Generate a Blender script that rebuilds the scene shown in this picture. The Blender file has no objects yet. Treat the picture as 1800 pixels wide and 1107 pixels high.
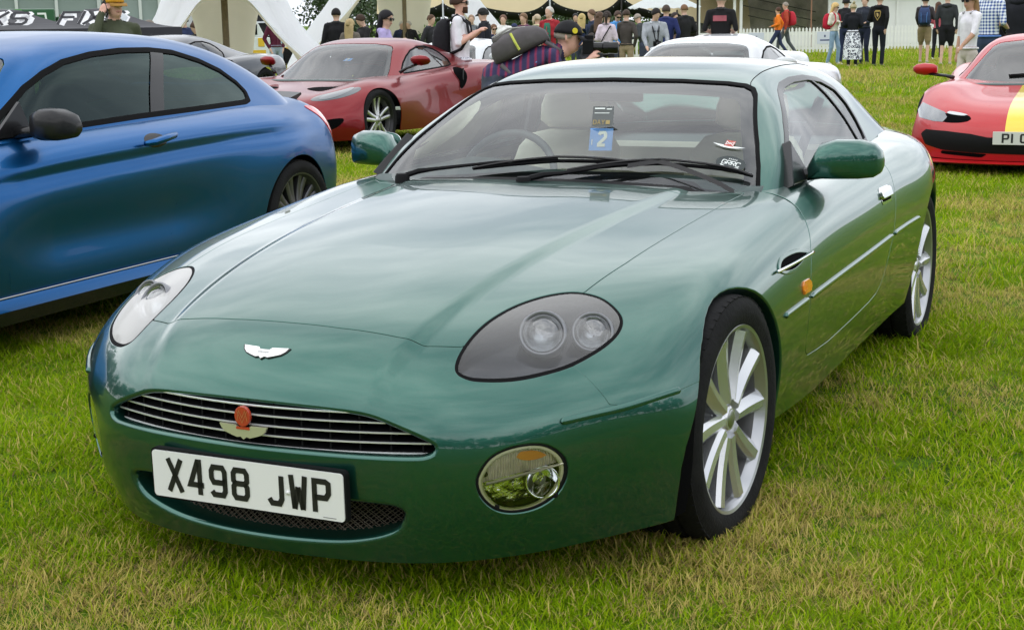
import bpy, bmesh, math, random
import numpy as np
from mathutils import Vector, Matrix
random.seed(7); rng = np.random.default_rng(7)
R_ = math.radians
sc = bpy.context.scene

# ------------------------------------------------------------------ camera
cam_d = bpy.data.cameras.new('camera'); cam = bpy.data.objects.new('camera', cam_d)
sc.collection.objects.link(cam); sc.camera = cam
cam_d.sensor_fit = 'HORIZONTAL'; cam_d.sensor_width = 36.0; cam_d.lens = 2629.57 / 1800 * 36
cam_d.clip_start = 0.05; cam_d.clip_end = 2000
def _cam_basis(yaw, pitch, roll):
    f = Vector((math.sin(yaw) * math.cos(pitch), math.cos(yaw) * math.cos(pitch), -math.sin(pitch)))
    r = Vector((math.cos(yaw), -math.sin(yaw), 0)); u = r.cross(f)
    r2 = math.cos(roll) * r + math.sin(roll) * u; u2 = -math.sin(roll) * r + math.cos(roll) * u
    return r2, u2, f
_r, _u, _f = _cam_basis(-0.4445, 0.1936, -0.0161)
CAM = Vector((1.9572, -3.5992, 1.324))
cam.matrix_world = Matrix(((_r.x, _u.x, -_f.x, CAM.x), (_r.y, _u.y, -_f.y, CAM.y), (_r.z, _u.z, -_f.z, CAM.z), (0, 0, 0, 1)))
cam_d.dof.use_dof = False

# ------------------------------------------------------------------ sky, sun, exposure (bright overcast)
SUN_EL, SUN_AZ = R_(52), R_(-150)
wd = bpy.data.worlds.new('World'); sc.world = wd; wd.use_nodes = True
nt = wd.node_tree; nt.nodes.clear()
sky = nt.nodes.new('ShaderNodeTexSky'); sky.sky_type = 'NISHITA'; sky.sun_disc = False
sky.sun_elevation = SUN_EL; sky.sun_rotation = SUN_AZ; sky.air_density = 1.0; sky.dust_density = 3.0
hs = nt.nodes.new('ShaderNodeHueSaturation'); hs.inputs['Saturation'].default_value = 0.25
tc = nt.nodes.new('ShaderNodeTexCoord')
mp = nt.nodes.new('ShaderNodeMapping'); mp.inputs['Scale'].default_value = (1.0, 1.0, 2.6)
nz = nt.nodes.new('ShaderNodeTexNoise'); nz.inputs['Scale'].default_value = 2.1; nz.inputs['Detail'].default_value = 7; nz.inputs['Roughness'].default_value = 0.55
rp = nt.nodes.new('ShaderNodeValToRGB'); rp.color_ramp.elements[0].position = 0.36; rp.color_ramp.elements[1].position = 0.66
rp.color_ramp.elements[0].color = (7.0, 7.7, 8.8, 1); rp.color_ramp.elements[1].color = (18.5, 18.8, 19.2, 1)
mx = nt.nodes.new('ShaderNodeMixRGB'); mx.inputs[0].default_value = 0.82
bg = nt.nodes.new('ShaderNodeBackground'); bg.inputs['Strength'].default_value = 0.106
wo = nt.nodes.new('ShaderNodeOutputWorld')
L = nt.links.new
L(sky.outputs[0], hs.inputs['Color']); L(tc.outputs['Generated'], mp.inputs[0]); L(mp.outputs[0], nz.inputs['Vector'])
L(nz.outputs[0], rp.inputs[0]); L(hs.outputs[0], mx.inputs[1]); L(rp.outputs[0], mx.inputs[2])
L(mx.outputs[0], bg.inputs[0]); L(bg.outputs[0], wo.inputs[0])
sun_d = bpy.data.lights.new('sun', 'SUN'); sun_d.energy = 0.5; sun_d.angle = R_(175); sun_d.color = (1.0, 0.96, 0.9)
sun = bpy.data.objects.new('sun', sun_d); sc.collection.objects.link(sun)
_sd = Vector((math.sin(SUN_AZ) * math.cos(SUN_EL), math.cos(SUN_AZ) * math.cos(SUN_EL), math.sin(SUN_EL)))
sun.rotation_euler = _sd.to_track_quat('Z', 'Y').to_euler(); sun.location = (0, 0, 30)
sc.view_settings.view_transform = 'Standard'; sc.view_settings.look = 'None'
sc.view_settings.exposure = 0.25; sc.view_settings.gamma = 1.0; sc.view_settings.use_curve_mapping = False
sc.render.engine = 'CYCLES'
try:
    sc.cycles.use_denoising = True; sc.cycles.max_bounces = 10; sc.cycles.transparent_max_bounces = 24
except Exception: pass

# ------------------------------------------------------------------ scene helpers
COL = sc.collection
def tag(o, label=None, cat=None, group=None, kind=None):
    if label: o['label'] = label
    if cat: o['category'] = cat
    if group: o['group'] = group
    if kind: o['kind'] = kind
    return o
def empty(name, loc=(0, 0, 0), rz=0.0, label=None, cat=None, group=None):
    o = bpy.data.objects.new(name, None); COL.objects.link(o)
    o.location = loc; o.rotation_euler = (0, 0, rz); o.empty_display_size = 0.2
    return tag(o, label, cat, group)
def link(name, me, parent=None, mat=None):
    o = bpy.data.objects.new(name, me); COL.objects.link(o)
    if mat is not None and not me.materials: me.materials.append(mat)
    if parent is not None: o.parent = parent
    return o
def pymesh(name, V, F, N=None, smooth=True):
    """F: (n,3)/(n,4) int array or list of polygons"""
    me = bpy.data.meshes.new(name)
    V = np.asarray(V, dtype=np.float32).reshape(-1, 3)
    if isinstance(F, np.ndarray) and F.ndim == 2:
        k = F.shape[1]; nf = len(F)
        me.vertices.add(len(V)); me.vertices.foreach_set('co', V.ravel())
        me.loops.add(nf * k); me.loops.foreach_set('vertex_index', F.astype(np.int32).ravel())
        me.polygons.add(nf); me.polygons.foreach_set('loop_start', np.arange(0, nf * k, k, dtype=np.int32))
        me.update(calc_edges=True)
    else:
        me.from_pydata([tuple(map(float, v)) for v in V], [], [tuple(map(int, f)) for f in F])
    me.validate(clean_customdata=False)
    if smooth and len(me.polygons): me.polygons.foreach_set('use_smooth', np.ones(len(me.polygons), dtype=bool))
    if N is not None and len(me.vertices) == len(V):
        me.normals_split_custom_set_from_vertices([tuple(map(float, n)) for n in N])
    me.update()
    return me
def part(name, V, F, mat, parent=None, N=None, smooth=True):
    return link(name, pymesh(name, V, F, N, smooth), parent, mat)
class MB:
    """collects simple solids into one mesh"""
    def __init__(s): s.V = []; s.F = []; s.n = 0
    def add(s, V, F):
        V = np.asarray(V, float).reshape(-1, 3); s.V.append(V)
        s.F += [tuple(int(i) + s.n for i in f) for f in F]; s.n += len(V); return s
    def box(s, c, d, M=None):
        x, y, z = np.array(d) / 2.0
        V = np.array([(-x, -y, -z), (x, -y, -z), (x, y, -z), (-x, y, -z), (-x, -y, z), (x, -y, z), (x, y, z), (-x, y, z)])
        if M is not None: V = V @ np.array(M).T
        return s.add(V + np.array(c), [(0, 3, 2, 1), (4, 5, 6, 7), (0, 1, 5, 4), (1, 2, 6, 5), (2, 3, 7, 6), (3, 0, 4, 7)])
    def tube(s, pts, r, n=8, caps=True):
        pts = np.asarray(pts, float); m = len(pts); r = np.broadcast_to(np.asarray(r, float), (m,))
        T = np.gradient(pts, axis=0); T /= np.linalg.norm(T, axis=1)[:, None] + 1e-12
        up = np.array([0, 0, 1.0]) if abs(T[0][2]) < .9 else np.array([1.0, 0, 0])
        V = []; a = np.linspace(0, 2 * np.pi, n, endpoint=False)
        for k in range(m):
            x = np.cross(up, T[k]); x /= np.linalg.norm(x) + 1e-12; y = np.cross(T[k], x); up = y
            V.append(pts[k] + r[k] * (np.cos(a)[:, None] * x + np.sin(a)[:, None] * y))
        F = [(k * n + j, k * n + (j + 1) % n, (k + 1) * n + (j + 1) % n, (k + 1) * n + j) for k in range(m - 1) for j in range(n)]
        if caps: F += [tuple(range(n))[::-1], tuple(range((m - 1) * n, m * n))]
        return s.add(np.concatenate(V), F)
    def lathe(s, prof, axis='y', c=(0, 0, 0), n=32, M=None):
        """prof: [(radius, along)]"""
        a = np.linspace(0, 2 * np.pi, n, endpoint=False); V = []
        for r, h in prof:
            p = np.stack([r * np.cos(a), np.full(n, h), r * np.sin(a)], 1)
            if axis == 'z': p = p[:, [0, 2, 1]]
            if axis == 'x': p = p[:, [1, 0, 2]]
            V.append(p)
        V = np.concatenate(V)
        if M is not None: V = V @ np.array(M).T
        m = len(prof)
        return s.add(V + np.array(c), [(k * n + j, k * n + (j + 1) % n, (k + 1) * n + (j + 1) % n, (k + 1) * n + j) for k in range(m - 1) for j in range(n)])
    def prism(s, poly, h0, h1, ax=2):
        """poly 2D extruded along axis ax"""
        poly = np.asarray(poly, float); n = len(poly); V = []
        for h in (h0, h1):
            p = np.zeros((n, 3)); o = [k for k in range(3) if k != ax]
            p[:, o[0]] = poly[:, 0]; p[:, o[1]] = poly[:, 1]; p[:, ax] = h; V.append(p)
        return s.add(np.concatenate(V), [tuple(range(n))[::-1], tuple(range(n, 2 * n))] + [(k, (k + 1) % n, n + (k + 1) % n, n + k) for k in range(n)])
    def loft(s, rings, caps=True):
        n = len(rings[0]); m = len(rings)
        F = [(k * n + j, k * n + (j + 1) % n, (k + 1) * n + (j + 1) % n, (k + 1) * n + j) for k in range(m - 1) for j in range(n)]
        if caps: F += [tuple(range(n))[::-1], tuple(range((m - 1) * n, m * n))]
        return s.add(np.concatenate([np.asarray(r, float) for r in rings]), F)
    def build(s, name, mat, parent=None, smooth=False, loc=None, fix=True, bevel=0.0, auto=None):
        me = pymesh(name, np.concatenate(s.V), s.F, None, smooth or auto is not None)
        if fix or bevel:
            bm = bmesh.new(); bm.from_mesh(me)
            if bevel:
                bmesh.ops.bevel(bm, geom=[e for e in bm.edges if e.is_manifold and e.calc_face_angle(0) > .5], offset=bevel, segments=2, profile=.6, affect='EDGES', clamp_overlap=True)
            bmesh.ops.recalc_face_normals(bm, faces=bm.faces[:]); bm.to_mesh(me); bm.free()
        if auto is not None: sharp(me, auto)
        o = link(name, me, parent, mat)
        if loc is not None: o.location = loc
        return o
def sharp(me, ang=0.6):
    me.polygons.foreach_set('use_smooth', np.ones(len(me.polygons), dtype=bool))
    bm = bmesh.new(); bm.from_mesh(me)
    for e in bm.edges: e.smooth = not (len(e.link_faces) == 2 and e.calc_face_angle(0) > ang)
    bm.to_mesh(me); bm.free(); me.update()
def rotz(a): c, s = math.cos(a), math.sin(a); return np.array([[c, -s, 0], [s, c, 0], [0, 0, 1.0]])
def rotx(a): c, s = math.cos(a), math.sin(a); return np.array([[1, 0, 0], [0, c, -s], [0, s, c.real]])
def roty(a): c, s = math.cos(a), math.sin(a); return np.array([[c, 0, s], [0, 1, 0], [-s, 0, c]])

# ------------------------------------------------------------------ smooth panel surfaces
def _spl(t, lam, te):
    """linear operator: smoothed natural cubic spline through data at t, evaluated at te"""
    n = len(t); h = np.diff(t)
    Q = np.zeros((n, n - 2)); Rm = np.zeros((n - 2, n - 2))
    for j in range(n - 2):
        Q[j, j] = 1 / h[j]; Q[j + 1, j] = -1 / h[j] - 1 / h[j + 1]; Q[j + 2, j] = 1 / h[j + 1]
        Rm[j, j] = (h[j] + h[j + 1]) / 3
        if j < n - 3: Rm[j, j + 1] = Rm[j + 1, j] = h[j + 1] / 6
    S = np.linalg.inv(np.eye(n) + lam * Q @ np.linalg.inv(Rm) @ Q.T)
    G = np.zeros((n, n)); G[1:-1] = np.linalg.solve(Rm, Q.T @ S)      # second derivatives
    k = np.clip(np.searchsorted(t, te, side='right') - 1, 0, n - 2)
    a = (t[k + 1] - te) / h[k]; b = (te - t[k]) / h[k]; E = np.zeros((len(te), n)); r = np.arange(len(te))
    E[r, k] += a; E[r, k + 1] += b
    return E @ S + (((a ** 3 - a) * h[k] ** 2 / 6)[:, None] * G[k] + ((b ** 3 - b) * h[k] ** 2 / 6)[:, None] * G[k + 1])
def _par(D):
    c = np.linalg.norm(np.diff(D, axis=0), axis=2).mean(1); t = np.concatenate([[0], np.cumsum(c)]); return t
class TM:
    """triangle mesh with carried normals"""
    def __init__(s, V, N, F): s.V, s.N, s.F = V, N, F
    def copy(s): return TM(s.V.copy(), s.N.copy(), s.F.copy())
    def tidy(s):
        u, inv = np.unique(s.F.ravel(), return_inverse=True)
        return TM(s.V[u], s.N[u], inv.reshape(-1, 3))
    def clip(s, f):
        """keep where f>0 (f per vertex)"""
        f = np.where(np.abs(f) < 1e-7, 1e-7, f); pos = f > 0; c = pos[s.F].sum(1)
        out = [s.F[c == 3]]; V = [s.V]; N = [s.N]; nv = len(s.V)
        for want in (1, 2):
            T = s.F[c == want]
            if not len(T): continue
            p = pos[T]; odd = p if want == 1 else ~p; k = odd.argmax(1); r = np.arange(len(T))
            a, b, d = T[r, k], T[r, (k + 1) % 3], T[r, (k + 2) % 3]
            def cut(i, j):
                lo = np.minimum(i, j); hi = np.maximum(i, j); w = (f[lo] / (f[lo] - f[hi]))[:, None]
                return lo.astype(np.int64) * nv + hi, s.V[lo] * (1 - w) + s.V[hi] * w, s.N[lo] * (1 - w) + s.N[hi] * w
            k1, v1, n1 = cut(a, b); k2, v2, n2 = cut(a, d)
            out.append(('e', want, a, b, d, k1, k2)); V.append((k1, v1, n1)); V.append((k2, v2, n2))
        keys = [x for x in V[1:]]
        if keys:
            K = np.concatenate([x[0] for x in keys]); VV = np.concatenate([x[1] for x in keys]); NN = np.concatenate([x[2] for x in keys])
            u, first, inv = np.unique(K, return_index=True, return_inverse=True)
            AV = np.concatenate([s.V, VV[first]]); AN = np.concatenate([s.N, NN[first]])
            m = dict(zip(u.tolist(), range(nv, nv + len(u))))
            F = [out[0]]
            for it in out[1:]:
                _, want, a, b, d, k1, k2 = it
                i1 = np.searchsorted(u, k1) + nv; i2 = np.searchsorted(u, k2) + nv
                if want == 1: F.append(np.stack([a, i1, i2], 1))
                else: F.append(np.stack([i1, b, d], 1)); F.append(np.stack([i1, d, i2], 1))
            F = np.concatenate(F)
        else: AV, AN, F = s.V, s.N, out[0]
        AN = AN / (np.linalg.norm(AN, axis=1)[:, None] + 1e-12)
        return TM(AV, AN, F).tidy()
    def off(s, d): return TM(s.V + s.N * d, s.N.copy(), s.F.copy())
    def join(s, o): return TM(np.concatenate([s.V, o.V]), np.concatenate([s.N, o.N]), np.concatenate([s.F, o.F + len(s.V)]))
    def flip(s): return TM(s.V, -s.N, s.F[:, ::-1])
    def border(s):
        e = np.concatenate([s.F[:, [0, 1]], s.F[:, [1, 2]], s.F[:, [2, 0]]])
        key = np.sort(e, 1); k = key[:, 0].astype(np.int64) * len(s.V) + key[:, 1]
        u, idx, cnt = np.unique(k, return_index=True, return_counts=True); return e[idx[cnt == 1]]
    def roll(s, r=0.003, depth=0.015, steps=3, sel=None, dirv=None, out=0.0):
        """rounded return flange along the border; sel(midpoints)->mask; dirv: direction of the straight return"""
        B = s.border()
        if sel is not None: B = B[sel((s.V[B[:, 0]] + s.V[B[:, 1]]) / 2)]
        if not len(B): return s
        E = s.V[B[:, 1]] - s.V[B[:, 0]]; nE = (s.N[B[:, 0]] + s.N[B[:, 1]]) / 2
        T = np.cross(E, nE); T /= np.linalg.norm(T, axis=1)[:, None] + 1e-12
        ids, inv = np.unique(B.ravel(), return_inverse=True)
        t = np.zeros((len(ids), 3)); np.add.at(t, inv[0::2], T); np.add.at(t, inv[1::2], T)
        t /= np.linalg.norm(t, axis=1)[:, None] + 1e-12; P = s.V[ids]; n = s.N[ids]
        rings = [(P, n)]
        for k in range(1, steps + 1):
            a = math.pi / 2 * k / steps
            rings.append((P + t * r * math.sin(a) - n * r * (1 - math.cos(a)), n * math.cos(a) + t * math.sin(a)))
        dv = -n if dirv is None else np.broadcast_to(np.asarray(dirv, float), n.shape)
        rings.append((rings[-1][0] + dv * depth + t * out, t))
        V = np.concatenate([x[0] for x in rings]); N = np.concatenate([x[1] for x in rings]); m = len(ids)
        i0 = inv[0::2]; i1 = inv[1::2]; F = []
        for k in range(len(rings) - 1):
            a, b = k * m, (k + 1) * m
            F.append(np.stack([i1 + a, i0 + a, i0 + b], 1)); F.append(np.stack([i1 + a, i0 + b, i1 + b], 1))
        return s.join(TM(V, N, np.concatenate(F)))
    def mirror(s): return TM(s.V * [-1, 1, 1], s.N * [-1, 1, 1], s.F[:, ::-1])
    def obj(s, name, mat, parent=None):
        return part(name, s.V, s.F, mat, parent, s.N)
def surface(cols, nu, nv, lu=0.0, lv=0.0, sym=True):
    """cols: columns of points from the centreline outwards (half body); returns dense TM over the full width"""
    P = np.array(cols, float)                       # (m cols, n rails, 3)
    if sym: P = np.concatenate([(P * [-1, 1, 1])[:, :0:-1], P], 1)
    tv = _par(P); tu = _par(P.transpose(1, 0, 2))
    ev = np.linspace(0, tv[-1], nv); eu = np.linspace(0, tu[-1], nu)
    S = np.einsum('ai,ijk,bj->abk', _spl(tv, lv, ev), P, _spl(tu, lu, eu))
    du = np.gradient(S, axis=1); dv = np.gradient(S, axis=0); N = np.cross(du, dv); N /= np.linalg.norm(N, axis=2)[..., None] + 1e-12
    idx = np.arange(nv * nu).reshape(nv, nu); a, b, c, d = idx[:-1, :-1].ravel(), idx[:-1, 1:].ravel(), idx[1:, 1:].ravel(), idx[1:, :-1].ravel()
    F = np.concatenate([np.stack([a, b, c], 1), np.stack([a, c, d], 1)])
    return TM(S.reshape(-1, 3), N.reshape(-1, 3), F)
def spline2(pts, n=8, closed=True):
    """Catmull-Rom through 2D/3D points"""
    P = np.asarray(pts, float); m = len(P); out = []
    for i in range(m if closed else m - 1):
        g = (lambda k: P[k % m]) if closed else (lambda k: P[min(max(k, 0), m - 1)])
        p0, p1, p2, p3 = g(i - 1), g(i), g(i + 1), g(i + 2)
        for t in np.linspace(0, 1, n, endpoint=False):
            out.append(.5 * ((2 * p1) + (-p0 + p2) * t + (2 * p0 - 5 * p1 + 4 * p2 - p3) * t * t + (-p0 + 3 * p1 - 3 * p2 + p3) * t ** 3))
    if not closed: out.append(P[-1])
    return np.array(out)
def sdp(X, poly):
    """signed distance to a closed polygon, + inside"""
    poly = np.asarray(poly, float); d = np.full(len(X), 1e9); ins = np.zeros(len(X), bool); m = len(poly)
    for i in range(m):
        a, b = poly[i], poly[(i + 1) % m]; e = b - a; w = X - a
        t = np.clip((w @ e) / (e @ e + 1e-18), 0, 1); q = w - t[:, None] * e; d = np.minimum(d, (q * q).sum(1))
        c = (a[1] > X[:, 1]) != (b[1] > X[:, 1])
        if c.any(): ins ^= c & (X[:, 0] < (b[0] - a[0]) * (X[:, 1] - a[1]) / (b[1] - a[1] + 1e-18) + a[0])
    return np.where(ins, 1, -1) * np.sqrt(d)

# ------------------------------------------------------------------ materials
def mat(name, col=(.5, .5, .5), rough=.5, metal=0., spec=.5, coat=0., coat_r=.03, trans=0., emit=None, bump=0., bscale=200., var=0., vscale=8., alpha=1., ior=None, sheen=0.):
    m = bpy.data.materials.new(name); m.use_nodes = True; n = m.node_tree.nodes; l = m.node_tree.links
    b = n['Principled BSDF']
    b.inputs['Base Color'].default_value = (*col, 1); b.inputs['Roughness'].default_value = rough; b.inputs['Metallic'].default_value = metal
    b.inputs['Specular IOR Level'].default_value = spec; b.inputs['Coat Weight'].default_value = coat; b.inputs['Coat Roughness'].default_value = coat_r
    b.inputs['Transmission Weight'].default_value = trans; b.inputs['Alpha'].default_value = alpha; b.inputs['Sheen Weight'].default_value = sheen
    if ior: b.inputs['IOR'].default_value = ior
    if emit: b.inputs['Emission Color'].default_value = (*emit[0], 1); b.inputs['Emission Strength'].default_value = emit[1]
    if bump or var:
        t = n.new('ShaderNodeTexCoord')
    if bump:
        z = n.new('ShaderNodeTexNoise'); z.inputs['Scale'].default_value = bscale; z.inputs['Detail'].default_value = 4
        u = n.new('ShaderNodeBump'); u.inputs['Strength'].default_value = bump; u.inputs['Distance'].default_value = .01
        l.new(t.outputs['Object'], z.inputs['Vector']); l.new(z.outputs[0], u.inputs['Height']); l.new(u.outputs[0], b.inputs['Normal'])
    if var:
        z = n.new('ShaderNodeTexNoise'); z.inputs['Scale'].default_value = vscale; z.inputs['Detail'].default_value = 5
        r = n.new('ShaderNodeMapRange'); r.inputs[1].default_value = .3; r.inputs[2].default_value = .7; r.inputs[3].default_value = 1 - var; r.inputs[4].default_value = 1 + var
        x = n.new('ShaderNodeMixRGB'); x.blend_type = 'MULTIPLY'; x.inputs[0].default_value = 1; x.inputs[1].default_value = (*col, 1)
        l.new(t.outputs['Object'], z.inputs['Vector']); l.new(z.outputs[0], r.inputs[0]); l.new(r.outputs[0], x.inputs[2]); l.new(x.outputs[0], b.inputs['Base Color'])
    return m
def paint(name, col, metal=.55, rough=.32, coat=1.0, ior=1.45):
    """car paint: metallic base under clear coat, slight orange peel and dust in the roughness"""
    m = mat(name, col, rough, metal, .5, coat, .015); m.node_tree.nodes['Principled BSDF'].inputs['Coat IOR'].default_value = ior; n = m.node_tree.nodes; l = m.node_tree.links; b = n['Principled BSDF']
    t = n.new('ShaderNodeTexCoord'); v = n.new('ShaderNodeTexVoronoi'); v.inputs['Scale'].default_value = 2600
    r = n.new('ShaderNodeMapRange'); r.inputs[3].default_value = .82; r.inputs[4].default_value = 1.25
    x = n.new('ShaderNodeMixRGB'); x.blend_type = 'MULTIPLY'; x.inputs[0].default_value = 1; x.inputs[1].default_value = (*col, 1)
    l.new(t.outputs['Object'], v.inputs['Vector']); l.new(v.outputs['Color'], r.inputs[0]); l.new(r.outputs[0], x.inputs[2]); l.new(x.outputs[0], b.inputs['Base Color'])
    z = n.new('ShaderNodeTexNoise'); z.inputs['Scale'].default_value = 9; z.inputs['Detail'].default_value = 8
    r2 = n.new('ShaderNodeMapRange'); r2.inputs[1].default_value = .35; r2.inputs[2].default_value = .75; r2.inputs[3].default_value = .008; r2.inputs[4].default_value = .03
    l.new(t.outputs['Object'], z.inputs['Vector']); l.new(z.outputs[0], r2.inputs[0]); l.new(r2.outputs[0], b.inputs['Coat Roughness'])
    return m
def glass(name, tint=(.75, .85, .82), refl=1.0, rough=.0, ior=1.5, base=0.0, coating=(1, 1, 1)):
    """thin pane: tinted see-through with Fresnel reflection"""
    m = bpy.data.materials.new(name); m.use_nodes = True; n = m.node_tree.nodes; l = m.node_tree.links; n.clear()
    o = n.new('ShaderNodeOutputMaterial'); mixs = n.new('ShaderNodeMixShader'); tr = n.new('ShaderNodeBsdfTransparent'); gl = n.new('ShaderNodeBsdfGlossy')
    fr = n.new('ShaderNodeFresnel'); fr.inputs[0].default_value = ior; tr.inputs[0].default_value = (*tint, 1); gl.inputs['Roughness'].default_value = rough; gl.inputs['Color'].default_value = (*coating, 1)
    ma = n.new('ShaderNodeMath'); ma.operation = 'MULTIPLY_ADD'; ma.inputs[1].default_value = refl; ma.inputs[2].default_value = base; ma.use_clamp = True
    l.new(fr.outputs[0], ma.inputs[0]); l.new(ma.outputs[0], mixs.inputs[0]); l.new(tr.outputs[0], mixs.inputs[1]); l.new(gl.outputs[0], mixs.inputs[2]); l.new(mixs.outputs[0], o.inputs[0])
    return m
def hazy(name, haze=.10, refl=2.4):
    m = glass(name, (.93, .94, .95), refl); n = m.node_tree.nodes; l = m.node_tree.links; o = n['Material Output']; src = o.inputs[0].links[0].from_socket
    d = n.new('ShaderNodeBsdfDiffuse'); d.inputs[0].default_value = (.75, .74, .72, 1); x = n.new('ShaderNodeMixShader'); x.inputs[0].default_value = haze; lw = n.new('ShaderNodeLayerWeight'); pw = n.new('ShaderNodeMath'); pw.operation = 'POWER'; pw.inputs[1].default_value = 2.1; mr = n.new('ShaderNodeMapRange'); mr.inputs[3].default_value = haze; mr.inputs[4].default_value = .95; l.new(lw.outputs['Facing'], pw.inputs[0]); l.new(pw.outputs[0], mr.inputs[0]); l.new(mr.outputs[0], x.inputs[0])  # pale diffuse grows at grazing angles: plastic haze plus painted sky reflection
    l.new(src, x.inputs[1]); l.new(d.outputs[0], x.inputs[2]); l.new(x.outputs[0], o.inputs[0]); return m
M = {}
M['green'] = paint('aston green paint'.replace('aston ', 'deep '), (.017, .100, .075), .80, .28, ior=1.58)
M['black_gloss'] = mat('gloss black trim', (.007, .007, .008), .25, spec=.3, coat=.25)
M['black_rubber'] = mat('black rubber', (.006, .006, .0065), .8, spec=.1, bump=.1, bscale=400)
M['tyre'] = mat('tyre rubber', (.013, .013, .0135), .8, spec=.12, bump=.25, bscale=90, var=.25, vscale=14)
M['black_matte'] = mat('matte black plastic', (.006, .006, .007), .6, spec=.15)
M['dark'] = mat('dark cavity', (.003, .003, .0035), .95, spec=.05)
M['chrome'] = mat('polished chrome', (.82, .84, .85), .07, 1.0)
M['alloy'] = mat('silver alloy', (.40, .41, .43), .28, .8, coat=.5)
M['alloy_face'] = mat('bright silver spokes', (.62, .63, .65), .25, .75, coat=.6)
M['barrel'] = mat('darkened wheel barrel', (.20, .20, .205), .45, .6, var=.25, vscale=12)  # alloy tone darkened so the gaps between the spokes look deep
M['steel'] = mat('brushed steel', (.42, .42, .42), .35, 1.0)
M['glass'] = glass('window glass', (.86, .94, .91), 1.0, base=.02)
M['lamp_glass'] = glass('lamp glass', (.93, .94, .95), 1.6)
M['lamp_cover'] = hazy('hazed lamp cover', .015, .75)
M['white_plate'] = mat('number plate white', (.78, .79, .78), .35, coat=.3)
M['letter'] = mat('plate lettering black', (.012, .012, .013), .4)
M['cream'] = mat('cream leather', (.76, .72, .58), .55, bump=.15, bscale=150)
M['grey_leather'] = mat('grey leather', (.09, .11, .11), .55)

# ------------------------------------------------------------------ stroke lettering (flat print built as thin geometry)
_a = lambda cx, cy, rx, ry, a0, a1, n=8: [(cx + rx * math.cos(R_(a0 + (a1 - a0) * k / n)), cy + ry * math.sin(R_(a0 + (a1 - a0) * k / n))) for k in range(n + 1)]
GLY = {
 'X': [[(0, 0), (1, 1)], [(0, 1), (1, 0)]], '4': [[(.75, 0), (.75, 1), (.62, 1), (.0, .3), (1.05, .3)]], '4b': [],
 '9': [[(1, .55), (1, .85), (.85, 1), (.15, 1), (0, .85), (0, .6), (.15, .45), (1, .45)], [(1, .6), (1, .15), (.85, 0), (.15, 0), (0, .12)]],
 '8': [[(.15, .52), (.0, .62), (0, .87), (.15, 1), (.85, 1), (1, .87), (1, .62), (.85, .52), (.15, .52), (0, .4), (0, .13), (.15, 0), (.85, 0), (1, .13), (1, .4), (.85, .52)]],
 'J': [[(.95, 1), (.95, .18), (.78, 0), (.22, 0), (.03, .16)]], 'W': [[(0, 1), (.2, 0)], [(.2, 0), (.5, .66)], [(.5, .66), (.8, 0)], [(.8, 0), (1, 1)]], 'P': [[(0, 0), (0, 1), (.8, 1), (1, .86), (1, .58), (.8, .44), (0, .44)]],
 '1': [[(.5, 0), (.5, 1)]], 'O': [[(.15, 0), (0, .13), (0, .87), (.15, 1), (.85, 1), (1, .87), (1, .13), (.85, 0), (.15, 0)]], 'H': [[(0, 0), (0, 1)], [(1, 0), (1, 1)], [(0, .5), (1, .5)]],
 'I': [[(.5, 0), (.5, 1)]], '2': [[(0, .82), (.15, 1), (.85, 1), (1, .85), (1, .62), (0, .1), (0, 0), (1, 0)]], 'F': [[(0, 0), (0, 1), (1, 1)], [(0, .55), (.8, .55)]],
 'S': [[(1, .85), (.85, 1), (.15, 1), (0, .85), (0, .62), (.15, .5), (.85, .5), (1, .38), (1, .15), (.85, 0), (.15, 0), (0, .15)]],
 'R': [[(0, 0), (0, 1), (.8, 1), (1, .86), (1, .58), (.8, .44), (0, .44)], [(.45, .44), (1, 0)]], 'G': [[(1, .85), (.85, 1), (.15, 1), (0, .85), (0, .15), (.15, 0), (.85, 0), (1, .15), (1, .48), (.55, .48)]],
 'C': [[(1, .83), (.85, 1), (.15, 1), (0, .85), (0, .15), (.15, 0), (.85, 0), (1, .17)]], 'D': [[(0, 0), (0, 1), (.7, 1), (1, .8), (1, .2), (.7, 0), (0, 0)]], 'A': [[(0, 0), (.5, 1), (1, 0)], [(.2, .38), (.8, .38)]],
 'Y': [[(0, 1), (.5, .5), (1, 1)], [(.5, .5), (.5, 0)]], 'M': [[(0, 0), (.1, 1), (.5, .35), (.9, 1), (1, 0)]], 'V': [[(0, 1), (.5, 0), (1, 1)]], 'E': [[(1, 1), (0, 1), (0, 0), (1, 0)], [(0, .5), (.8, .5)]], 'K': [[(0, 0), (0, 1)], [(1, 1), (0, .45)], [(.3, .6), (1, 0)]],
 'T': [[(0, 1), (1, 1)], [(.5, 1), (.5, 0)]], 'N': [[(0, 0), (0, 1), (1, 0), (1, 1)]], 'L': [[(0, 1), (0, 0), (1, 0)]], 'U': [[(0, 1), (0, .15), (.15, 0), (.85, 0), (1, .15), (1, 1)]], '3': [[(0, .85), (.15, 1), (.85, 1), (1, .85), (1, .62), (.85, .52), (.35, .52)], [(.85, .52), (1, .4), (1, .15), (.85, 0), (.15, 0), (0, .15)]],
}
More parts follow.
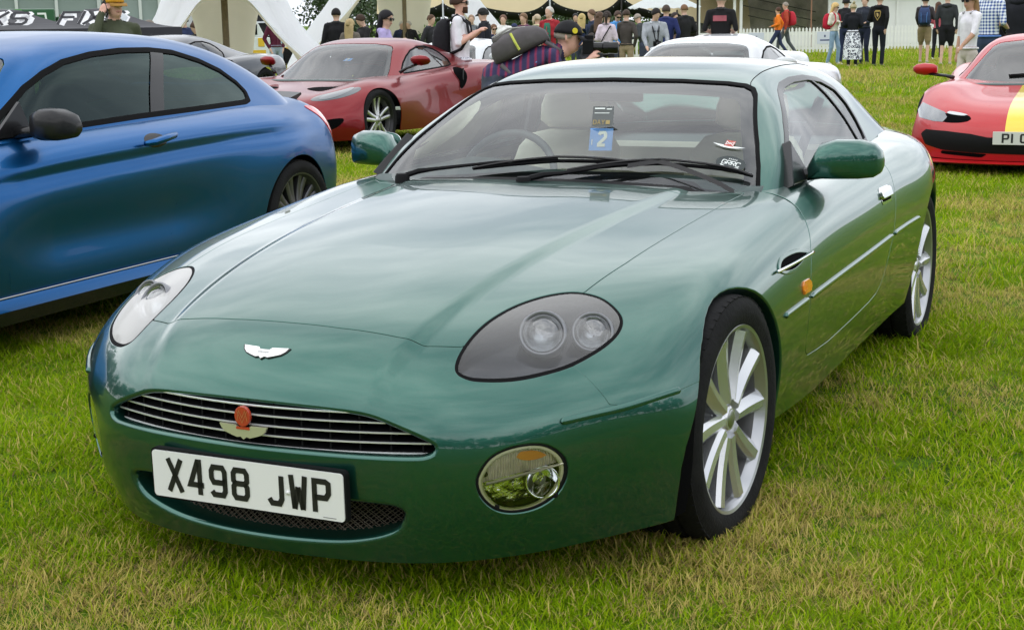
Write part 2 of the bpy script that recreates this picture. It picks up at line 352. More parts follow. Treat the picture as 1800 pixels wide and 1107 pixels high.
def stroke(mb, pts, w, O, ux, uy, un, d=0.0):
    """flat mitred stroke in the plane O + x*ux + y*uy, raised by d along un"""
    P = np.asarray(pts, float); m = len(P); closed = np.allclose(P[0], P[-1]) and m > 2
    if closed: P = P[:-1]; m -= 1
    L_, R2 = [], []
    for i in range(m):
        a = P[(i - 1) % m] if (closed or i > 0) else None; b = P[(i + 1) % m] if (closed or i < m - 1) else None
        d0 = P[i] - a if a is not None else None; d1 = b - P[i] if b is not None else None
        d0 = d0 / np.linalg.norm(d0) if d0 is not None else None; d1 = d1 / np.linalg.norm(d1) if d1 is not None else None
        if d0 is None: d0 = d1
        if d1 is None: d1 = d0
        t = d0 + d1; t = t / (np.linalg.norm(t) + 1e-9); n = np.array([-t[1], t[0]]); c = max(.45, n @ np.array([-d1[1], d1[0]]))
        L_.append(P[i] + n * w / 2 / c); R2.append(P[i] - n * w / 2 / c)
    V = np.array(L_ + R2); V3 = np.array(O) + V[:, :1] * np.array(ux) + V[:, 1:] * np.array(uy) + np.array(un) * d
    k = m if closed else m - 1
    mb.add(V3, [(m + i, m + (i + 1) % m, (i + 1) % m, i) for i in range(k)])
def text_mesh(mb, txt, O, ux, uy, un, cw, ch, w, gap, space=None, slant=0.0, wide={}):
    """adds text at origin O (lower left); returns advance"""
    ux, uy, un = map(lambda a: np.array(a, float), (ux, uy, un)); x = 0.0
    for c in txt:
        if c == ' ': x += space if space is not None else cw * .7; continue
        k = wide.get(c, 1.0); W_ = cw * k
        if c in '1I': W_ = w
        for pl in GLY.get(c, []):
            inset = w / 2; p = np.array(pl, float)
            if c in '1I': q = np.stack([x + np.full(len(p), W_ / 2), p[:, 1] * ch], 1)
            else:
                q = np.stack([x + inset + p[:, 0] * (W_ - w), p[:, 1] * ch], 1)
                hor = (p[:, 1] == 0) | (p[:, 1] == 1)
                if c not in 'XVWMNAYKHT14IFP': q[:, 1] = inset + p[:, 1] * (ch - w)
                elif c in 'PFET': q[:, 1] = np.where((p[:, 1] == 1), ch - inset, q[:, 1])
            q[:, 0] += slant * q[:, 1]
            stroke(mb, q, w, O, ux, uy, un)
        x += W_ + gap
    return x - gap

def letters(parent, txt, O, ux, uy, un, cw, ch, w, gap, space, m):
    """each character a part of its own"""
    x = 0.0; ux = np.array(ux, float)
    for c in txt:
        if c == ' ': x += space; continue
        b = MB(); text_mesh(b, c, np.array(O) + ux * x, ux, uy, un, cw, ch, w, gap); b.build('character', m, parent, fix=False); x += (w if c in '1I' else cw) + gap

# ------------------------------------------------------------------ field
_ss = lambda a: np.clip(a, 0, 1) ** 2 * (3 - 2 * np.clip(a, 0, 1))
def gz(x, y):
    x = np.asarray(x, float); y = np.asarray(y, float)
    az = np.arctan2(x - CAM.x, y - CAM.y); D = np.hypot(x - CAM.x, y - CAM.y)          # the field falls away gently on the left, towards the tents
    return .02 -.09 * _ss((-1.5 - x) / .9) * _ss((7 - y) / 2.5) - .20 * _ss((-.29 - az) / .07) * _ss((D - 15.5) / 7) * _ss((az + 1.6) / .4)
def _vn(x, y, s, seed):                                # cheap value noise for patches
    r = np.random.default_rng(seed); T = r.random((64, 64)); x = np.asarray(x) / s; y = np.asarray(y) / s
    xi, yi = np.floor(x).astype(int), np.floor(y).astype(int); fx, fy = _ss(x - xi), _ss(y - yi); g = lambda a, b: T[a % 64, b % 64]
    return (g(xi, yi) * (1 - fx) + g(xi + 1, yi) * fx) * (1 - fy) + (g(xi, yi + 1) * (1 - fx) + g(xi + 1, yi + 1) * fx) * fy
def dryness(x, y): return .55 * _vn(x, y, .9, 3) + .30 * _vn(x, y, .33, 5) + .15 * _vn(x, y, .12, 8)
def ground_material():
    m = bpy.data.materials.new('grass field'); m.use_nodes = True; n = m.node_tree.nodes; l = m.node_tree.links; b = n['Principled BSDF']; b.inputs['Roughness'].default_value = .9; b.inputs['Specular IOR Level'].default_value = .15
    t = n.new('ShaderNodeTexCoord')
    def nz_(sc_, d=6, r=.6): z = n.new('ShaderNodeTexNoise'); z.inputs['Scale'].default_value = sc_; z.inputs['Detail'].default_value = d; z.inputs['Roughness'].default_value = r; l.new(t.outputs['Object'], z.inputs['Vector']); return z
    a, c, f = nz_(1.1), nz_(14, 8, .7), nz_(.12, 4)
    r1 = n.new('ShaderNodeValToRGB'); e = r1.color_ramp.elements; e[0].position = .30; e[0].color = (.045, .12, .003, 1); e[1].position = .72; e[1].color = (.22, .24, .018, 1); k = e.new(.52); k.color = (.12, .23, .006, 1)
    r2 = n.new('ShaderNodeValToRGB'); e = r2.color_ramp.elements; e[0].position = .34; e[0].color = (.42, .40, .36, 1); e[1].position = .66; e[1].color = (1.15, 1.15, 1.1, 1)
    r3 = n.new('ShaderNodeValToRGB'); e = r3.color_ramp.elements; e[0].position = .35; e[0].color = (.85, .9, .8, 1); e[1].position = .65; e[1].color = (1.18, 1.1, 1.0, 1)
    x = n.new('ShaderNodeMixRGB'); x.blend_type = 'MULTIPLY'; x.inputs[0].default_value = 1; x2 = n.new('ShaderNodeMixRGB'); x2.blend_type = 'MULTIPLY'; x2.inputs[0].default_value = 1
    l.new(a.outputs[0], r1.inputs[0]); l.new(c.outputs[0], r2.inputs[0]); l.new(f.outputs[0], r3.inputs[0]); l.new(r1.outputs[0], x.inputs[1]); l.new(r2.outputs[0], x.inputs[2]); l.new(x.outputs[0], x2.inputs[1]); l.new(r3.outputs[0], x2.inputs[2]); l.new(x2.outputs[0], b.inputs['Base Color'])
    u = n.new('ShaderNodeBump'); u.inputs['Strength'].default_value = .9; u.inputs['Distance'].default_value = .03; l.new(c.outputs[0], u.inputs['Height']); l.new(u.outputs[0], b.inputs['Normal'])
    return m
def build_ground():
    xs = np.unique(np.concatenate([np.linspace(-900, -60, 12), np.linspace(-60, -8, 53), np.linspace(-8, 6, 71), np.linspace(6, 60, 20), np.linspace(60, 900, 10)]))
    ys = np.unique(np.concatenate([np.linspace(-900, -40, 12), np.linspace(-40, -6, 12), np.linspace(-6, 14, 101), np.linspace(14, 90, 60), np.linspace(90, 1200, 12)]))
    X, Y = np.meshgrid(xs, ys); Z = gz(X, Y); nx, ny = len(xs), len(ys); i = np.arange(nx * ny).reshape(ny, nx)
    F = np.stack([i[:-1, :-1].ravel(), i[:-1, 1:].ravel(), i[1:, 1:].ravel(), i[1:, :-1].ravel()], 1)
    tag(part('ground', np.stack([X, Y, Z], -1).reshape(-1, 3), F, ground_material()), kind='structure')
build_ground()
def blade_mat(name, c0, c1, tr):
    m = bpy.data.materials.new(name); m.use_nodes = True; n = m.node_tree.nodes; l = m.node_tree.links; b = n['Principled BSDF']; b.inputs['Roughness'].default_value = .7; b.inputs['Specular IOR Level'].default_value = .06
    at = n.new('ShaderNodeAttribute'); at.attribute_name = 'tint'; at.attribute_type = 'INSTANCER'
    rp_ = n.new('ShaderNodeValToRGB'); e = rp_.color_ramp.elements; e[0].color = (*c0, 1); e[1].color = (*c1, 1)
    ts = n.new('ShaderNodeBsdfTranslucent'); mx_ = n.new('ShaderNodeMixShader'); mx_.inputs[0].default_value = tr
    l.new(at.outputs['Fac'], rp_.inputs[0]); l.new(rp_.outputs[0], b.inputs['Base Color']); l.new(rp_.outputs[0], ts.inputs[0]); l.new(b.outputs[0], mx_.inputs[1]); l.new(ts.outputs[0], mx_.inputs[2]); l.new(mx_.outputs[0], n['Material Output'].inputs[0])
    return m
BL = [blade_mat('green blade', (.115, .245, .002), (.32, .48, .006), .35), blade_mat('yellow green blade', (.22, .34, .004), (.42, .52, .012), .35), blade_mat('straw blade', (.44, .35, .085), (.68, .56, .19), .3), blade_mat('brown blade', (.16, .115, .05), (.30, .22, .11), .2)]
def clump(seed, n, spread, lmin, lmax, w, probs):
    r = np.random.default_rng(seed); V = []; F = []; mi = []
    for k in range(n):
        a = r.random() * 6.283; p = np.array([r.normal(0, spread), r.normal(0, spread), -.006]); L0 = lmin + (lmax - lmin) * r.random() ** 1.3
        lean = r.uniform(.75, 1.65); d = np.array([math.cos(a), math.sin(a), 0]); s = np.array([-d[1], d[0], 0]); ww = w * r.uniform(.7, 1.25); i0 = len(V); m = 3; ang = lean * .3; q = p.copy()
        tw = r.uniform(-.5, .5)
        for j in range(m + 1):
            t = j / m; wj = ww * (1 - t ** 1.5) + .0003; V += [q - s * wj / 2, q + s * wj / 2 + np.array([0, 0, wj * tw])]
            ang = lean * (.35 + .9 * t); q = q + (d * math.sin(ang) + np.array([0, 0, math.cos(ang)]) + s * .15 * tw) * L0 / m
        idx = r.choice(4, p=probs)
        for j in range(m): F.append((i0 + 2 * j, i0 + 2 * j + 1, i0 + 2 * j + 3, i0 + 2 * j + 2)); mi.append(idx)
    me = pymesh('tuft', np.array(V), np.array(F)); [me.materials.append(x) for x in BL]; me.polygons.foreach_set('material_index', np.array(mi, dtype=np.int32)); return me
def scatter(name, label, cat, P, S, tint, metas):
    """one object; geometry nodes put a tuft on every point"""
    col = bpy.data.collections.new(name + ' tufts')
    for k, me in enumerate(metas): col.objects.link(bpy.data.objects.new('%s_tuft_%02d' % (name, k), me))
    me = bpy.data.meshes.new(name); me.vertices.add(len(P)); me.vertices.foreach_set('co', P.astype(np.float32).ravel())
    for nm, tp, arr in (('rot', 'FLOAT', rng.random(len(P)) * 6.283), ('scl', 'FLOAT', S), ('tint', 'FLOAT', tint)):
        at = me.attributes.new(nm, tp, 'POINT'); at.data.foreach_set('value', arr.astype(np.float32))
    o = link(name, me); tag(o, label, cat, kind='stuff')
    g = bpy.data.node_groups.new(name, 'GeometryNodeTree'); g.interface.new_socket('Geometry', in_out='INPUT', socket_type='NodeSocketGeometry'); g.interface.new_socket('Geometry', in_out='OUTPUT', socket_type='NodeSocketGeometry')
    n = g.nodes; l = g.links; gi = n.new('NodeGroupInput'); go = n.new('NodeGroupOutput'); ip = n.new('GeometryNodeInstanceOnPoints'); ci = n.new('GeometryNodeCollectionInfo'); ci.inputs[0].default_value = col; ci.inputs['Separate Children'].default_value = True; ci.inputs['Reset Children'].default_value = True
    def att(nm): a = n.new('GeometryNodeInputNamedAttribute'); a.data_type = 'FLOAT'; a.inputs['Name'].default_value = nm; return a.outputs['Attribute']
    cx = n.new('ShaderNodeCombineXYZ'); l.new(att('rot'), cx.inputs['Z']); l.new(gi.outputs[0], ip.inputs['Points']); l.new(ci.outputs[0], ip.inputs['Instance']); ip.inputs['Pick Instance'].default_value = True
    l.new(cx.outputs[0], ip.inputs['Rotation']); l.new(att('scl'), ip.inputs['Scale']); l.new(ip.outputs[0], go.inputs[0])
    md = o.modifiers.new('scatter', 'NODES'); md.node_group = g
    return o
def build_grass():
    P = []; S = []
    fwd = math.atan2(_f.x, _f.y)
    for d0, d1, dens, sc_ in ((1.6, 4.2, 2300, 1.0), (4.2, 7.5, 1000, 1.2), (7.5, 14, 330, 1.7), (14, 26, 90, 2.6), (26, 48, 24, 4.0), (48, 75, 7, 6.0)):
        half = .36 + .14; area = half * (d1 * d1 - d0 * d0); n = int(area * dens); a = fwd + rng.uniform(-half, half, n); d = np.sqrt(rng.uniform(d0 * d0, d1 * d1, n))
        P.append(np.stack([CAM.x + d * np.sin(a), CAM.y + d * np.cos(a)], 1)); S.append(np.full(n, sc_) * rng.uniform(.75, 1.3, n))
    P = np.concatenate(P); S = np.concatenate(S)
    ok = np.ones(len(P), bool)
    for (cx, cy, hx, hy) in ((.76, 0.0, .115, .085), (-.76, .0, .115, .085), (.74, 2.6, .125, .085), (-.74, 2.6, .125, .085), (0, 1.3, .62, 1.6)): ok &= ~((np.abs(P[:, 0] - cx) < hx) & (np.abs(P[:, 1] - cy) < hy))
    P, S = P[ok], S[ok]; dry = dryness(P[:, 0], P[:, 1]); u = rng.random(len(P)); isdry = dry + .14 * (u - .5) > .56
    ring = np.zeros(len(P), bool)
    for cx, cy in ((.78, .0), (.78, 2.6), (-.78, 0)): ring |= (np.abs(P[:, 0] - cx) < .26) & (np.abs(P[:, 1] - cy) < .34)
    S = np.where(ring, S * 1.45, S)
    P3 = np.concatenate([P, gz(P[:, 0], P[:, 1])[:, None]], 1); h = .75 + .55 * _vn(P[:, 0], P[:, 1], .25, 11); tint = np.clip(.5 * _vn(P[:, 0], P[:, 1], .5, 21) + .5 * rng.random(len(P)), 0, 1)
    gm = [clump(10 + k, 14, .022, .018, .044, .0030, [.64, .23, .10, .03]) for k in range(6)]; dm = [clump(40 + k, 13, .020, .018, .048, .0026, [.08, .17, .60, .15]) for k in range(5)]
    scatter('grass', 'green mown grass covering the field', 'grass', P3[~isdry], (S * h)[~isdry], tint[~isdry], gm)
    scatter('dry_grass', 'patches of dry straw-coloured grass in the lawn', 'grass', P3[isdry], (S * h * .9)[isdry], tint[isdry], dm)
build_grass()
def at(px, D, z=None):
    """ground point at a bearing (given as a column of the 1800-wide picture) and a horizontal distance from the camera"""
    d = _r * ((px - 900) / 2629.57) + _f * 1.0 + _u * ((553.5 - 60) / 2629.57); h = math.hypot(d.x, d.y); x, y = CAM.x + d.x / h * D, CAM.y + d.y / h * D
    return np.array([x, y, float(gz(x, y)) if z is None else z])
def bearing(px): d = _r * ((px - 900) / 2629.57) + _f + _u * ((553.5 - 60) / 2629.57); return math.atan2(d.x, d.y)   # azimuth of the view ray, clockwise from +y

# ------------------------------------------------------------------ green coupe: body surfaces (car frame: x to its left side, y rearwards, z up, origin under the front axle)
LOWER = [
 [(0,-.855,.135),(.2,-.842,.135),(.39,-.795,.136),(.52,-.715,.138),(.615,-.632,.14),(.695,-.54,.145),(.76,-.468,.15),(.81,-.41,.155),(.848,-.36,.16),(.87,-.30,.17)],
 [(0,-.90,.20),(.2,-.886,.20),(.405,-.836,.2),(.54,-.752,.2),(.636,-.662,.205),(.718,-.565,.21),(.782,-.485,.22),(.832,-.415,.22),(.868,-.35,.22),(.884,-.28,.21)],
 [(0,-.893,.29),(.2,-.88,.29),(.41,-.835,.29),(.55,-.763,.29),(.648,-.672,.295),(.732,-.572,.30),(.797,-.487,.30),(.846,-.41,.30),(.878,-.34,.28),(.89,-.26,.25)],
 [(0,-.908,.38),(.2,-.895,.38),(.41,-.848,.38),(.55,-.77,.38),(.65,-.68,.38),(.735,-.58,.38),(.80,-.492,.37),(.85,-.41,.36),(.882,-.33,.33),(.89,-.25,.27)],
 [(0,-.922,.45),(.2,-.907,.45),(.41,-.853,.45),(.55,-.767,.445),(.65,-.676,.44),(.735,-.576,.435),(.80,-.486,.425),(.85,-.40,.40),(.882,-.315,.36),(.89,-.24,.28)],
 [(0,-.885,.52),(.2,-.873,.517),(.41,-.825,.50),(.55,-.74,.485),(.66,-.657,.472),(.75,-.562,.465),(.82,-.467,.455),(.868,-.37,.425),(.892,-.285,.37),(.89,-.22,.28)],
 [(0,-.807,.587),(.2,-.797,.583),(.41,-.755,.563),(.55,-.682,.547),(.662,-.597,.532),(.758,-.503,.513),(.83,-.405,.487),(.878,-.315,.44),(.898,-.24,.37),(.89,-.2,.28)],
 [(0,-.70,.634),(.2,-.69,.632),(.40,-.655,.614),(.535,-.57,.608),(.66,-.487,.597),(.76,-.393,.574),(.839,-.30,.543),(.886,-.225,.48),(.90,-.17,.385),(.89,-.14,.28)],
 [(0,-.52,.69),(.2,-.515,.688),(.40,-.49,.672),(.545,-.43,.662),(.67,-.345,.645),(.777,-.27,.621),(.856,-.2,.58),(.893,-.15,.50),(.902,-.11,.39),(.89,-.08,.27)],
 [(0,-.22,.745),(.21,-.22,.742),(.41,-.21,.725),(.585,-.18,.709),(.71,-.13,.69),(.804,-.085,.664),(.872,-.055,.615),(.898,-.04,.52),(.903,-.03,.39),(.89,-.03,.27)],
 [(0,.12,.785),(.22,.12,.782),(.43,.12,.764),(.615,.12,.742),(.735,.125,.722),(.822,.13,.695),(.878,.13,.64),(.899,.13,.53),(.902,.13,.38),(.885,.13,.25)],
 [(0,.48,.815),(.22,.48,.812),(.44,.475,.794),(.635,.47,.773),(.752,.47,.755),(.832,.47,.727),(.884,.46,.668),(.904,.45,.55),(.903,.45,.38),(.875,.45,.22)],
 [(0,.72,.826),(.22,.725,.824),(.45,.755,.812),(.655,.79,.799),(.768,.80,.784),(.842,.80,.754),(.89,.80,.69),(.908,.80,.56),(.902,.80,.38),(.868,.80,.20)],
 [(0,1.25,.85),(.25,1.25,.85),(.48,1.25,.838),(.67,1.25,.82),(.775,1.25,.80),(.847,1.25,.77),(.895,1.25,.70),(.912,1.25,.565),(.904,1.25,.38),(.865,1.25,.205)],
 [(0,1.7,.855),(.25,1.7,.855),(.48,1.7,.845),(.68,1.7,.83),(.78,1.7,.815),(.85,1.7,.785),(.897,1.7,.715),(.914,1.7,.58),(.905,1.7,.39),(.865,1.7,.21)],
 [(0,2.1,.865),(.25,2.1,.865),(.48,2.1,.857),(.68,2.1,.845),(.78,2.1,.83),(.852,2.1,.80),(.90,2.1,.735),(.917,2.1,.6),(.908,2.1,.40),(.868,2.1,.22)],
 [(0,2.55,.885),(.25,2.55,.883),(.48,2.55,.875),(.66,2.55,.862),(.77,2.55,.845),(.852,2.55,.812),(.903,2.55,.745),(.92,2.55,.615),(.912,2.55,.42),(.87,2.55,.23)],
 [(0,3.0,.87),(.22,3.0,.868),(.43,3.0,.86),(.60,3.0,.847),(.70,3.0,.826),(.772,3.0,.788),(.822,3.0,.72),(.845,3.0,.6),(.842,3.0,.42),(.80,3.0,.25)],
 [(0,3.4,.83),(.2,3.4,.828),(.39,3.4,.82),(.54,3.38,.80),(.63,3.36,.775),(.70,3.34,.73),(.75,3.33,.66),(.77,3.33,.56),(.765,3.33,.41),(.72,3.33,.28)],
 [(0,3.62,.74),(.18,3.615,.74),(.36,3.59,.735),(.49,3.55,.72),(.57,3.52,.70),(.63,3.49,.66),(.67,3.47,.60),(.69,3.46,.51),(.685,3.46,.40),(.64,3.46,.30)],
 [(0,3.70,.5),(.17,3.69,.5),(.33,3.66,.5),(.44,3.62,.5),(.51,3.59,.49),(.56,3.57,.48),(.60,3.55,.46),(.62,3.54,.43),(.61,3.53,.38),(.58,3.52,.33)],
]
UPPER = [
 [(0,.70,.785),(.3,.715,.785),(.5,.765,.782),(.635,.825,.778),(.70,.88,.772),(.733,.95,.765),(.765,1.03,.76)],
 [(0,.97,.937),(.28,.98,.934),(.465,1.003,.927),(.61,1.022,.914),(.687,1.055,.89),(.714,1.12,.852),(.762,1.18,.765)],
 [(0,1.18,1.04),(.27,1.185,1.036),(.44,1.19,1.025),(.57,1.197,1.005),(.652,1.225,.967),(.688,1.28,.90),(.757,1.31,.77)],
 [(0,1.36,1.118),(.26,1.362,1.113),(.42,1.367,1.1),(.532,1.367,1.076),(.608,1.382,1.028),(.665,1.41,.935),(.75,1.42,.78)],
 [(0,1.55,1.16),(.25,1.55,1.156),(.40,1.545,1.142),(.51,1.545,1.112),(.575,1.56,1.055),(.652,1.57,.945),(.745,1.58,.785)],
 [(0,1.95,1.182),(.25,1.95,1.177),(.41,1.95,1.165),(.515,1.95,1.133),(.583,1.95,1.077),(.655,1.95,.965),(.74,1.95,.795)],
 [(0,2.35,1.15),(.25,2.35,1.144),(.41,2.35,1.13),(.515,2.35,1.103),(.585,2.35,1.053),(.655,2.35,.955),(.735,2.35,.81)],
 [(0,2.72,1.04),(.23,2.72,1.035),(.39,2.72,1.025),(.49,2.72,1.0),(.565,2.72,.96),(.645,2.72,.892),(.72,2.72,.81)],
 [(0,3.1,.86),(.2,3.1,.86),(.34,3.1,.855),(.44,3.08,.85),(.53,3.06,.84),(.62,3.02,.815),(.68,3.0,.78)],
]
def hood_bulge(S):
    '''raised centre of the bonnet with a soft crease on either side'''
    x, y = np.abs(S.V[:, 0]), S.V[:, 1]; w = np.interp(y, [-.95, -.7, 0, .9], [.30, .345, .42, .50])
    sm = lambda a: np.clip(a, 0, 1) ** 2 * (3 - 2 * np.clip(a, 0, 1))
    d = .009 * sm((w + .018 - x) / .05) * sm((y + .93) / .22) * sm((.98 - y) / .1) * sm((S.N[:, 2] - .15) / .3)
    S.V = S.V + S.N * d[:, None]
def renormal(S, nv, nu):
    P = S.V.reshape(nv, nu, 3); N = np.cross(np.gradient(P, axis=1), np.gradient(P, axis=0)); S.N = (N / (np.linalg.norm(N, axis=2)[..., None] + 1e-12)).reshape(-1, 3)

# ------------------------------------------------------------------ wheels
def spin(V, a):                                     # rotate about the x axis
    c, s = math.cos(a), math.sin(a); V = np.asarray(V, float); return np.stack([V[:, 0], V[:, 1] * c - V[:, 2] * s, V[:, 1] * s + V[:, 2] * c], 1)
def tyre_mesh(mb, R, rim, w, n=96, blocks=60):
    h = w / 2
    prof = [(rim - .004, h * .80), (rim + .006, h * .93), (rim + (R - rim) * .35, h * 1.0), (rim + (R - rim) * .62, h * .99), (R - .016, h * .93), (R - .005, h * .86), (R, h * .72)]
    prof += [(R, h * .45), (R - .007, h * .43), (R - .007, h * .38), (R, h * .36), (R, h * .10), (R - .007, h * .08), (R - .007, -h * .08), (R, -h * .10), (R, -h * .36), (R - .007, -h * .38), (R - .007, -h * .43), (R, -h * .45), (R, -h * .72)]
    prof += [(R - .005, -h * .86), (R - .016, -h * .93), (rim + (R - rim) * .5, -h), (rim, -h * .85)]
    mb.lathe(prof, 'x', n=n)
    for k in range(blocks):                          # shoulder sipes cut the outline of the tread
        a = 2 * math.pi * k / blocks
        for s in (1, -1):
            V = np.array([(s * h * .52, -.0045, R - .003), (s * h * .52, .0045, R - .003), (s * h * .87, .0045, R - .012), (s * h * .87, -.0045, R - .012), (s * h * .52, -.0045, R + .0012), (s * h * .52, .0045, R + .0012), (s * h * .885, .0045, R - .0035), (s * h * .885, -.0045, R - .0035)])
            V[:, 1] *= 2.6
            mb.add(spin(V, a), [(4, 5, 6, 7), (0, 1, 5, 4), (1, 2, 6, 5), (2, 3, 7, 6), (3, 0, 4, 7)])
def blade_spoke(mb, r0, r1, x0, x1, w0, w1, tw, dep):
    """twisted ridge spoke from hub to rim; local +z is outward, x is the wheel axis (outside positive)"""
    rings = []; n = 9
    for k in range(n):
        t = k / (n - 1); r = r0 + (r1 - r0) * t; w = w0 + (w1 - w0) * t; x = x0 + (x1 - x0) * t - .004 * math.sin(t * math.pi); sh = tw * (t ** 1.4)
        rings.append([(x - dep, -w * .42 + sh, r), (x - .011, -w * .5 + sh, r), (x + .007, -w * .08 + sh, r), (x + .004, w * .30 + sh, r), (x - .007, w * .5 + sh, r), (x - dep, w * .42 + sh, r)])
    mb.loft(rings)
def wheel(parent, x, y, R, rimR, width, side, spokes=9, style='blade', mats=None, steer=0.0, caliper=None, z=None):
    """one wheel; side=+1 faces +x"""
    z = R if z is None else z; hw = width / 2
    root = empty('wheel', (x, y, z)); root.parent = parent; root.rotation_euler = (0, 0, steer if side > 0 else math.pi + steer)
    mats = mats or {}; am = mats.get('rim', M['alloy']); face = mats.get('face', am)
    b = MB(); tyre_mesh(b, R, rimR, width); b.build('tyre', M['tyre'], root, auto=.55)
    b = MB(); f = hw * .86
    b.lathe([(rimR + .009, f - .004), (rimR + .010, f + .003), (rimR + .004, f + .008), (rimR - .004, f + .005), (rimR - .010, f - .006), (rimR - .016, f - .022)], 'x', n=72)
    b.build('rim', am, root, auto=.7)
    b = MB(); b.lathe([(rimR - .016, f - .022), (rimR - .022, f - .07), (rimR - .03, -hw * .8), (rimR, -hw * .86)], 'x', n=56); b.build('barrel', mats.get('barrel', M['barrel']), root, smooth=True)
    b = MB(); cx = f - .012
    if style == 'blade':
        n = 10
        for k in range(n):
            q = MB(); blade_spoke(q, .05, rimR - .012, cx + .002, f - .004, .044, .056, .0, .045)
            V = np.concatenate(q.V); b.add(spin(V, 2 * math.pi * k / n + .3), q.F)
        b.lathe([(.0, cx + .004), (.028, cx + .004), (.033, cx), (.036, cx - .006), (.058, cx - .012), (.072, cx - .024), (.078, cx - .06), (.0, cx - .06)], 'x', n=36)
    else:
        for k in range(spokes):
            pr = (-.5, .5) if style == 'pair' else (0,)
            for s in pr:
                a = 2 * math.pi * k / spokes; q = MB()
                w0, w1 = (.020, .020) if style == 'pair' else ((.018, .012) if style == 'thin' else (.036, .03))
                rings = []
                for t in np.linspace(0, 1, 6):
                    r = .05 + (rimR - .058) * t; sh = s * (.03 + .075 * t) if style == 'pair' else 0.0; w = w0 + (w1 - w0) * t; xx = cx - .004 - .01 * math.sin(t * math.pi)
                    rings.append([(xx - .028, -w + sh, r), (xx - .004, -w + sh, r), (xx, -w * .6 + sh, r), (xx, w * .6 + sh, r), (xx - .004, w + sh, r), (xx - .028, w + sh, r)])
                q.loft(rings); b.add(spin(np.concatenate(q.V), a), q.F)
        b.lathe([(0, cx + .002), (.03, cx + .002), (.036, cx - .004), (.062, cx - .012), (.068, cx - .05), (0, cx - .05)], 'x', n=30)
    b.build('spokes', face, root, auto=.5)
    b = MB(); b.lathe([(.0, cx + .0075), (.018, cx + .007), (.024, cx + .0045), (.026, cx + .003)], 'x', n=24); b.build('centre_cap', M['steel'], root, smooth=True)
    b = MB(); b.lathe([(.06, -.01), (rimR - .045, -.01), (rimR - .045, -.035), (.06, -.035)], 'x', n=48); b.build('brake_disc', M['steel'], root, auto=.5)
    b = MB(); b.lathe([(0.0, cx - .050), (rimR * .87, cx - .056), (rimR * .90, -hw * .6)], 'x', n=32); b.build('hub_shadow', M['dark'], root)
    if caliper is not None:
        b = MB(); rings = []
        for a in np.linspace(-.5, .5, 7):
            rr = [(0.012, rimR - .10), (0.02, rimR - .04), (-.06, rimR - .04), (-.06, rimR - .10)]
            rings.append([(q[0], -q[1] * math.cos(a), q[1] * math.sin(a)) for q in rr])
        b.loft(rings); o = b.build('brake_caliper', caliper, root, auto=.5); 
    return root

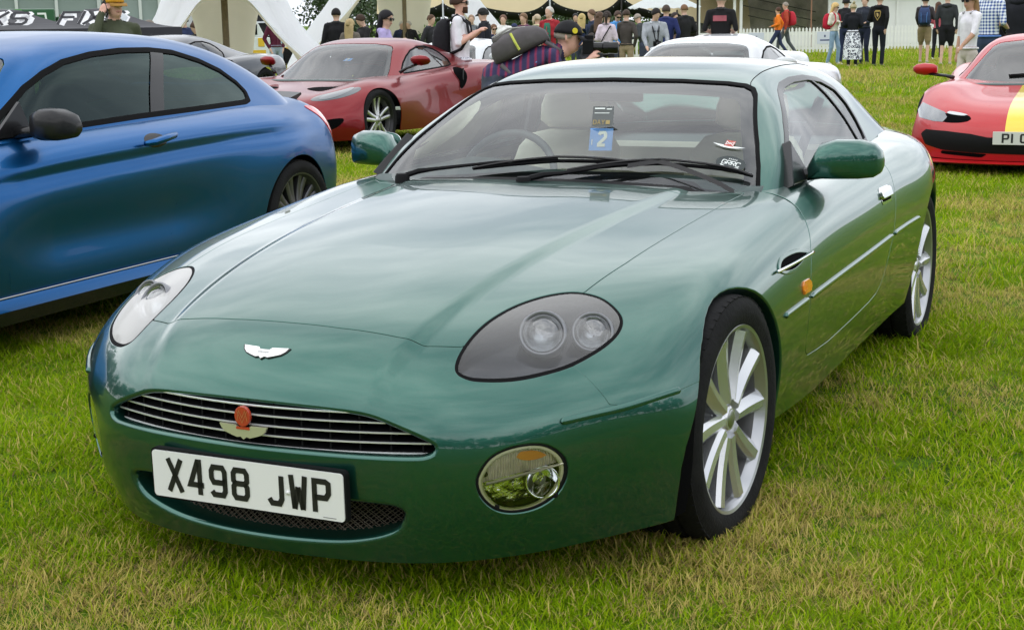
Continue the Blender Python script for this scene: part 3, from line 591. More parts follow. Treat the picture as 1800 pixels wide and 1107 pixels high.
# ------------------------------------------------------------------ green coupe: panels, glass, lamps and trim
from mathutils.bvhtree import BVHTree
def build_hero():
    car = empty('sports_coupe', (0, 0, 0), 0, 'dark green sports coupe with white front number plate X498 JWP, nearest to the camera', 'car')
    P = M['green']
    NU, NV = 260, 420
    LB = surface(LOWER, NU, NV, 5e-5, 2e-4); hood_bulge(LB); renormal(LB, NV, NU)
    UB = surface(UPPER, 200, 240, 2e-5, 1e-4)
    mir = lambda half: list(half) + [(-a, b) for a, b in half[::-1] if abs(a) > 1e-6]
    ax = lambda S: np.abs(S.V[:, 0])
    # outlines
    hood_half = [(0, -.722), (.15, -.722), (.294, -.712), (.36, -.702), (.433, -.668), (.47, -.60), (.53, -.46), (.589, -.319), (.609, -.094), (.625, .301), (.640, .60), (.652, .79), (.648, .805), (.60, .745), (.5, .685), (.3, .612), (0, .588)]
    hood_p = np.array(hood_half + [(-a, b) for a, b in hood_half[-2:0:-1]])
    lamp_p = spline2([(.446, -.728), (.436, -.668), (.442, -.571), (.468, -.475), (.507, -.397), (.551, -.342), (.588, -.320), (.633, -.314), (.677, -.331), (.705, -.359), (.713, -.407), (.698, -.478), (.662, -.560), (.619, -.620), (.572, -.670), (.521, -.710), (.478, -.733)], 5)
    gh = [(0, .499), (.083, .4985), (.182, .496), (.265, .4915), (.312, .484), (.362, .467), (.415, .445), (.448, .427), (.456, .412), (.450, .396), (.432, .387), (.40, .384), (.28, .384), (.147, .385), (0, .385)]
    grille_p = spline2(gh + [(-a, b) for a, b in gh[-2:0:-1]], 4)
    ih = [(0, .300), (.16, .298), (.277, .2935), (.350, .288), (.380, .276), (.388, .254), (.370, .217), (.327, .192), (.24, .170), (.132, .161), (0, .158)]
    intake_p = spline2(ih + [(-a, b) for a, b in ih[-2:0:-1]], 4)
    fog_p = spline2([(.521, .328), (.528, .357), (.549, .390), (.581, .408), (.621, .413), (.651, .405), (.675, .381), (.685, .350), (.679, .309), (.656, .271), (.622, .249), (.582, .245), (.551, .259), (.529, .291)], 4)
    door_p = np.array([(.86, .80), (.80, .777), (.754, .751), (.72, .72), (.667, .663), (.632, .60), (.615, .53), (.60, .471), (.590, .40), (.60, .368), (.635, .352), (.75, .345), (.901, .341), (1.2, .352), (1.459, .366), (1.56, .378), (1.614, .40), (1.652, .431), (1.77, .561), (1.824, .654), (1.851, .731), (1.880, .775), (1.91, .82), (1.93, .95), (.86, .95)])
    bump_p = np.array([(-1.3, -.1), (-1.3, .9), (-.565, .9), (-.562, .56), (-.557, .51), (-.551, .472), (-.52, .4655), (-.40, .472), (-.31, .479), (-.15, .484), (-.15, -.1)])
    def arch(cy, r, cz=.318):
        a = np.linspace(0, math.pi, 25); return np.array([(cy + r * math.cos(t), cz + r * math.sin(t)) for t in a] + [(cy - r, -.2), (cy + r, -.2)])
    cab_half = [(0, .66), (.3, .68), (.5, .735), (.63, .80), (.685, .86), (.715, .93), (.728, 1.02), (.735, 1.4), (.733, 2.0), (.72, 2.4), (.66, 2.7), (.5, 2.88), (0, 2.95)]
    cab_p = np.array(cab_half + [(-a, b) for a, b in cab_half[-2:0:-1]])
    G = .0024                                         # half a shut gap
    XY = lambda S: S.V[:, :2]; XZ = lambda S: S.V[:, [0, 2]]; YZ = lambda S: S.V[:, 1:]
    AXY = lambda S: np.stack([ax(S), S.V[:, 1]], 1); AXZ = lambda S: np.stack([ax(S), S.V[:, 2]], 1)
    cowl_src = LB.clip(np.minimum(sdp(XY(LB), np.array([(-.66, .3), (.66, .3), (.71, .80), (.74, .95), (.6, 1.05), (0, 1.0), (-.6, 1.05), (-.74, .95), (-.71, .80)])), LB.V[:, 2] - .6))
    body = LB.clip(-np.minimum(sdp(XY(LB), cab_p), LB.V[:, 2] - .6))
    # wheel arches
    for cy, r in ((.004, .337), (2.595, .352)):
        body = body.clip(-np.minimum(sdp(YZ(body), arch(cy, r)), ax(body) - .55))
    fl_ = np.array([(-.10, .60), (-.232, .56), (-.262, .53), (-.290, .49), (-.322, .44), (-.35, .39), (-.374, .34), (-.385, .29), (-.383, .22), (-.378, .17), (-.378, -.2), (-.1, -.2)])
    body = body.clip(-np.minimum(sdp(YZ(body), fl_), ax(body) - .55))
    body = body.clip(body.V[:, 2] - .128)
    up = lambda S: S.V[:, 2] - .45
    lamp_f = lambda S: np.minimum(sdp(AXY(S), lamp_p), S.V[:, 2] - .5)
    hf = lambda S: np.minimum(sdp(XY(S), hood_p), S.V[:, 2] - .5)
    hood = body.clip(hf(body) - G); body = body.clip(-hf(body) - G)
    lens = None
    # bonnet, cut back around the lamps
    hood = hood.clip(-lamp_f(hood) - .001)
    lamp_src = LB.clip(np.minimum(sdp(AXY(LB), lamp_p) + .004, LB.V[:, 2] - .5))
    body = body.clip(-lamp_f(body) - .001)
    fr = lambda f, S: np.minimum(f, -.5 - S.V[:, 1])
    body = body.clip(-fr(sdp(XZ(body), grille_p), body))
    body = body.clip(-fr(sdp(XZ(body), intake_p), body))
    body = body.clip(-fr(sdp(AXZ(body), fog_p), body))
    df = lambda S: np.minimum(sdp(YZ(S), door_p), ax(S) - .6)
    doors = body.clip(df(body) - G); body = body.clip(-df(body) - G)
    bf = lambda S: sdp(YZ(S), bump_p)
    bumper = body.clip(bf(body) - .0012); shell = body.clip(-bf(body) - .0012)
    inbox = lambda c, d: (lambda m: (np.abs(m - np.array(c)) < np.array(d)).all(1))
    hood.roll(.002, .003, 2).obj('bonnet', P, car)
    # bumper: big soft returns at grille and intake, small elsewhere
    gsel = lambda m: (sdp(m[:, [0, 2]], grille_p) > -.004) & (m[:, 1] < -.6)
    isel = lambda m: (sdp(m[:, [0, 2]], intake_p) > -.004) & (m[:, 1] < -.6)
    fsel = lambda m: (sdp(np.stack([np.abs(m[:, 0]), m[:, 2]], 1), fog_p) > -.004) & (m[:, 1] < -.5)
    other = lambda m: ~(gsel(m) | isel(m) | fsel(m))
    bp_ = bumper.copy(); nb = len(bp_.V)
    b1 = bumper.roll(.010, .055, 5, gsel, (0, 1, 0.02)); b2 = bumper.roll(.014, .075, 5, isel, (0, 1, .05)); b3 = bumper.roll(.004, .03, 3, fsel, (0, 1, 0)); b4 = bumper.roll(.002, .003, 2, other)
    bp_ = b1
    for q in (b2, b3, b4):
        k = len(bumper.V); kf = len(bumper.F); bp_ = bp_.join(TM(q.V[k:], q.N[k:], q.F[kf:] - k))
    bp_.obj('front_bumper', P, car)
    asel = lambda m: (np.abs(m[:, 0]) > .55) & ((np.hypot(m[:, 1] - .004, m[:, 2] - .318) < .345) | (np.hypot(m[:, 1] - 2.595, m[:, 2] - .318) < .36) | ((m[:, 2] < .32) & ((np.abs(m[:, 1] - .004) < .345) | (np.abs(m[:, 1] - 2.595) < .36))))
    s1 = shell.roll(.006, .03, 4, asel); s2 = shell.roll(.002, .003, 2, lambda m: ~asel(m)); k = len(shell.V); kf = len(shell.F)
    shell2 = s1.join(TM(s2.V[k:], s2.N[k:], s2.F[kf:] - k))
    # split left / right so that each wing is a part of its own
    w = shell2.V[:, 0]; fy = 1.9
    for nm, sgn in (('side_panel', 1), ('side_panel', -1)):
        q = shell2.clip(sgn * w - .0); q.obj(nm, P, car)
    for sgn in (1, -1):
        d = doors.clip(sgn * doors.V[:, 0]).roll(.002, .003, 2); o = d.obj('door', P, car)
    # dark inner shell under the gaps
    inner = LB.clip(-np.minimum(sdp(XY(LB), cab_p), LB.V[:, 2] - .6))
    for cy, r in ((.004, .34), (2.595, .355)): inner = inner.clip(-np.minimum(sdp(YZ(inner), arch(cy, r)), ax(inner) - .45))
    for f_, g_ in ((grille_p, .0), (intake_p, .0)): inner = inner.clip(-fr(sdp(XZ(inner), f_), inner))
    inner = inner.clip(-fr(sdp(AXZ(inner), fog_p), inner)).clip(-lamp_f(inner) if False else inner.V[:, 2] - .15)
    inner = inner.clip(-lamp_f(inner))
    inner.off(-.008).obj('inner_structure', M['dark'], car)
    # wheel-arch liners and floor
    for cy, r in ((.004, .345), (2.595, .36)):
        for sg in (1, -1):
            b = MB(); a = np.linspace(-.12, math.pi + .12, 24); n = len(a); V = [(xx, cy + r * math.cos(t), .318 + r * math.sin(t)) for xx in (sg * .45, sg * .80) for t in a]
            b.add(V, [(i, i + 1, n + i + 1, n + i) for i in range(n - 1)] + [tuple(range(n))]); b.build('arch_liner', M['dark'], car, fix=False)
    MB().box((0, 1.55, .2), (1.36, 3.7, .06)).box((0, -.38, .2), (.9, .45, .04)).build('floor_pan', M['dark'], car)
    # cowl
    cw = cowl_src.clip(-(sdp(XY(cowl_src), hood_p) + .004)); cw = cw.off(-.010)
    cw.obj('scuttle_panel', M['black_matte'], car)
    b = MB()
    for k in range(46):
        xx = -.46 + k * .02; yy = .60 + .35 * xx * xx + .035; 
        if abs(xx) > .03: b.box((xx, yy + .01, .822 - .055 * xx * xx - .012), (.006, .05, .008), rotz(-.5))
    tag(b.build('scuttle_louvre', M['black_rubber'], car), kind='stuff')
    # ---------------- greenhouse
    sh = [(0, 1.121), (.255, 1.1165), (.413, 1.108), (.475, 1.100), (.507, 1.088), (.527, 1.070), (.54, 1.052), (.575, .996), (.617, .93), (.648, .868), (.672, .80), (.675, .70), (0, .70)]
    scr_p = np.array(sh + [(-a, b) for a, b in sh[-2:0:-1]])
    sf = lambda S: np.minimum(sdp(XZ(S), scr_p), 1.50 - S.V[:, 1])
    dlo = [(1.152, .924), (1.27, .984), (1.387, 1.034), (1.455, 1.06), (1.509, 1.078), (1.60, 1.099), (1.734, 1.112), (1.887, 1.114), (2.014, 1.101), (2.126, 1.064), (2.188, 1.005), (2.215, .94), (2.222, .88), (2.215, .845), (2.10, .833), (1.8, .826), (1.4, .815), (1.1, .80), (.995, .795), (1.06, .86)]
    dlo_p = np.array(dlo)
    wf = lambda S: np.minimum(sdp(YZ(S), dlo_p), ax(S) - .40)
    rw = [(0, 2.26), (.33, 2.27), (.49, 2.33), (.53, 2.46), (.54, 2.84), (.48, 3.0), (0, 3.06)]; rw_p = np.array(rw + [(-a, b) for a, b in rw[-2:0:-1]])
    rf = lambda S: np.minimum(sdp(XY(S), rw_p), S.V[:, 1] - 2.0)
    roof = UB.clip(-sf(UB)); roof = roof.clip(-wf(roof)); roof = roof.clip(-rf(roof))
    roof.roll(.003, .02, 3).obj('roof', P, car)
    roof.clip(-(wf(roof) + .012)).clip(np.minimum(1, .0 + 1)) if False else None
    inner_u = UB.clip(-(sf(UB) + 0.0)); inner_u = inner_u.clip(-wf(inner_u)); inner_u = inner_u.clip(-rf(inner_u)); inner_u.off(-.022).flip().obj('headlining', M['lining_beige'], car)
    ws = UB.clip(sf(UB) - .004); ws.off(-.003).obj('windscreen', M['glass_screen'], car)
    frit = UB.clip(sf(UB) - .006); frit = frit.clip(-(np.minimum(sdp(XZ(frit), scr_p), 1.5 - frit.V[:, 1]) - .038)); frit.off(-.007).obj('windscreen_border', M['frit'], car)
    ring = UB.clip(sf(UB) + .002); ring = ring.clip(-(sf(ring) - .005)); ring.off(.0015).roll(.002, .012, 2).obj('windscreen_seal', M['black_rubber'], car)
    rear = UB.clip(rf(UB) - .003); rear.off(-.003).obj('rear_window', M['glass'], car)
    for sg in (1, -1):
        side = UB.clip(sg * UB.V[:, 0])
        g = side.clip(wf(side) - .012)
        bx = lambda S: S.V[:, 1] - np.interp(S.V[:, 2], [.80, .866, .949, 1.041, 1.096, 1.2], [2.12, 2.098, 2.055, 1.981, 1.93, 1.85])
        g.clip(-bx(g) - .005).off(-.004).obj('door_window', M['glass'], car); g.clip(bx(g) - .009).off(-.004).obj('quarter_window', M['glass'], car)
        r_ = side.clip(wf(side) - .0005); r_ = r_.clip(-(wf(r_) - .017)); r_.off(.002).roll(.003, .012, 2).obj('window_seal', M['black_gloss'], car)
        v_ = side.clip(wf(side) - .01); v_ = v_.clip(.008 - np.abs(bx(v_))); v_.off(.001).roll(.002, .01, 2).obj('window_divider', M['black_gloss'], car)
    # roof gutter line
    for sg in (1, -1):
        ys_ = np.linspace(1.385, 2.42, 24); xs_ = np.interp(ys_, [1.37, 1.40, 1.45, 1.6, 2.0, 2.4, 2.7], [.500, .487, .478, .47, .475, .47, .44]); bu = BVHTree.FromPolygons(UB.V.tolist(), UB.F.tolist())
        MB().tube([np.array(bu.ray_cast(Vector((sg * x, y, 3)), Vector((0, 0, -1)))[0]) for x, y in zip(xs_, ys_)], .0018, 5).build('roof_seam', M['black_rubber'], car)
    # ---------------- lamps
    for sg in (1, -1):
        half = lamp_src.clip(sg * lamp_src.V[:, 0])
        lf = lambda S: sdp(AXY(S), lamp_p)
        ln = half.clip(lf(half) - .006); ln = ln.off(-.002).roll(.003, .012, 3)
        lamp = empty('headlamp'); lamp.parent = car
        ln.obj('lens', M['lamp_cover'], lamp)
        sl = half.clip(lf(half) - .0002); sl = sl.clip(-(lf(sl) - .007)); sl.off(-.0012).roll(.001, .02, 2).obj('seal', M['black_rubber'], lamp)
        # bucket: surface sunk below the lens, deeper towards the middle
        bk = half.clip(lf(half) - .004); dd = np.clip(lf(bk), 0, .06); dep = .010 + .058 * (1 - np.exp(-dd / .022))
        bk.V = bk.V - bk.N * dep[:, None]; bk.obj('reflector_bowl', M['lamp_grey'], lamp)
        for (cx, cy, cz, r, nm) in ((.560, -.50, .612, .052, 'projector'), (.652, -.42, .606, .046, 'high_beam')):
            c = np.array([sg * cx, cy, cz]); dr = np.array([sg * .28, -.80, .50]); dr /= np.linalg.norm(dr)
            u = np.cross([0, 0, 1.0], dr); u /= np.linalg.norm(u); v = np.cross(dr, u); Mx = np.stack([u, -dr, v], 1)
            b = MB(); b.lathe([(r * .72, .03), (r * .9, -.004), (r * .97, -.010), (r * 1.05, -.010), (r * 1.09, -.004), (r * 1.05, .03)], 'y', c, 36, Mx); b.build(nm + '_ring', M['lamp_ring'], lamp, smooth=True)
            b = MB(); b.lathe([(0.002, .026), (r * .3, .022), (r * .6, .012), (r * .88, -.006)], 'y', c, 36, Mx); b.build(nm + '_reflector', M['lamp_refl'], lamp, smooth=True)
            b = MB(); b.lathe([(0.0005, -.020), (r * .3, -.019), (r * .55, -.014), (r * .8, -.004), (r * .86, .002)], 'y', c, 32, Mx); b.build(nm + '_lens', M['lamp_inner'], lamp, smooth=True)
    # fog and indicator lamps in the bumper
    fog_src = LB.clip(np.minimum(sdp(AXZ(LB), fog_p) + .002, -.5 - LB.V[:, 1]))
    for sg in (1, -1):
        half = fog_src.clip(sg * fog_src.V[:, 0]); ff = lambda S: sdp(AXZ(S), fog_p)
        fog = empty('fog_lamp'); fog.parent = car
        q = half.clip(ff(half) - .001); q.clip(-(ff(q) - .007)).off(-.004).roll(.002, .02, 2).obj('surround', M['black_matte'], fog)
        q = half.clip(ff(half) - .0065); bz = lambda S: S.V[:, 2] - (.338 + (ax(S) - .60) * .22)
        q.clip(-(ff(q) - .016)).off(-.006).obj('rim', M['fog_rim'], fog)
        g = half.clip(ff(half) - .013); g.off(-.005).obj('lens', M['lamp_glass'], fog)
        up_ = half.clip(ff(half) - .014); up_ = up_.clip(bz(up_)); up_.off(-.018).obj('indicator', M['fog_amber'], fog)
        lo = half.clip(ff(half) - .016); lo = lo.clip(-bz(lo) - .004); dd = np.clip(ff(lo), 0, .05); lo.V = lo.V - lo.N * (.014 + .03 * (1 - np.exp(-dd / .015)))[:, None]; lo.obj('reflector', M['fog_refl'], fog)
        am = half.clip(ff(half) - .022); am = am.clip(sdp(AXZ(am), np.array([(.628 + .028 * math.cos(t), .381 + .014 * math.sin(t)) for t in np.linspace(0, 2 * math.pi, 20, endpoint=False)]))); am.off(-.0165).obj('amber_bulb', M['amber_bulb'], fog)
        bl_ = BVHTree.FromPolygons(LB.V.tolist(), LB.F.tolist()); MB().tube([np.array(bl_.ray_cast(Vector((sg * x, -2, .338 + (x - .60) * .22)), Vector((0, 1, 0)))[0]) + np.array((0, .012, 0)) for x in np.linspace(.538, .672, 9)], .0035, 6).build('divider', M['fog_rim'], fog)
        c = np.array([sg * .632, -.672, .312]); dr = np.array([sg * .45, -.88, .05]); dr /= np.linalg.norm(dr); u = np.cross([0, 0, 1.0], dr); u /= np.linalg.norm(u); v = np.cross(dr, u); Mx = np.stack([u, -dr, v], 1)
        b = MB(); b.lathe([(.001, .03), (.02, .024), (.034, .006), (.038, .002), (.04, .006)], 'y', c, 30, Mx); b.build('bulb_bowl', M['chrome'], fog, smooth=True)
        for (px_, pz) in ((.533, .345), (.675, .372), (.553, .268), (.655, .280)):
            b = MB(); yy = np.interp(px_, [.52, .60, .69], [-.787, -.727, -.634]); b.lathe([(.0, -.002), (.006, -.002), (.007, .004)], 'y', (sg * px_, yy + .013, pz), 12); b.build('screw', M['black_matte'], fog)
    # ---------------- grille
    gy = lambda x: -.893 + .45 * x * x
    gr = empty('grille'); gr.parent = car
    for z, w in ((.4835, .272), (.462, .345), (.439, .405), (.4165, .436), (.3935, .432)):
        xs = np.linspace(-w, w, 41)
        b = MB(); rings = []
        for x in xs: rings.append([(x, gy(x), z - .0022), (x, gy(x) - .0035, z - .0012), (x, gy(x) - .0035, z + .0012), (x, gy(x), z + .0022)])
        b.loft(rings); b.build('grille_bar', M['bar_metal'], gr, auto=.6)
        b = MB(); rings = [[(x, gy(x) + .001, z - .003), (x, gy(x) + .032, z + .004), (x, gy(x) + .032, z + .008), (x, gy(x) + .001, z + .003)] for x in xs]
        b.loft(rings); b.build('grille_slat', M['black_matte'], gr)
    b = MB()
    for k in range(-6, 7):
        x = k * .068; h = np.interp(abs(x), [0, .27, .44], [.495, .49, .425]); MB().box((x, gy(x) + .02, (h + .388) / 2), (.004, .03, h - .388)).build('grille_fin', M['black_matte'], gr)
    b = MB(); xs = np.linspace(-.46, .46, 21); b.add([(x, gy(x) + .045, .375) for x in xs] + [(x, gy(x) + .045, .51) for x in xs], [(i, i + 1, 22 + i, 21 + i) for i in range(20)]); b.build('grille_back', M['dark'], gr)
    # intake mesh: woven wire
    it = empty('lower_intake'); it.parent = car; iy = lambda x: -.823 + .45 * x * x
    b = MB(); xs = np.linspace(-.40, .40, 21); b.add([(x, iy(x) + .02, .15) for x in xs] + [(x, iy(x) + .02, .31) for x in xs], [(i, i + 1, 22 + i, 21 + i) for i in range(20)]); b.build('intake_back', M['dark'], it)
    b = MB()
    for s in (1, -1):
        for k in range(-62, 63):
            x0 = k * .0125; pts = []
            for t in np.linspace(0, 1, 4):
                z = .17 + .125 * t; x = x0 + s * .125 * t * 1.25 - s * .078
                if abs(x) < .39: pts.append((x, iy(x) + .002 * s * (1 if k % 2 else -1), z))
            if len(pts) > 1: b.tube(pts, .0011, 4, False)
    tag(b.build('wire_mesh', M['mesh_wire'], it), kind='stuff')
    # emblem on the grille: red crest over silver wings
    em = empty('grille_emblem'); em.parent = car
    b = MB(); a = np.linspace(0, 2 * math.pi, 28, endpoint=False); b.prism([(.021 * math.cos(t), .461 + .024 * math.sin(t)) for t in a], -.914, -.905, 1); b.build('crest', M['emblem_red'], em, bevel=.002)
    wing = [(-.066, .0135), (-.02, .012), (-.014, .006), (.014, .006), (.02, .012), (.066, .0135), (.060, .002), (.05, -.006), (.035, -.011), (.018, -.016), (.008, -.014), (0, -.02), (-.008, -.014), (-.018, -.016), (-.035, -.011), (-.05, -.006), (-.060, .002)]
    b = MB(); b.prism([(x * .98, .427 + z) for x, z in wing], -.912, -.906, 1); b.build('wings', M['badge_silver'], em)
    b = MB(); stroke(b, [(-.014, .450), (-.008, .474), (0, .458), (.008, .474), (.014, .450)], .0022, (0, -.9145, 0), (1, 0, 0), (0, 0, 1), (0, -1, 0)); stroke(b, [(-.014, .474), (0, .446), (.014, .474)], .0016, (0, -.9146, 0), (1, 0, 0), (0, 0, 1), (0, -1, 0)); b.build('crest_mark', M['emblem_gold'], em, fix=False)
    b = MB(); b.box((0, -.9125, .4335), (.036, .002, .006)); b.build('crest_band', M['emblem_red'], em)
    # winged badge on the nose, lying on the surface
    bd = empty('nose_badge'); bd.parent = car
    bvh = BVHTree.FromPolygons(LB.V.tolist(), LB.F.tolist())
    def onto(pts, lift, d=Vector((0, 1, 0)), src=-2.0):
        o = []
        for p in pts:
            h = bvh.ray_cast(Vector((p[0], src, p[1])), d); o.append(np.array(h[0]) + np.array(h[1]) * lift if h[0] is not None else np.array((p[0], -.8, p[1])))
        return np.array(o)
    def ray_n(p, d): h = bvh.ray_cast(Vector(p), Vector(d)); return np.array(h[0]), np.array(h[1])
    wg = np.array(wing) * [.92, .98]; c0, n0 = ray_n((0, -2, .588), (0, 1, 0)); n0 = n0 if n0[1] < 0 else -n0
    tz = np.cross([1.0, 0, 0], n0); tz = tz if tz[2] > 0 else -tz
    def plate_on(poly, lo, hi):
        m = len(poly); V = np.array([c0 + np.array([x, 0, 0]) + tz * z + n0 * l + np.array([0, .10 * x * x * 8, 0]) for l in (lo, hi) for x, z in poly])
        return V, [tuple(range(m))[::-1], tuple(range(m, 2 * m))] + [(i, (i + 1) % m, m + (i + 1) % m, m + i) for i in range(m)]
    b = MB(); b.add(*plate_on(wg, -.006, .0045)); b.build('wings', M['badge_white'], bd)
    b = MB(); b.add(*plate_on(wg * 1.07 + [0, -.0005], -.006, .003)); b.build('outline', M['letter'], bd)
    b = MB(); text_mesh(b, 'ASTON MARTIN', c0 + np.array([-.016, 0, 0]) + tz * -.004 + n0 * .0051, (1, 0, 0), tz, n0, .0022, .0045, .0006, .0006, .0016); b.build('lettering', M['letter'], bd, fix=False)
    # number plate
    pl = empty('number_plate'); pl.parent = car
    th = -.02; uz = np.array([0, math.sin(th), math.cos(th)]); un = np.array([0, -math.cos(th), math.sin(th)]); pc = np.array([.006, -.922, .3035])
    def rrect(w, h, r, n=6):
        o = []
        for cx, cy, a0 in ((w / 2 - r, h / 2 - r, 0), (-w / 2 + r, h / 2 - r, 90), (-w / 2 + r, -h / 2 + r, 180), (w / 2 - r, -h / 2 + r, 270)):
            o += [(cx + r * math.cos(R_(a0 + 90 * k / n)), cy + r * math.sin(R_(a0 + 90 * k / n))) for k in range(n + 1)]
        return o
    def slab(b, poly, l0, l1):
        m = len(poly); V = [pc + np.array([x, 0, 0]) + uz * z + un * l for l in (l0, l1) for x, z in poly]
        b.add(V, [tuple(range(m))[::-1], tuple(range(m, 2 * m))] + [(i, (i + 1) % m, m + (i + 1) % m, m + i) for i in range(m)])
    b = MB(); slab(b, rrect(.520, .111, .009), -.003, .0); b.build('plate', M['white_plate'], pl)
    b = MB(); slab(b, rrect(.530, .121, .012), -.020, -.0032); slab(b, rrect(.46, .09, .01), -.07, -.02); b.build('bracket', M['black_matte'], pl)
    letters(pl, 'X498 JWP', pc + np.array([-.2215, 0, 0]) + uz * -.0395 + un * .0012, (1, 0, 0), uz, un, .050, .079, .0135, .011, .034, M['letter'])
    b = MB(); b.add(*(lambda q: (q[0], q[1]))(((lambda o: ([o + np.array([x, 0, 0]) + uz * z for x, z in ((0, 0), (.034, 0), (.034, .0012), (0, .0012))], [(0, 1, 2, 3)]))(pc + np.array([.205, 0, 0]) + uz * -.050 + un * .001)))); b.build('maker_line', M['letter'], pl, fix=False)
    b = MB(); 
    for xx, zz in ((.115, -.004),): b.lathe([(0, -.004), (.005, -.003), (.0055, 0)], 'y', pc + np.array([xx, 0, zz]), 12)
    b.build('screw', M['white_plate'], pl, smooth=True)
    # ---------------- rubbing strips
    def strip(name, path, w, t, mat_, n=40):
        pp = spline2(path, 12, False); rings = []
        for i, p in enumerate(pp):
            sg = 1 if p[0] > 0 else -1
            loc, nr, _, _ = bvh.find_nearest(Vector(p)); loc = np.array(loc); nr = np.array(nr)
            if nr[0] * p[0] < 0 and abs(nr[0]) > .1: nr = -nr
            d = pp[min(i + 1, len(pp) - 1)] - pp[max(i - 1, 0)]; d /= np.linalg.norm(d); up = np.cross(nr, d); up /= np.linalg.norm(up)
            up = up if up[2] > 0 else -up; e = min(1.0, .35 + min(i, len(pp) - 1 - i) * .5)
            rings.append([loc - up * w * .5 * e - nr * .004, loc - up * w * .5 * e + nr * t * .55, loc - up * w * .2 * e + nr * t, loc + up * w * .2 * e + nr * t, loc + up * w * .5 * e + nr * t * .55, loc + up * w * .5 * e - nr * .004])
        b = MB(); b.loft(rings); return b.build(name, mat_, car, auto=.9)
    for sg in (1, -1):
        m_ = lambda pts: [(sg * x, y, z) for x, y, z in pts]
        strip('rubbing_strip', m_([(.668, -.651, .450), (.72, -.59, .457), (.773, -.52, .463), (.82, -.43, .471), (.848, -.372, .475)]), .017, .007, P)
        strip('rubbing_strip', m_([(.904, .352, .520), (.907, .45, .523), (.91, .585, .527)]), .017, .007, P)
        strip('rubbing_strip', m_([(.91, .618, .528), (.914, 1.0, .538), (.917, 1.5, .55), (.918, 1.745, .556)]), .017, .007, P)
        strip('rubbing_strip', m_([(.918, 1.79, .557), (.919, 2.0, .560), (.919, 2.215, .563)]), .017, .007, P)
        # wing vent with bright bar
        vp = spline2([(.345, .650), (.375, .667), (.42, .676), (.52, .677), (.60, .667), (.640, .654), (.56, .634), (.479, .625), (.41, .628), (.365, .637)], 4)
        vs = LB.clip(np.minimum(sdp(YZ(LB), vp), sg * LB.V[:, 0] - .6)); vt = empty('wing_vent'); vt.parent = car
        q = vs.clip(sdp(YZ(vs), vp) - .006); q.off(.0012).obj('vent_opening', M['dark'], vt)
        q = vs.clip(-(sdp(YZ(vs), vp) - .007)); q.off(.004).roll(.002, .004, 2).obj('vent_frame', P, vt)
        pts = np.array(m_([(.886, .318, .648), (.893, .48, .6505), (.897, .652, .654)])); rings = []
        b = MB(); b.tube(spline2(pts + [sg * .006, 0, 0], 8, False), [.005] * 17, 8); b.build('vent_bar', M['chrome'], vt, smooth=True)
        # side repeater
        sp = np.array(rrect(.075, .036, .012)) + [.572, .566]; ss = LB.clip(np.minimum(sdp(YZ(LB), sp), sg * LB.V[:, 0] - .6)); dd = np.clip(sdp(YZ(ss), sp), 0, .02); ss.V = ss.V + ss.N * (.004 + .008 * (1 - np.exp(-dd / .004)))[:, None]
        ss.roll(.002, .012, 2).obj('side_repeater', M['amber'], car)
        # door handle: chrome flap in a recess
        hp = np.array(rrect(.155, .058, .016)) + [1.69, .706]; hs_ = LB.clip(np.minimum(sdp(YZ(LB), hp), sg * LB.V[:, 0] - .6)); dh = empty('door_handle'); dh.parent = car
        hs_.off(.0015).obj('handle_recess', M['chrome'], dh)
        q = hs_.clip(sdp(YZ(hs_), hp) - .008); q = q.clip(q.V[:, 2] - .700); q.off(.012).roll(.004, .010, 3).obj('handle_flap', M['chrome'], dh)
        q = hs_.clip(sdp(YZ(hs_), hp) - .010); q = q.clip(.697 - q.V[:, 2]); q.off(.003).obj('handle_well', M['dark'], dh)
        # fuel filler ring only on one side
        if False:
            fp = np.array([(2.20 + .062 * math.cos(t), .775 + .022 * math.sin(t)) for t in np.linspace(0, 2 * math.pi, 28, endpoint=False)]); fs = LB.clip(np.minimum(sdp(YZ(LB), fp) + .002, sg * LB.V[:, 0] - .6)); q = fs.clip(-(np.abs(sdp(YZ(fs), fp)) - .0025)) if False else fs.clip(.003 - np.abs(sdp(YZ(fs), fp) - .001))
            if len(q.F): q.off(.0008).obj('filler_ring', M['black_rubber'], car)
    # ---------------- door mirrors
    for sg in (1, -1):
        mr = empty('door_mirror'); mr.parent = car
        rings = []
        for t, hx, hy, hz, dy, dz in ((0, 0, .022, .012, .014, -.044), (.07, 0, .040, .026, .008, -.031), (.2, 0, .052, .051, .0, -.005), (.42, 0, .056, .057, -.004, .001), (.72, 0, .053, .056, .004, .0), (.90, 0, .043, .048, .016, -.005), (.975, 0, .028, .032, .028, -.010), (1.0, 0, .010, .012, .036, -.014)):
            x = .750 + .232 * t; rr = []
            for a in np.linspace(0, 2 * math.pi, 24, endpoint=False):
                c, s_ = math.cos(a), math.sin(a); e = .62; rr.append((sg * x, 1.165 + dy + .10 * (t - .4) * .5 + hy * math.copysign(abs(c) ** e, c), (.877 + dz) + 1.08 * hz * math.copysign(abs(s_) ** e, s_) + .010 * math.cos(a) * (1 if c < 0 else 0)))
            rings.append(rr if sg > 0 else rr[::-1])
        b = MB(); b.loft(rings); b.build('mirror_housing', P, mr, smooth=True)
        b = MB(); b.tube([(sg * .70, 1.10, .815), (sg * .735, 1.13, .826), (sg * .80, 1.155, .833), (sg * .88, 1.165, .835), (sg * .95, 1.175, .843)], [.026, .022, .020, .016, .006], 14); b.build('mirror_arm', M['black_gloss'], mr, smooth=True)
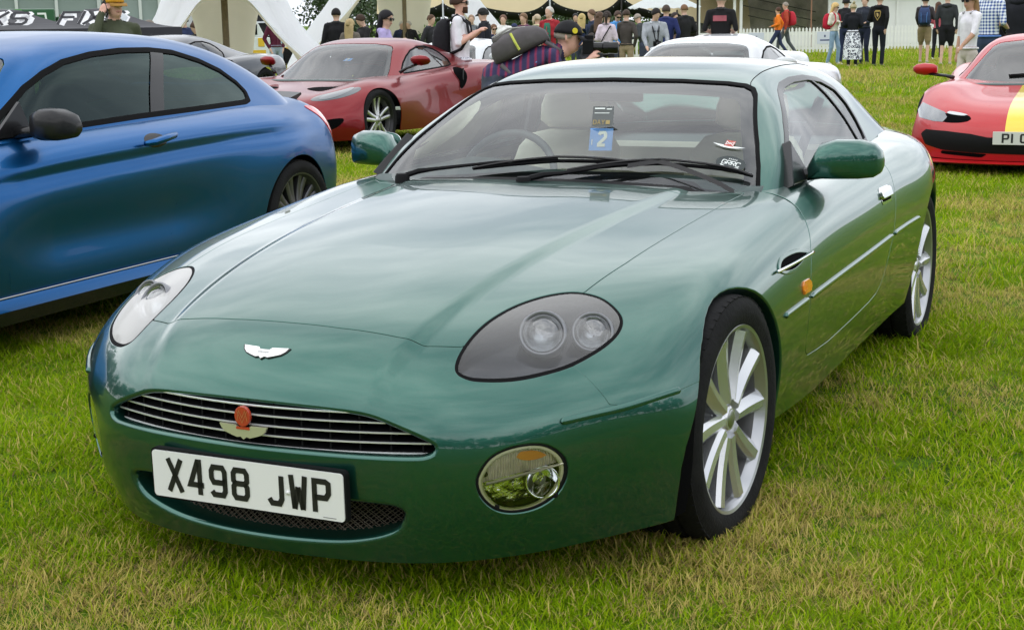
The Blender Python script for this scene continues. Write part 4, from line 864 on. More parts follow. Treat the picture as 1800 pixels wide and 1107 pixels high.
        b = MB(); tri = [(sg * .672, 1.135, .925), (sg * .728, .975, .795), (sg * .738, 1.17, .800)]; nr = np.array([sg * .03, -.006, .014]); b.add([np.array(q) + nr for q in tri] + [np.array(q) - nr * .6 for q in tri], [(0, 1, 2), (5, 4, 3), (0, 3, 4, 1), (1, 4, 5, 2), (2, 5, 3, 0)]); b.build('mirror_sail', M['black_gloss'], mr, bevel=.006)
        b = MB(); rr = []
        b.prism([(sg * (.875 + .095 * math.copysign(abs(math.cos(a)) ** .6, math.cos(a))), .884 + .047 * math.copysign(abs(math.sin(a)) ** .6, math.sin(a))) for a in np.linspace(0, 2 * math.pi, 28, endpoint=False)], 1.222, 1.226, 1); b.build('mirror_glass', M['chrome'], mr)
    # ---------------- wipers
    zs = BVHTree.FromPolygons(UB.V.tolist(), UB.F.tolist())
    def onscreen(x, y, lift):
        for k in range(12):
            h = zs.ray_cast(Vector((x, y + .02 * k, 3)), Vector((0, 0, -1)))
            if h[0] is not None: break
        return np.array(h[0]) + np.array([0, -.4, .9]) * lift
    for base, mid, tip in (((-.50, .73), (-.41, .80), (.02, .84)), ((-.02, .65), (.075, .75), (.36, .865))):
        wp = empty('wiper'); wp.parent = car
        bz = .822 - .045 * base[0] ** 2
        p0 = np.array([base[0], base[1], bz]); p1 = onscreen(*mid, .030) if mid[1] > .76 else np.array([mid[0], mid[1], .850]); p2 = onscreen(*tip, .024)
        b = MB(); b.lathe([(.0, .035), (.02, .034), (.024, .025), (.026, -.01)], 'z', p0 - [0, 0, .01], 16); b.tube([p0 + [0, 0, .014], (p0 + p1) / 2 + [0, 0, .012], p1, (p1 + p2) / 2 + [0, 0, .006], p2], [.010, .010, .007, .005, .0045], 6); b.build('wiper_arm', M['black_matte'], wp, auto=.7)
        d = (p2 - p1) / np.linalg.norm(p2 - p1); L0 = .30
        bl = [onscreen(tip[0] + t * .96, tip[1] + (.08 + .3 * tip[0]) * t - .05 * abs(t), .016) for t in np.linspace(-.30, .30, 13)]
        b = MB(); b.tube(bl, [.004] + [.0065] * 11 + [.004], 6); b.build('wiper_blade', M['black_rubber'], wp)
        bl2 = [np.array(q) + [0, -.004, .014 * math.cos((i - 6) / 6 * 1.3)] for i, q in enumerate(bl)]
        b = MB(); b.tube(bl2, .0045, 6); b.build('blade_frame', M['black_gloss'], wp)
    # spoiler on the passenger-side blade
    b = MB(); pts = [onscreen(.36 + t * .92, .868 + .12 * t - .3 * abs(t), .030) for t in np.linspace(-.10, .28, 9)]
    rings = [[p + np.array([0, .002, .001]), p + np.array([0, -.006, -.012]), p + np.array([0, -.008, -.012]), p + np.array([0, 0, .002])] for p in pts]; b.loft(rings); b.build('wiper_spoiler', M['black_gloss'], car, auto=.6)
    # ---------------- stickers and pass behind the windscreen
    def scr(x, y, lift=-.006): h = zs.ray_cast(Vector((x, y, 3)), Vector((0, 0, -1))); return np.array(h[0]), np.array(h[1])
    def decal(cx, cy, name, builder):
        o, n = scr(cx, cy); n = n if n[2] > 0 else -n; ux = np.cross([0, 1.0, 0], n); ux /= np.linalg.norm(ux); ux = ux if ux[0] > 0 else -ux
        uy = np.cross(n, ux); return builder(o, ux, uy, n)
    def ellipse(b, o, ux, uy, rx, ry, n=36, off=0.0, nn=None):
        b.add([o + ux * rx * math.cos(a) + uy * ry * math.sin(a) + nn * off for a in np.linspace(0, 2 * math.pi, n, endpoint=False)], [tuple(range(n))])
    def grrc(o, ux, uy, n):
        s = empty('club_sticker'); s.parent = car
        b = MB(); ellipse(b, o, ux, uy, .048, .036, off=.002, nn=n); b.build('sticker_ground', M['sticker_black'], s, fix=False)
        b = MB(); text_mesh(b, 'GRRC', o - ux * .030 - uy * .010 + n * .0028, ux, uy, n, .0145, .022, .0028, .0008)
        for k in range(5): b.add([o + ux * (-.012 + .006 * k + dx) + uy * (.018 + dz) + n * .0028 for dx, dz in ((-.002, 0), (.002, 0), (0, .007))], [(0, 1, 2)])
        stroke(b, [(-.03, -.014), (-.012, -.021), (.012, -.021), (.03, -.014)], .005, o + n * .0027, ux, uy, n); b.build('sticker_print', M['sticker_white'], s, fix=False)
    decal(.565, .938, 'x', grrc)
    def wings(o, ux, uy, n):
        s = empty('wing_sticker'); s.parent = car
        b = MB(); b.add([o + ux * x * .055 + uy * z * .012 + n * .002 for x, z in ((-1, .2), (-.3, .0), (.3, 0), (1, .2), (.5, -.7), (.2, -1), (-.2, -1), (-.5, -.7))], [tuple(range(8))[::-1]]); b.build('sticker_wings', M['sticker_white'], s, fix=False)
        b = MB(); b.add([o + ux * x * .015 + uy * (z * .016 + .012) + n * .0022 for x, z in ((-1, -1), (1, -1), (1, 1), (-1, 1))], [(0, 1, 2, 3)]); b.build('sticker_crest', M['emblem_red'], s, fix=False)
        b = MB(); stroke(b, [(-.012, .003), (-.012, .021), (0, .009), (.012, .021), (.012, .003), (0, .016), (-.012, .003)], .0022, o + n * .0026, ux, uy, n); b.build('sticker_mark', M['sticker_white'], s, fix=False)
    decal(.535, 1.012, 'x', wings)
    pz = np.array([.09, 1.03, .935]); ux = np.array([.985, .17, 0]); ux /= np.linalg.norm(ux); un = np.array([.17, -.90, .40]); un -= ux * (un @ ux); un /= np.linalg.norm(un); uy = np.cross(un, ux); uy = uy if uy[2] > 0 else -uy
    def quad(b, cx, cz, w, h, off): b.add([pz + ux * (cx + sx * w / 2) + uy * (cz + sz * h / 2) + un * off for sx, sz in ((-1, -1), (1, -1), (1, 1), (-1, 1))], [(0, 1, 2, 3)])
    ps = empty('entry_pass', label=None); ps.parent = car
    b = MB(); quad(b, 0, 0, .078, .078, 0); b.build('pass_card', M['pass_blue'], ps, fix=False)
    b = MB(); text_mesh(b, '2', pz + ux * -.012 + uy * -.026 + un * .002, ux, uy, un, .032, .055, .011, 0); stroke(b, [(-.03, -.02), (-.03, .0)], .0025, pz + un * .002, ux, uy, un); b.build('pass_numeral', M['pass_cream'], ps, fix=False)
    b = MB(); quad(b, 0, .080, .072, .072, -.001); b.build('pass_top', M['pass_grey'], ps, fix=False)
    b = MB(); text_mesh(b, 'DAY', pz + ux * -.032 + uy * .052 + un * .001, ux, uy, un, .012, .016, .0025, .002); quad(b, .018, .060, .014, .014, .001); b.build('pass_day', M['pass_gold'], ps, fix=False)
    b = MB(); quad(b, -.012, .108, .034, .005, .001); quad(b, .02, .106, .018, .004, .001); quad(b, -.004, .092, .05, .0025, .001); b.build('pass_lines', M['sticker_white'], ps, fix=False)
    # ---------------- interior
    itr = empty('interior'); itr.parent = car
    b = MB(); rings = []
    for x in np.linspace(-.68, .68, 15):
        k = .045 * math.exp(-((x + .36) / .17) ** 2)
        rings.append([(x, .74 + .12 * x * x, .785 - .03 * x * x), (x, .88, .825 + k * .4 - .03 * x * x), (x, 1.02, .83 + k - .03 * x * x), (x, 1.10, .80 + k * .5 - .03 * x * x), (x, 1.13, .70), (x, 1.10, .55)])
    b.loft(rings); b.build('dashboard', M['dash'], itr, smooth=True)
    b = MB(); c = np.array([-.36, 1.24, .76]); Mx = rotx(-.42); a = np.linspace(0, 2 * math.pi, 37)
    b.tube([c + Mx @ np.array([.185 * math.cos(t), 0, .185 * math.sin(t)]) for t in a], .014, 8, False)
    for t in (-.15, math.pi + .15, -math.pi / 2): b.tube([c + Mx @ np.array([0, -.02, 0]), c + Mx @ np.array([.18 * math.cos(t), 0, .18 * math.sin(t)])], .014, 6)
    b.lathe([(0, -.03), (.05, -.025), (.06, .01)], 'y', c, 20, Mx); b.build('steering_wheel', M['grey_leather'], itr, smooth=True)
    for sx in (-.36, .36):
        st = empty('front_seat'); st.parent = car
        def pad(cx, w, pts, t, e=.5):
            rings = []
            for (y, z, ww) in pts:
                rings.append([(cx + w * ww * math.copysign(abs(math.cos(q)) ** e, math.cos(q)), y + t * math.copysign(abs(math.sin(q)) ** e, math.sin(q)), z) for q in np.linspace(0, 2 * math.pi, 20, endpoint=False)])
            bb = MB(); bb.loft(rings); return bb
        pad(sx, .235, [(1.60, .40, .85), (1.66, .50, .98), (1.72, .62, 1.0), (1.77, .74, .98), (1.81, .84, .88), (1.83, .89, .70), (1.84, .905, .4)], .055).build('backrest', M['cream'], st, smooth=True)
        pad(sx, .150, [(1.765, .47, .8), (1.765, .60, 1.0), (1.765, .72, .95), (1.785, .80, .7)], .075).build('backrest_insert', M['cream_dark'], st, smooth=True)
        pad(sx, .135, [(1.85, .915, .7), (1.86, .94, 1.0), (1.87, 1.0, 1.0), (1.88, 1.04, .9), (1.885, 1.055, .6)], .045).build('headrest', M['cream_dark'], st, smooth=True)
        b = MB(); b.box((sx, 1.38, .36), (.46, .52, .16)); b.build('cushion', M['cream'], st, bevel=.05)
    b = MB(); b.box((0, 2.30, .55), (1.2, .18, .55)); b.build('rear_seat', M['cream'], itr, bevel=.07)
    b = MB(); b.box((0, 2.65, .80), (1.25, .6, .03)); b.build('parcel_shelf', M['grey_leather'], itr)
    b = MB(); b.box((0, 1.40, 1.065), (.20, .03, .055)); b.build('rear_view_mirror', M['black_gloss'], itr, bevel=.012)
    for sg in (1, -1):
        b = MB(); b.box((sg * .70, 1.45, .60), (.04, 1.0, .36)); b.build('door_trim', M['cream'], itr)
        b = MB(); b.tube([(sg * .585, 1.98, 1.02), (sg * .55, 1.80, .80), (sg * .52, 1.6, .5)], .02, 4); b.build('seat_belt', M['black_matte'], itr)
    # ---------------- wheels
    for sg in (1, -1):
        wheel(car, sg * .765, 0.004, .320, .240, .245, sg, style='blade', mats={'face': M['alloy_face']}, steer=-.05, z=.314)
        wheel(car, sg * .752, 2.595, .320, .240, .262, sg, style='blade', mats={'face': M['alloy_face']}, z=.313)
    # twin exhausts and rear lamps close the tail
    for sg in (1, -1):
        b = MB(); b.tube([(sg * .42, 3.4, .22), (sg * .42, 3.70, .22)], .04, 14); b.build('exhaust_tip', M['steel'], car)
        tp = np.array([(3.02, .70), (3.12, .76), (3.30, .74), (3.40, .68), (3.36, .58), (3.15, .56)]); ts = LB.clip(np.minimum(sdp(YZ(LB), tp), sg * LB.V[:, 0] - .5)); ts.off(.003).roll(.002, .006, 2).obj('tail_lamp', M['tail_red'], car)
    return car
M['glass_screen'] = glass('windscreen glass', (.92, .985, .96), 1.05, base=.045)
M['bar_metal'] = mat('satin bar metal', (.85, .86, .86), .35, .6)
M['lining_beige'] = mat('pale headlining', (.30, .31, .28), .8)
M['frit'] = mat('windscreen border', (.035, .033, .036), .5)
M['lamp_grey'] = mat('grey lamp bowl', (.020, .021, .028), .22, .3, coat=.6)
M['lamp_refl'] = mat('lamp reflector', (.42, .43, .44), .2, .9)
M['lamp_ring'] = mat('lamp ring', (.20, .205, .22), .3, .5)
M['lamp_inner'] = glass('lamp lens', (.92, .94, .95), 1.6, base=.08)
M['fog_rim'] = mat('fog lamp rim', (.50, .48, .36), .3, .5)
M['fog_amber'] = mat('ribbed indicator lens', (.80, .72, .56), .2, .15, coat=1, var=.35, vscale=26)
M['fog_refl'] = mat('fog reflector', (.92, .92, .88), .10, 1.0, bump=1.0, bscale=38)
M['amber_bulb'] = mat('plain amber bulb', (.75, .28, .05), .25, coat=1)  # amber is the bulb's own colour, nothing is emitted
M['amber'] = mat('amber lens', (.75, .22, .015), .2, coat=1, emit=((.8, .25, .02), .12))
M['tail_red'] = mat('red tail lens', (.35, .012, .01), .15, coat=1)
M['emblem_red'] = mat('red enamel', (.42, .045, .02), .25, coat=.8)
M['emblem_gold'] = mat('gold mark', (.55, .20, .08), .3, .5)
M['badge_silver'] = mat('champagne metal', (.72, .68, .52), .25, .6)
M['badge_white'] = mat('bright badge metal', (.86, .86, .85), .2, .5)
M['mesh_wire'] = mat('wire mesh', (.20, .17, .13), .4, .6)
M['sticker_black'] = mat('black sticker', (.02, .03, .03), .5)
M['sticker_white'] = mat('white print', (.8, .85, .82), .5)
M['pass_blue'] = mat('blue card', (.10, .33, .75), .6)
M['pass_cream'] = mat('cream print', (.85, .85, .70), .6)
M['pass_grey'] = mat('dark card', (.12, .13, .13), .6)
M['pass_gold'] = mat('gold print', (.40, .30, .12), .6)
M['dash'] = mat('grey green dashboard', (.07, .10, .095), .5)
M['cream_dark'] = mat('parchment leather', (.72, .68, .54), .55)
def _rib(m, scale, d):                                # vertical ribs as relief
    n = m.node_tree.nodes; l = m.node_tree.links; t = n.new('ShaderNodeTexCoord'); w = n.new('ShaderNodeTexWave'); w.inputs['Scale'].default_value = scale
    w.bands_direction = 'X'; u = n.new('ShaderNodeBump'); u.inputs['Strength'].default_value = 1; u.inputs['Distance'].default_value = d
    l.new(t.outputs['Object'], w.inputs['Vector']); l.new(w.outputs[1], u.inputs['Height']); l.new(u.outputs[0], n['Principled BSDF'].inputs['Normal'])
_rib(M['fog_amber'], 55, .004)
hero = build_hero()

# ------------------------------------------------------------------ the other cars (each in its own frame: x left, y rearwards, z up)
def build_car(name, label, group, low, up, pm, loc, rz, arches, wheels, screen, panes, rearw=None, cab=None, seal=.012, gm=None, floor=.16, nu=110, nv=180, scr_y=1.6, lam=(1e-4, 2e-4), shape=None, opening=(), gaps=(), wheel_kw=None, seats=None):
    car = empty(name, loc, rz, label, 'car', group)
    gm = gm or M['glass_dark']; LB = surface(low, nu, nv, *lam); UB = surface(up, int(nu * .8), int(nv * .6), *lam)
    if shape: shape(LB, UB); renormal(LB, nv, nu)
    YZ = lambda S: S.V[:, 1:]; XZ = lambda S: S.V[:, [0, 2]]; XY = lambda S: S.V[:, :2]; ax = lambda S: np.abs(S.V[:, 0])
    sym = lambda h: np.array(list(h) + [(-a, b) for a, b in list(h)[-2:0:-1]])
    body = LB
    if cab is not None: body = body.clip(-np.minimum(sdp(XY(body), sym(cab)), body.V[:, 2] - .55))
    for cy, r, cz in arches:
        a = np.linspace(0, math.pi, 25); pa = np.array([(cy + r * math.cos(t), cz + r * math.sin(t)) for t in a] + [(cy - r, -.2), (cy + r, -.2)])
        body = body.clip(-np.minimum(sdp(YZ(body), pa), ax(body) - .5))
    body = body.clip(body.V[:, 2] - floor)
    for f in opening: body = body.clip(-f(body))
    for f in gaps: body = body.clip(np.abs(f(body)) - .003)
    body.roll(.002, .004, 2).obj('body_shell', pm, car)
    und = LB.clip(LB.V[:, 2] - floor - .03)
    for cy, r, cz in arches:
        a = np.linspace(0, math.pi, 25); pa = np.array([(cy + r * math.cos(t), cz + r * math.sin(t)) for t in a] + [(cy - r, -.2), (cy + r, -.2)])
        und = und.clip(-np.minimum(sdp(YZ(und), pa), ax(und) - .4))
    if cab is not None: und = und.clip(-np.minimum(sdp(XY(und), sym(cab)), und.V[:, 2] - .55))
    und.off(-.011).obj('inner_structure', M['dark'], car)
    for cy, r, cz in arches:
        for sg in (1, -1):
            b = MB(); a = np.linspace(-.1, math.pi + .1, 18); n = len(a); V = [(xx, cy + (r + .01) * math.cos(t), cz + (r + .01) * math.sin(t)) for xx in (sg * .45, sg * .84) for t in a]
            b.add(V, [(i, i + 1, n + i + 1, n + i) for i in range(n - 1)] + [tuple(range(n))]); b.build('arch_liner', M['dark'], car, fix=False)
    MB().box((0, 1.3, floor + .05), (1.45, 3.6, .05)).build('floor_pan', M['dark'], car)
    scp = sym(screen); sf = lambda S: np.minimum(sdp(XZ(S), scp), scr_y - S.V[:, 1])
    allp = np.array(panes['outline']); wf = lambda S: np.minimum(sdp(YZ(S), allp), ax(S) - .3)
    roof = UB.clip(-sf(UB)); roof = roof.clip(-wf(roof))
    if rearw is not None:
        rwp = sym(rearw); rf = lambda S: np.minimum(sdp(XY(S), rwp), S.V[:, 1] - scr_y)
        roof = roof.clip(-rf(roof)); UB.clip(rf(UB) - .003).off(-.003).obj('rear_window', gm, car)
    roof.roll(.003, .02, 2).obj('roof', panes.get('roof_mat', pm), car)
    UB.clip(sf(UB) - .004).off(-.003).obj('windscreen', panes.get('screen_mat', M['glass_screen']), car)
    q = UB.clip(sf(UB) - .005); q.clip(-(sf(q) - .03)).off(-.006).obj('windscreen_border', M['frit'], car)
    for sg in (1, -1):
        side = UB.clip(sg * UB.V[:, 0])
        r_ = side.clip(wf(side) - .0005); r_ = r_.clip(-(wf(r_) - seal)); r_.off(.002).roll(.003, .012, 2).obj('window_seal', M['black_rubber'], car)
        g = side.clip(wf(side) - seal * .8); cuts = panes.get('cuts', [])
        if not cuts: g.off(-.004).obj('side_window', gm, car)
        else:
            (pa, pb, wd) = cuts[0]; e = lambda S: S.V[:, 1] - np.interp(S.V[:, 2], pa, pb)
            g.clip(-e(g) - .004).off(-.004).obj('side_window', gm, car); q = g.clip(e(g) - wd)
            if len(q.F): q.off(-.004).obj('quarter_window', gm, car)
            d_ = g.clip(np.minimum(e(g) + .004, wd - e(g)))
            if len(d_.F): d_.off(.001).obj('pillar_trim', M['black_gloss'], car)
    for (x, y, R, rim, w) in wheels:
        for sg in (1, -1): wheel(car, sg * x, y, R, rim, w, sg, **(wheel_kw or {}))
    if seats:
        for sx in (-.36, .36):
            b = MB(); rings = []
            for (y, z, ww) in ((seats[0] - .06, .45, .8), (seats[0] + .02, .65, 1), (seats[0] + .08, .82, .9), (seats[0] + .10, .90, .5), (seats[0] + .11, .96, .5), (seats[0] + .12, 1.02, .4)):
                rings.append([(sx + .24 * ww * math.copysign(abs(math.cos(q)) ** .5, math.cos(q)), y + .06 * math.sin(q), z + seats[1]) for q in np.linspace(0, 2 * math.pi, 16, endpoint=False)])
            b.loft(rings); b.build('seat', seats[2], car, smooth=True)
        b = MB(); b.box((0, seats[0] - .75, .74 + seats[1]), (1.25, .35, .12)); b.build('dashboard', M['dash'], car, bevel=.04)
    car['_'] = 0; del car['_']
    return car, LB, UB
def panel(car, src, poly, proj, cond, name, m, lift=.002, dome=0.0, roll=.004):
    """a piece of the surface as its own part; proj 0:|x|z 1:yz 2:|x|y"""
    out = []
    for sg in (1, -1):
        P2 = {0: np.stack([np.abs(src.V[:, 0]), src.V[:, 2]], 1), 1: src.V[:, 1:], 2: np.stack([np.abs(src.V[:, 0]), src.V[:, 1]], 1)}[proj]
        f = np.minimum(sdp(P2, poly), np.minimum(sg * src.V[:, 0], cond(src))); q = src.clip(f)
        if not len(q.F): continue
        P3 = {0: np.stack([np.abs(q.V[:, 0]), q.V[:, 2]], 1), 1: q.V[:, 1:], 2: np.stack([np.abs(q.V[:, 0]), q.V[:, 1]], 1)}[proj]
        d = lift + dome * (1 - np.exp(-np.clip(sdp(P3, poly), 0, 1) / .012)); q.V = q.V + q.N * d[:, None]
        out.append(q.roll(.0015, roll, 2).obj(name, m, car))
    return out
M['blue'] = paint('estoril style blue'.split()[-1] + ' metallic paint', (.001, .088, .27), .85, .32, coat=.5)
M['red_met'] = paint('dark red metallic paint', (.20, .003, .007), .55, .32, coat=.55)
M['red'] = paint('bright red paint', (.44, .006, .010), .1, .4, coat=.6)
M['white_car'] = paint('white car paint', (.56, .58, .59), 0.0, .4)
M['grey_car'] = paint('dark grey metallic paint', (.075, .08, .088), .6)
M['silver_car'] = paint('silver car paint', (.42, .44, .45), .6)
M['yellow'] = mat('yellow stripe', (.80, .58, .015), .3, coat=1)
M['yellow_cal'] = mat('yellow caliper', (.72, .62, .02), .4)
M['carbon'] = mat('carbon fibre', (.009, .009, .010), .4, spec=.3, coat=.25)
M['wheel_black'] = mat('black wheel', (.02, .02, .022), .35, .4)
M['wheel_face'] = mat('machined wheel face', (.6, .6, .6), .3, .9)
M['wheel_grey'] = mat('gunmetal wheel', (.10, .10, .11), .35, .7)
M['glass_dark'] = glass('side glass', (.30, .40, .38), 1.2, base=.06)
M['glass_tint'] = glass('tinted glass', (.13, .22, .21), .85, base=.01, coating=(.72, .92, .90))
M['lamp_dark'] = mat('smoked lamp', (.10, .11, .12), .15, .3, coat=1)
M['lamp_bright'] = mat('bright lamp', (.20, .21, .22), .2, .5, coat=1)

# ---- blue two-door coupe on the left
B_LOW = [
 [(0,-.76,.17),(.35,-.74,.17),(.58,-.66,.17),(.70,-.57,.17),(.77,-.50,.17),(.81,-.45,.17),(.84,-.41,.17),(.86,-.38,.17),(.87,-.35,.17),(.88,-.3,.17)],
 [(0,-.81,.40),(.35,-.79,.40),(.59,-.71,.40),(.72,-.61,.40),(.79,-.53,.40),(.83,-.47,.39),(.86,-.42,.37),(.88,-.37,.33),(.89,-.33,.29),(.89,-.28,.24)],
 [(0,-.78,.68),(.35,-.76,.68),(.59,-.67,.67),(.71,-.57,.66),(.78,-.48,.64),(.83,-.40,.60),(.865,-.34,.54),(.885,-.29,.45),(.89,-.26,.36),(.89,-.22,.26)],
 [(0,-.62,.80),(.35,-.60,.80),(.57,-.53,.79),(.69,-.44,.77),(.77,-.36,.735),(.83,-.29,.68),(.87,-.23,.60),(.89,-.19,.48),(.89,-.16,.36),(.89,-.14,.25)],
 [(0,-.2,.90),(.35,-.2,.895),(.55,-.18,.885),(.68,-.15,.86),(.765,-.12,.825),(.835,-.1,.765),(.88,-.08,.66),(.90,-.06,.5),(.895,-.05,.34),(.88,-.05,.22)],
 [(0,.3,.96),(.35,.3,.955),(.58,.3,.945),(.70,.3,.918),(.78,.3,.878),(.85,.3,.812),(.89,.3,.70),(.905,.3,.5),(.895,.3,.32),(.87,.3,.2)],
 [(0,.8,.985),(.35,.8,.98),(.6,.8,.972),(.72,.8,.95),(.795,.8,.915),(.872,.8,.855),(.886,.8,.76),(.89,.8,.5),(.885,.8,.32),(.87,.8,.2)],
 [(0,1.4,.99),(.35,1.4,.99),(.6,1.4,.985),(.74,1.4,.968),(.815,1.4,.932),(.89,1.4,.868),(.894,1.4,.77),(.892,1.4,.5),(.885,1.4,.32),(.87,1.4,.2)],
 [(0,2.0,1.0),(.35,2.0,1.0),(.6,2.0,.995),(.74,2.0,.98),(.82,2.0,.943),(.898,2.0,.877),(.904,2.0,.77),(.90,2.0,.5),(.892,2.0,.33),(.87,2.0,.21)],
 [(0,2.5,1.01),(.35,2.5,1.01),(.6,2.5,1.005),(.735,2.5,.99),(.825,2.5,.948),(.905,2.5,.878),(.93,2.5,.76),(.935,2.5,.55),(.92,2.5,.36),(.89,2.5,.24)],
 [(0,2.82,1.01),(.35,2.82,1.01),(.6,2.82,1.003),(.725,2.82,.985),(.825,2.82,.945),(.908,2.82,.87),(.938,2.82,.75),(.94,2.82,.55),(.925,2.82,.38),(.89,2.82,.26)],
 [(0,3.12,1.0),(.35,3.12,1.0),(.58,3.12,.995),(.69,3.12,.975),(.79,3.12,.93),(.865,3.12,.85),(.90,3.12,.72),(.905,3.12,.53),(.89,3.12,.38),(.85,3.12,.28)],
 [(0,3.36,.985),(.33,3.36,.982),(.53,3.345,.972),(.66,3.35,.952),(.76,3.345,.91),(.832,3.33,.83),(.868,3.32,.70),(.875,3.31,.53),(.86,3.31,.4),(.81,3.31,.3)],
 [(0,3.50,.82),(.32,3.49,.82),(.51,3.46,.81),(.63,3.45,.80),(.72,3.43,.77),(.785,3.41,.72),(.825,3.39,.64),(.835,3.38,.52),(.825,3.38,.41),(.78,3.38,.33)],
 [(0,3.52,.5),(.3,3.51,.5),(.47,3.48,.5),(.56,3.45,.5),(.62,3.43,.49),(.66,3.42,.48),(.69,3.41,.46),(.70,3.40,.44),(.69,3.40,.41),(.66,3.40,.37)],
]
B_UP = [
 [(0,.20,.93),(.3,.22,.93),(.5,.29,.928),(.62,.38,.925),(.70,.47,.92),(.745,.58,.915),(.775,.7,.91)],
 [(0,.62,1.15),(.3,.63,1.147),(.5,.66,1.135),(.61,.70,1.12),(.68,.75,1.085),(.725,.82,1.03),(.775,.9,.92)],
 [(0,.93,1.315),(.28,.935,1.31),(.48,.945,1.295),(.585,.955,1.272),(.65,.99,1.225),(.70,1.03,1.12),(.775,1.07,.93)],
 [(0,1.35,1.395),(.28,1.35,1.39),(.46,1.35,1.376),(.56,1.35,1.348),(.622,1.35,1.295),(.69,1.35,1.15),(.78,1.35,.94)],
 [(0,1.85,1.40),(.28,1.85,1.395),(.46,1.85,1.38),(.55,1.85,1.35),(.61,1.85,1.298),(.685,1.85,1.15),(.78,1.85,.95)],
 [(0,2.35,1.362),(.27,2.35,1.357),(.45,2.35,1.342),(.54,2.35,1.31),(.60,2.35,1.258),(.68,2.35,1.12),(.78,2.35,.96)],
 [(0,2.75,1.275),(.26,2.75,1.272),(.43,2.75,1.258),(.525,2.75,1.232),(.59,2.75,1.19),(.675,2.75,1.085),(.775,2.75,.965)],
 [(0,3.02,1.16),(.25,3.02,1.157),(.41,3.02,1.147),(.51,3.02,1.13),(.585,3.02,1.10),(.67,3.02,1.04),(.76,3.0,.955)],
 [(0,3.26,.985),(.24,3.26,.985),(.39,3.25,.983),(.49,3.24,.98),(.57,3.22,.97),(.65,3.2,.95),(.72,3.16,.92)],
]
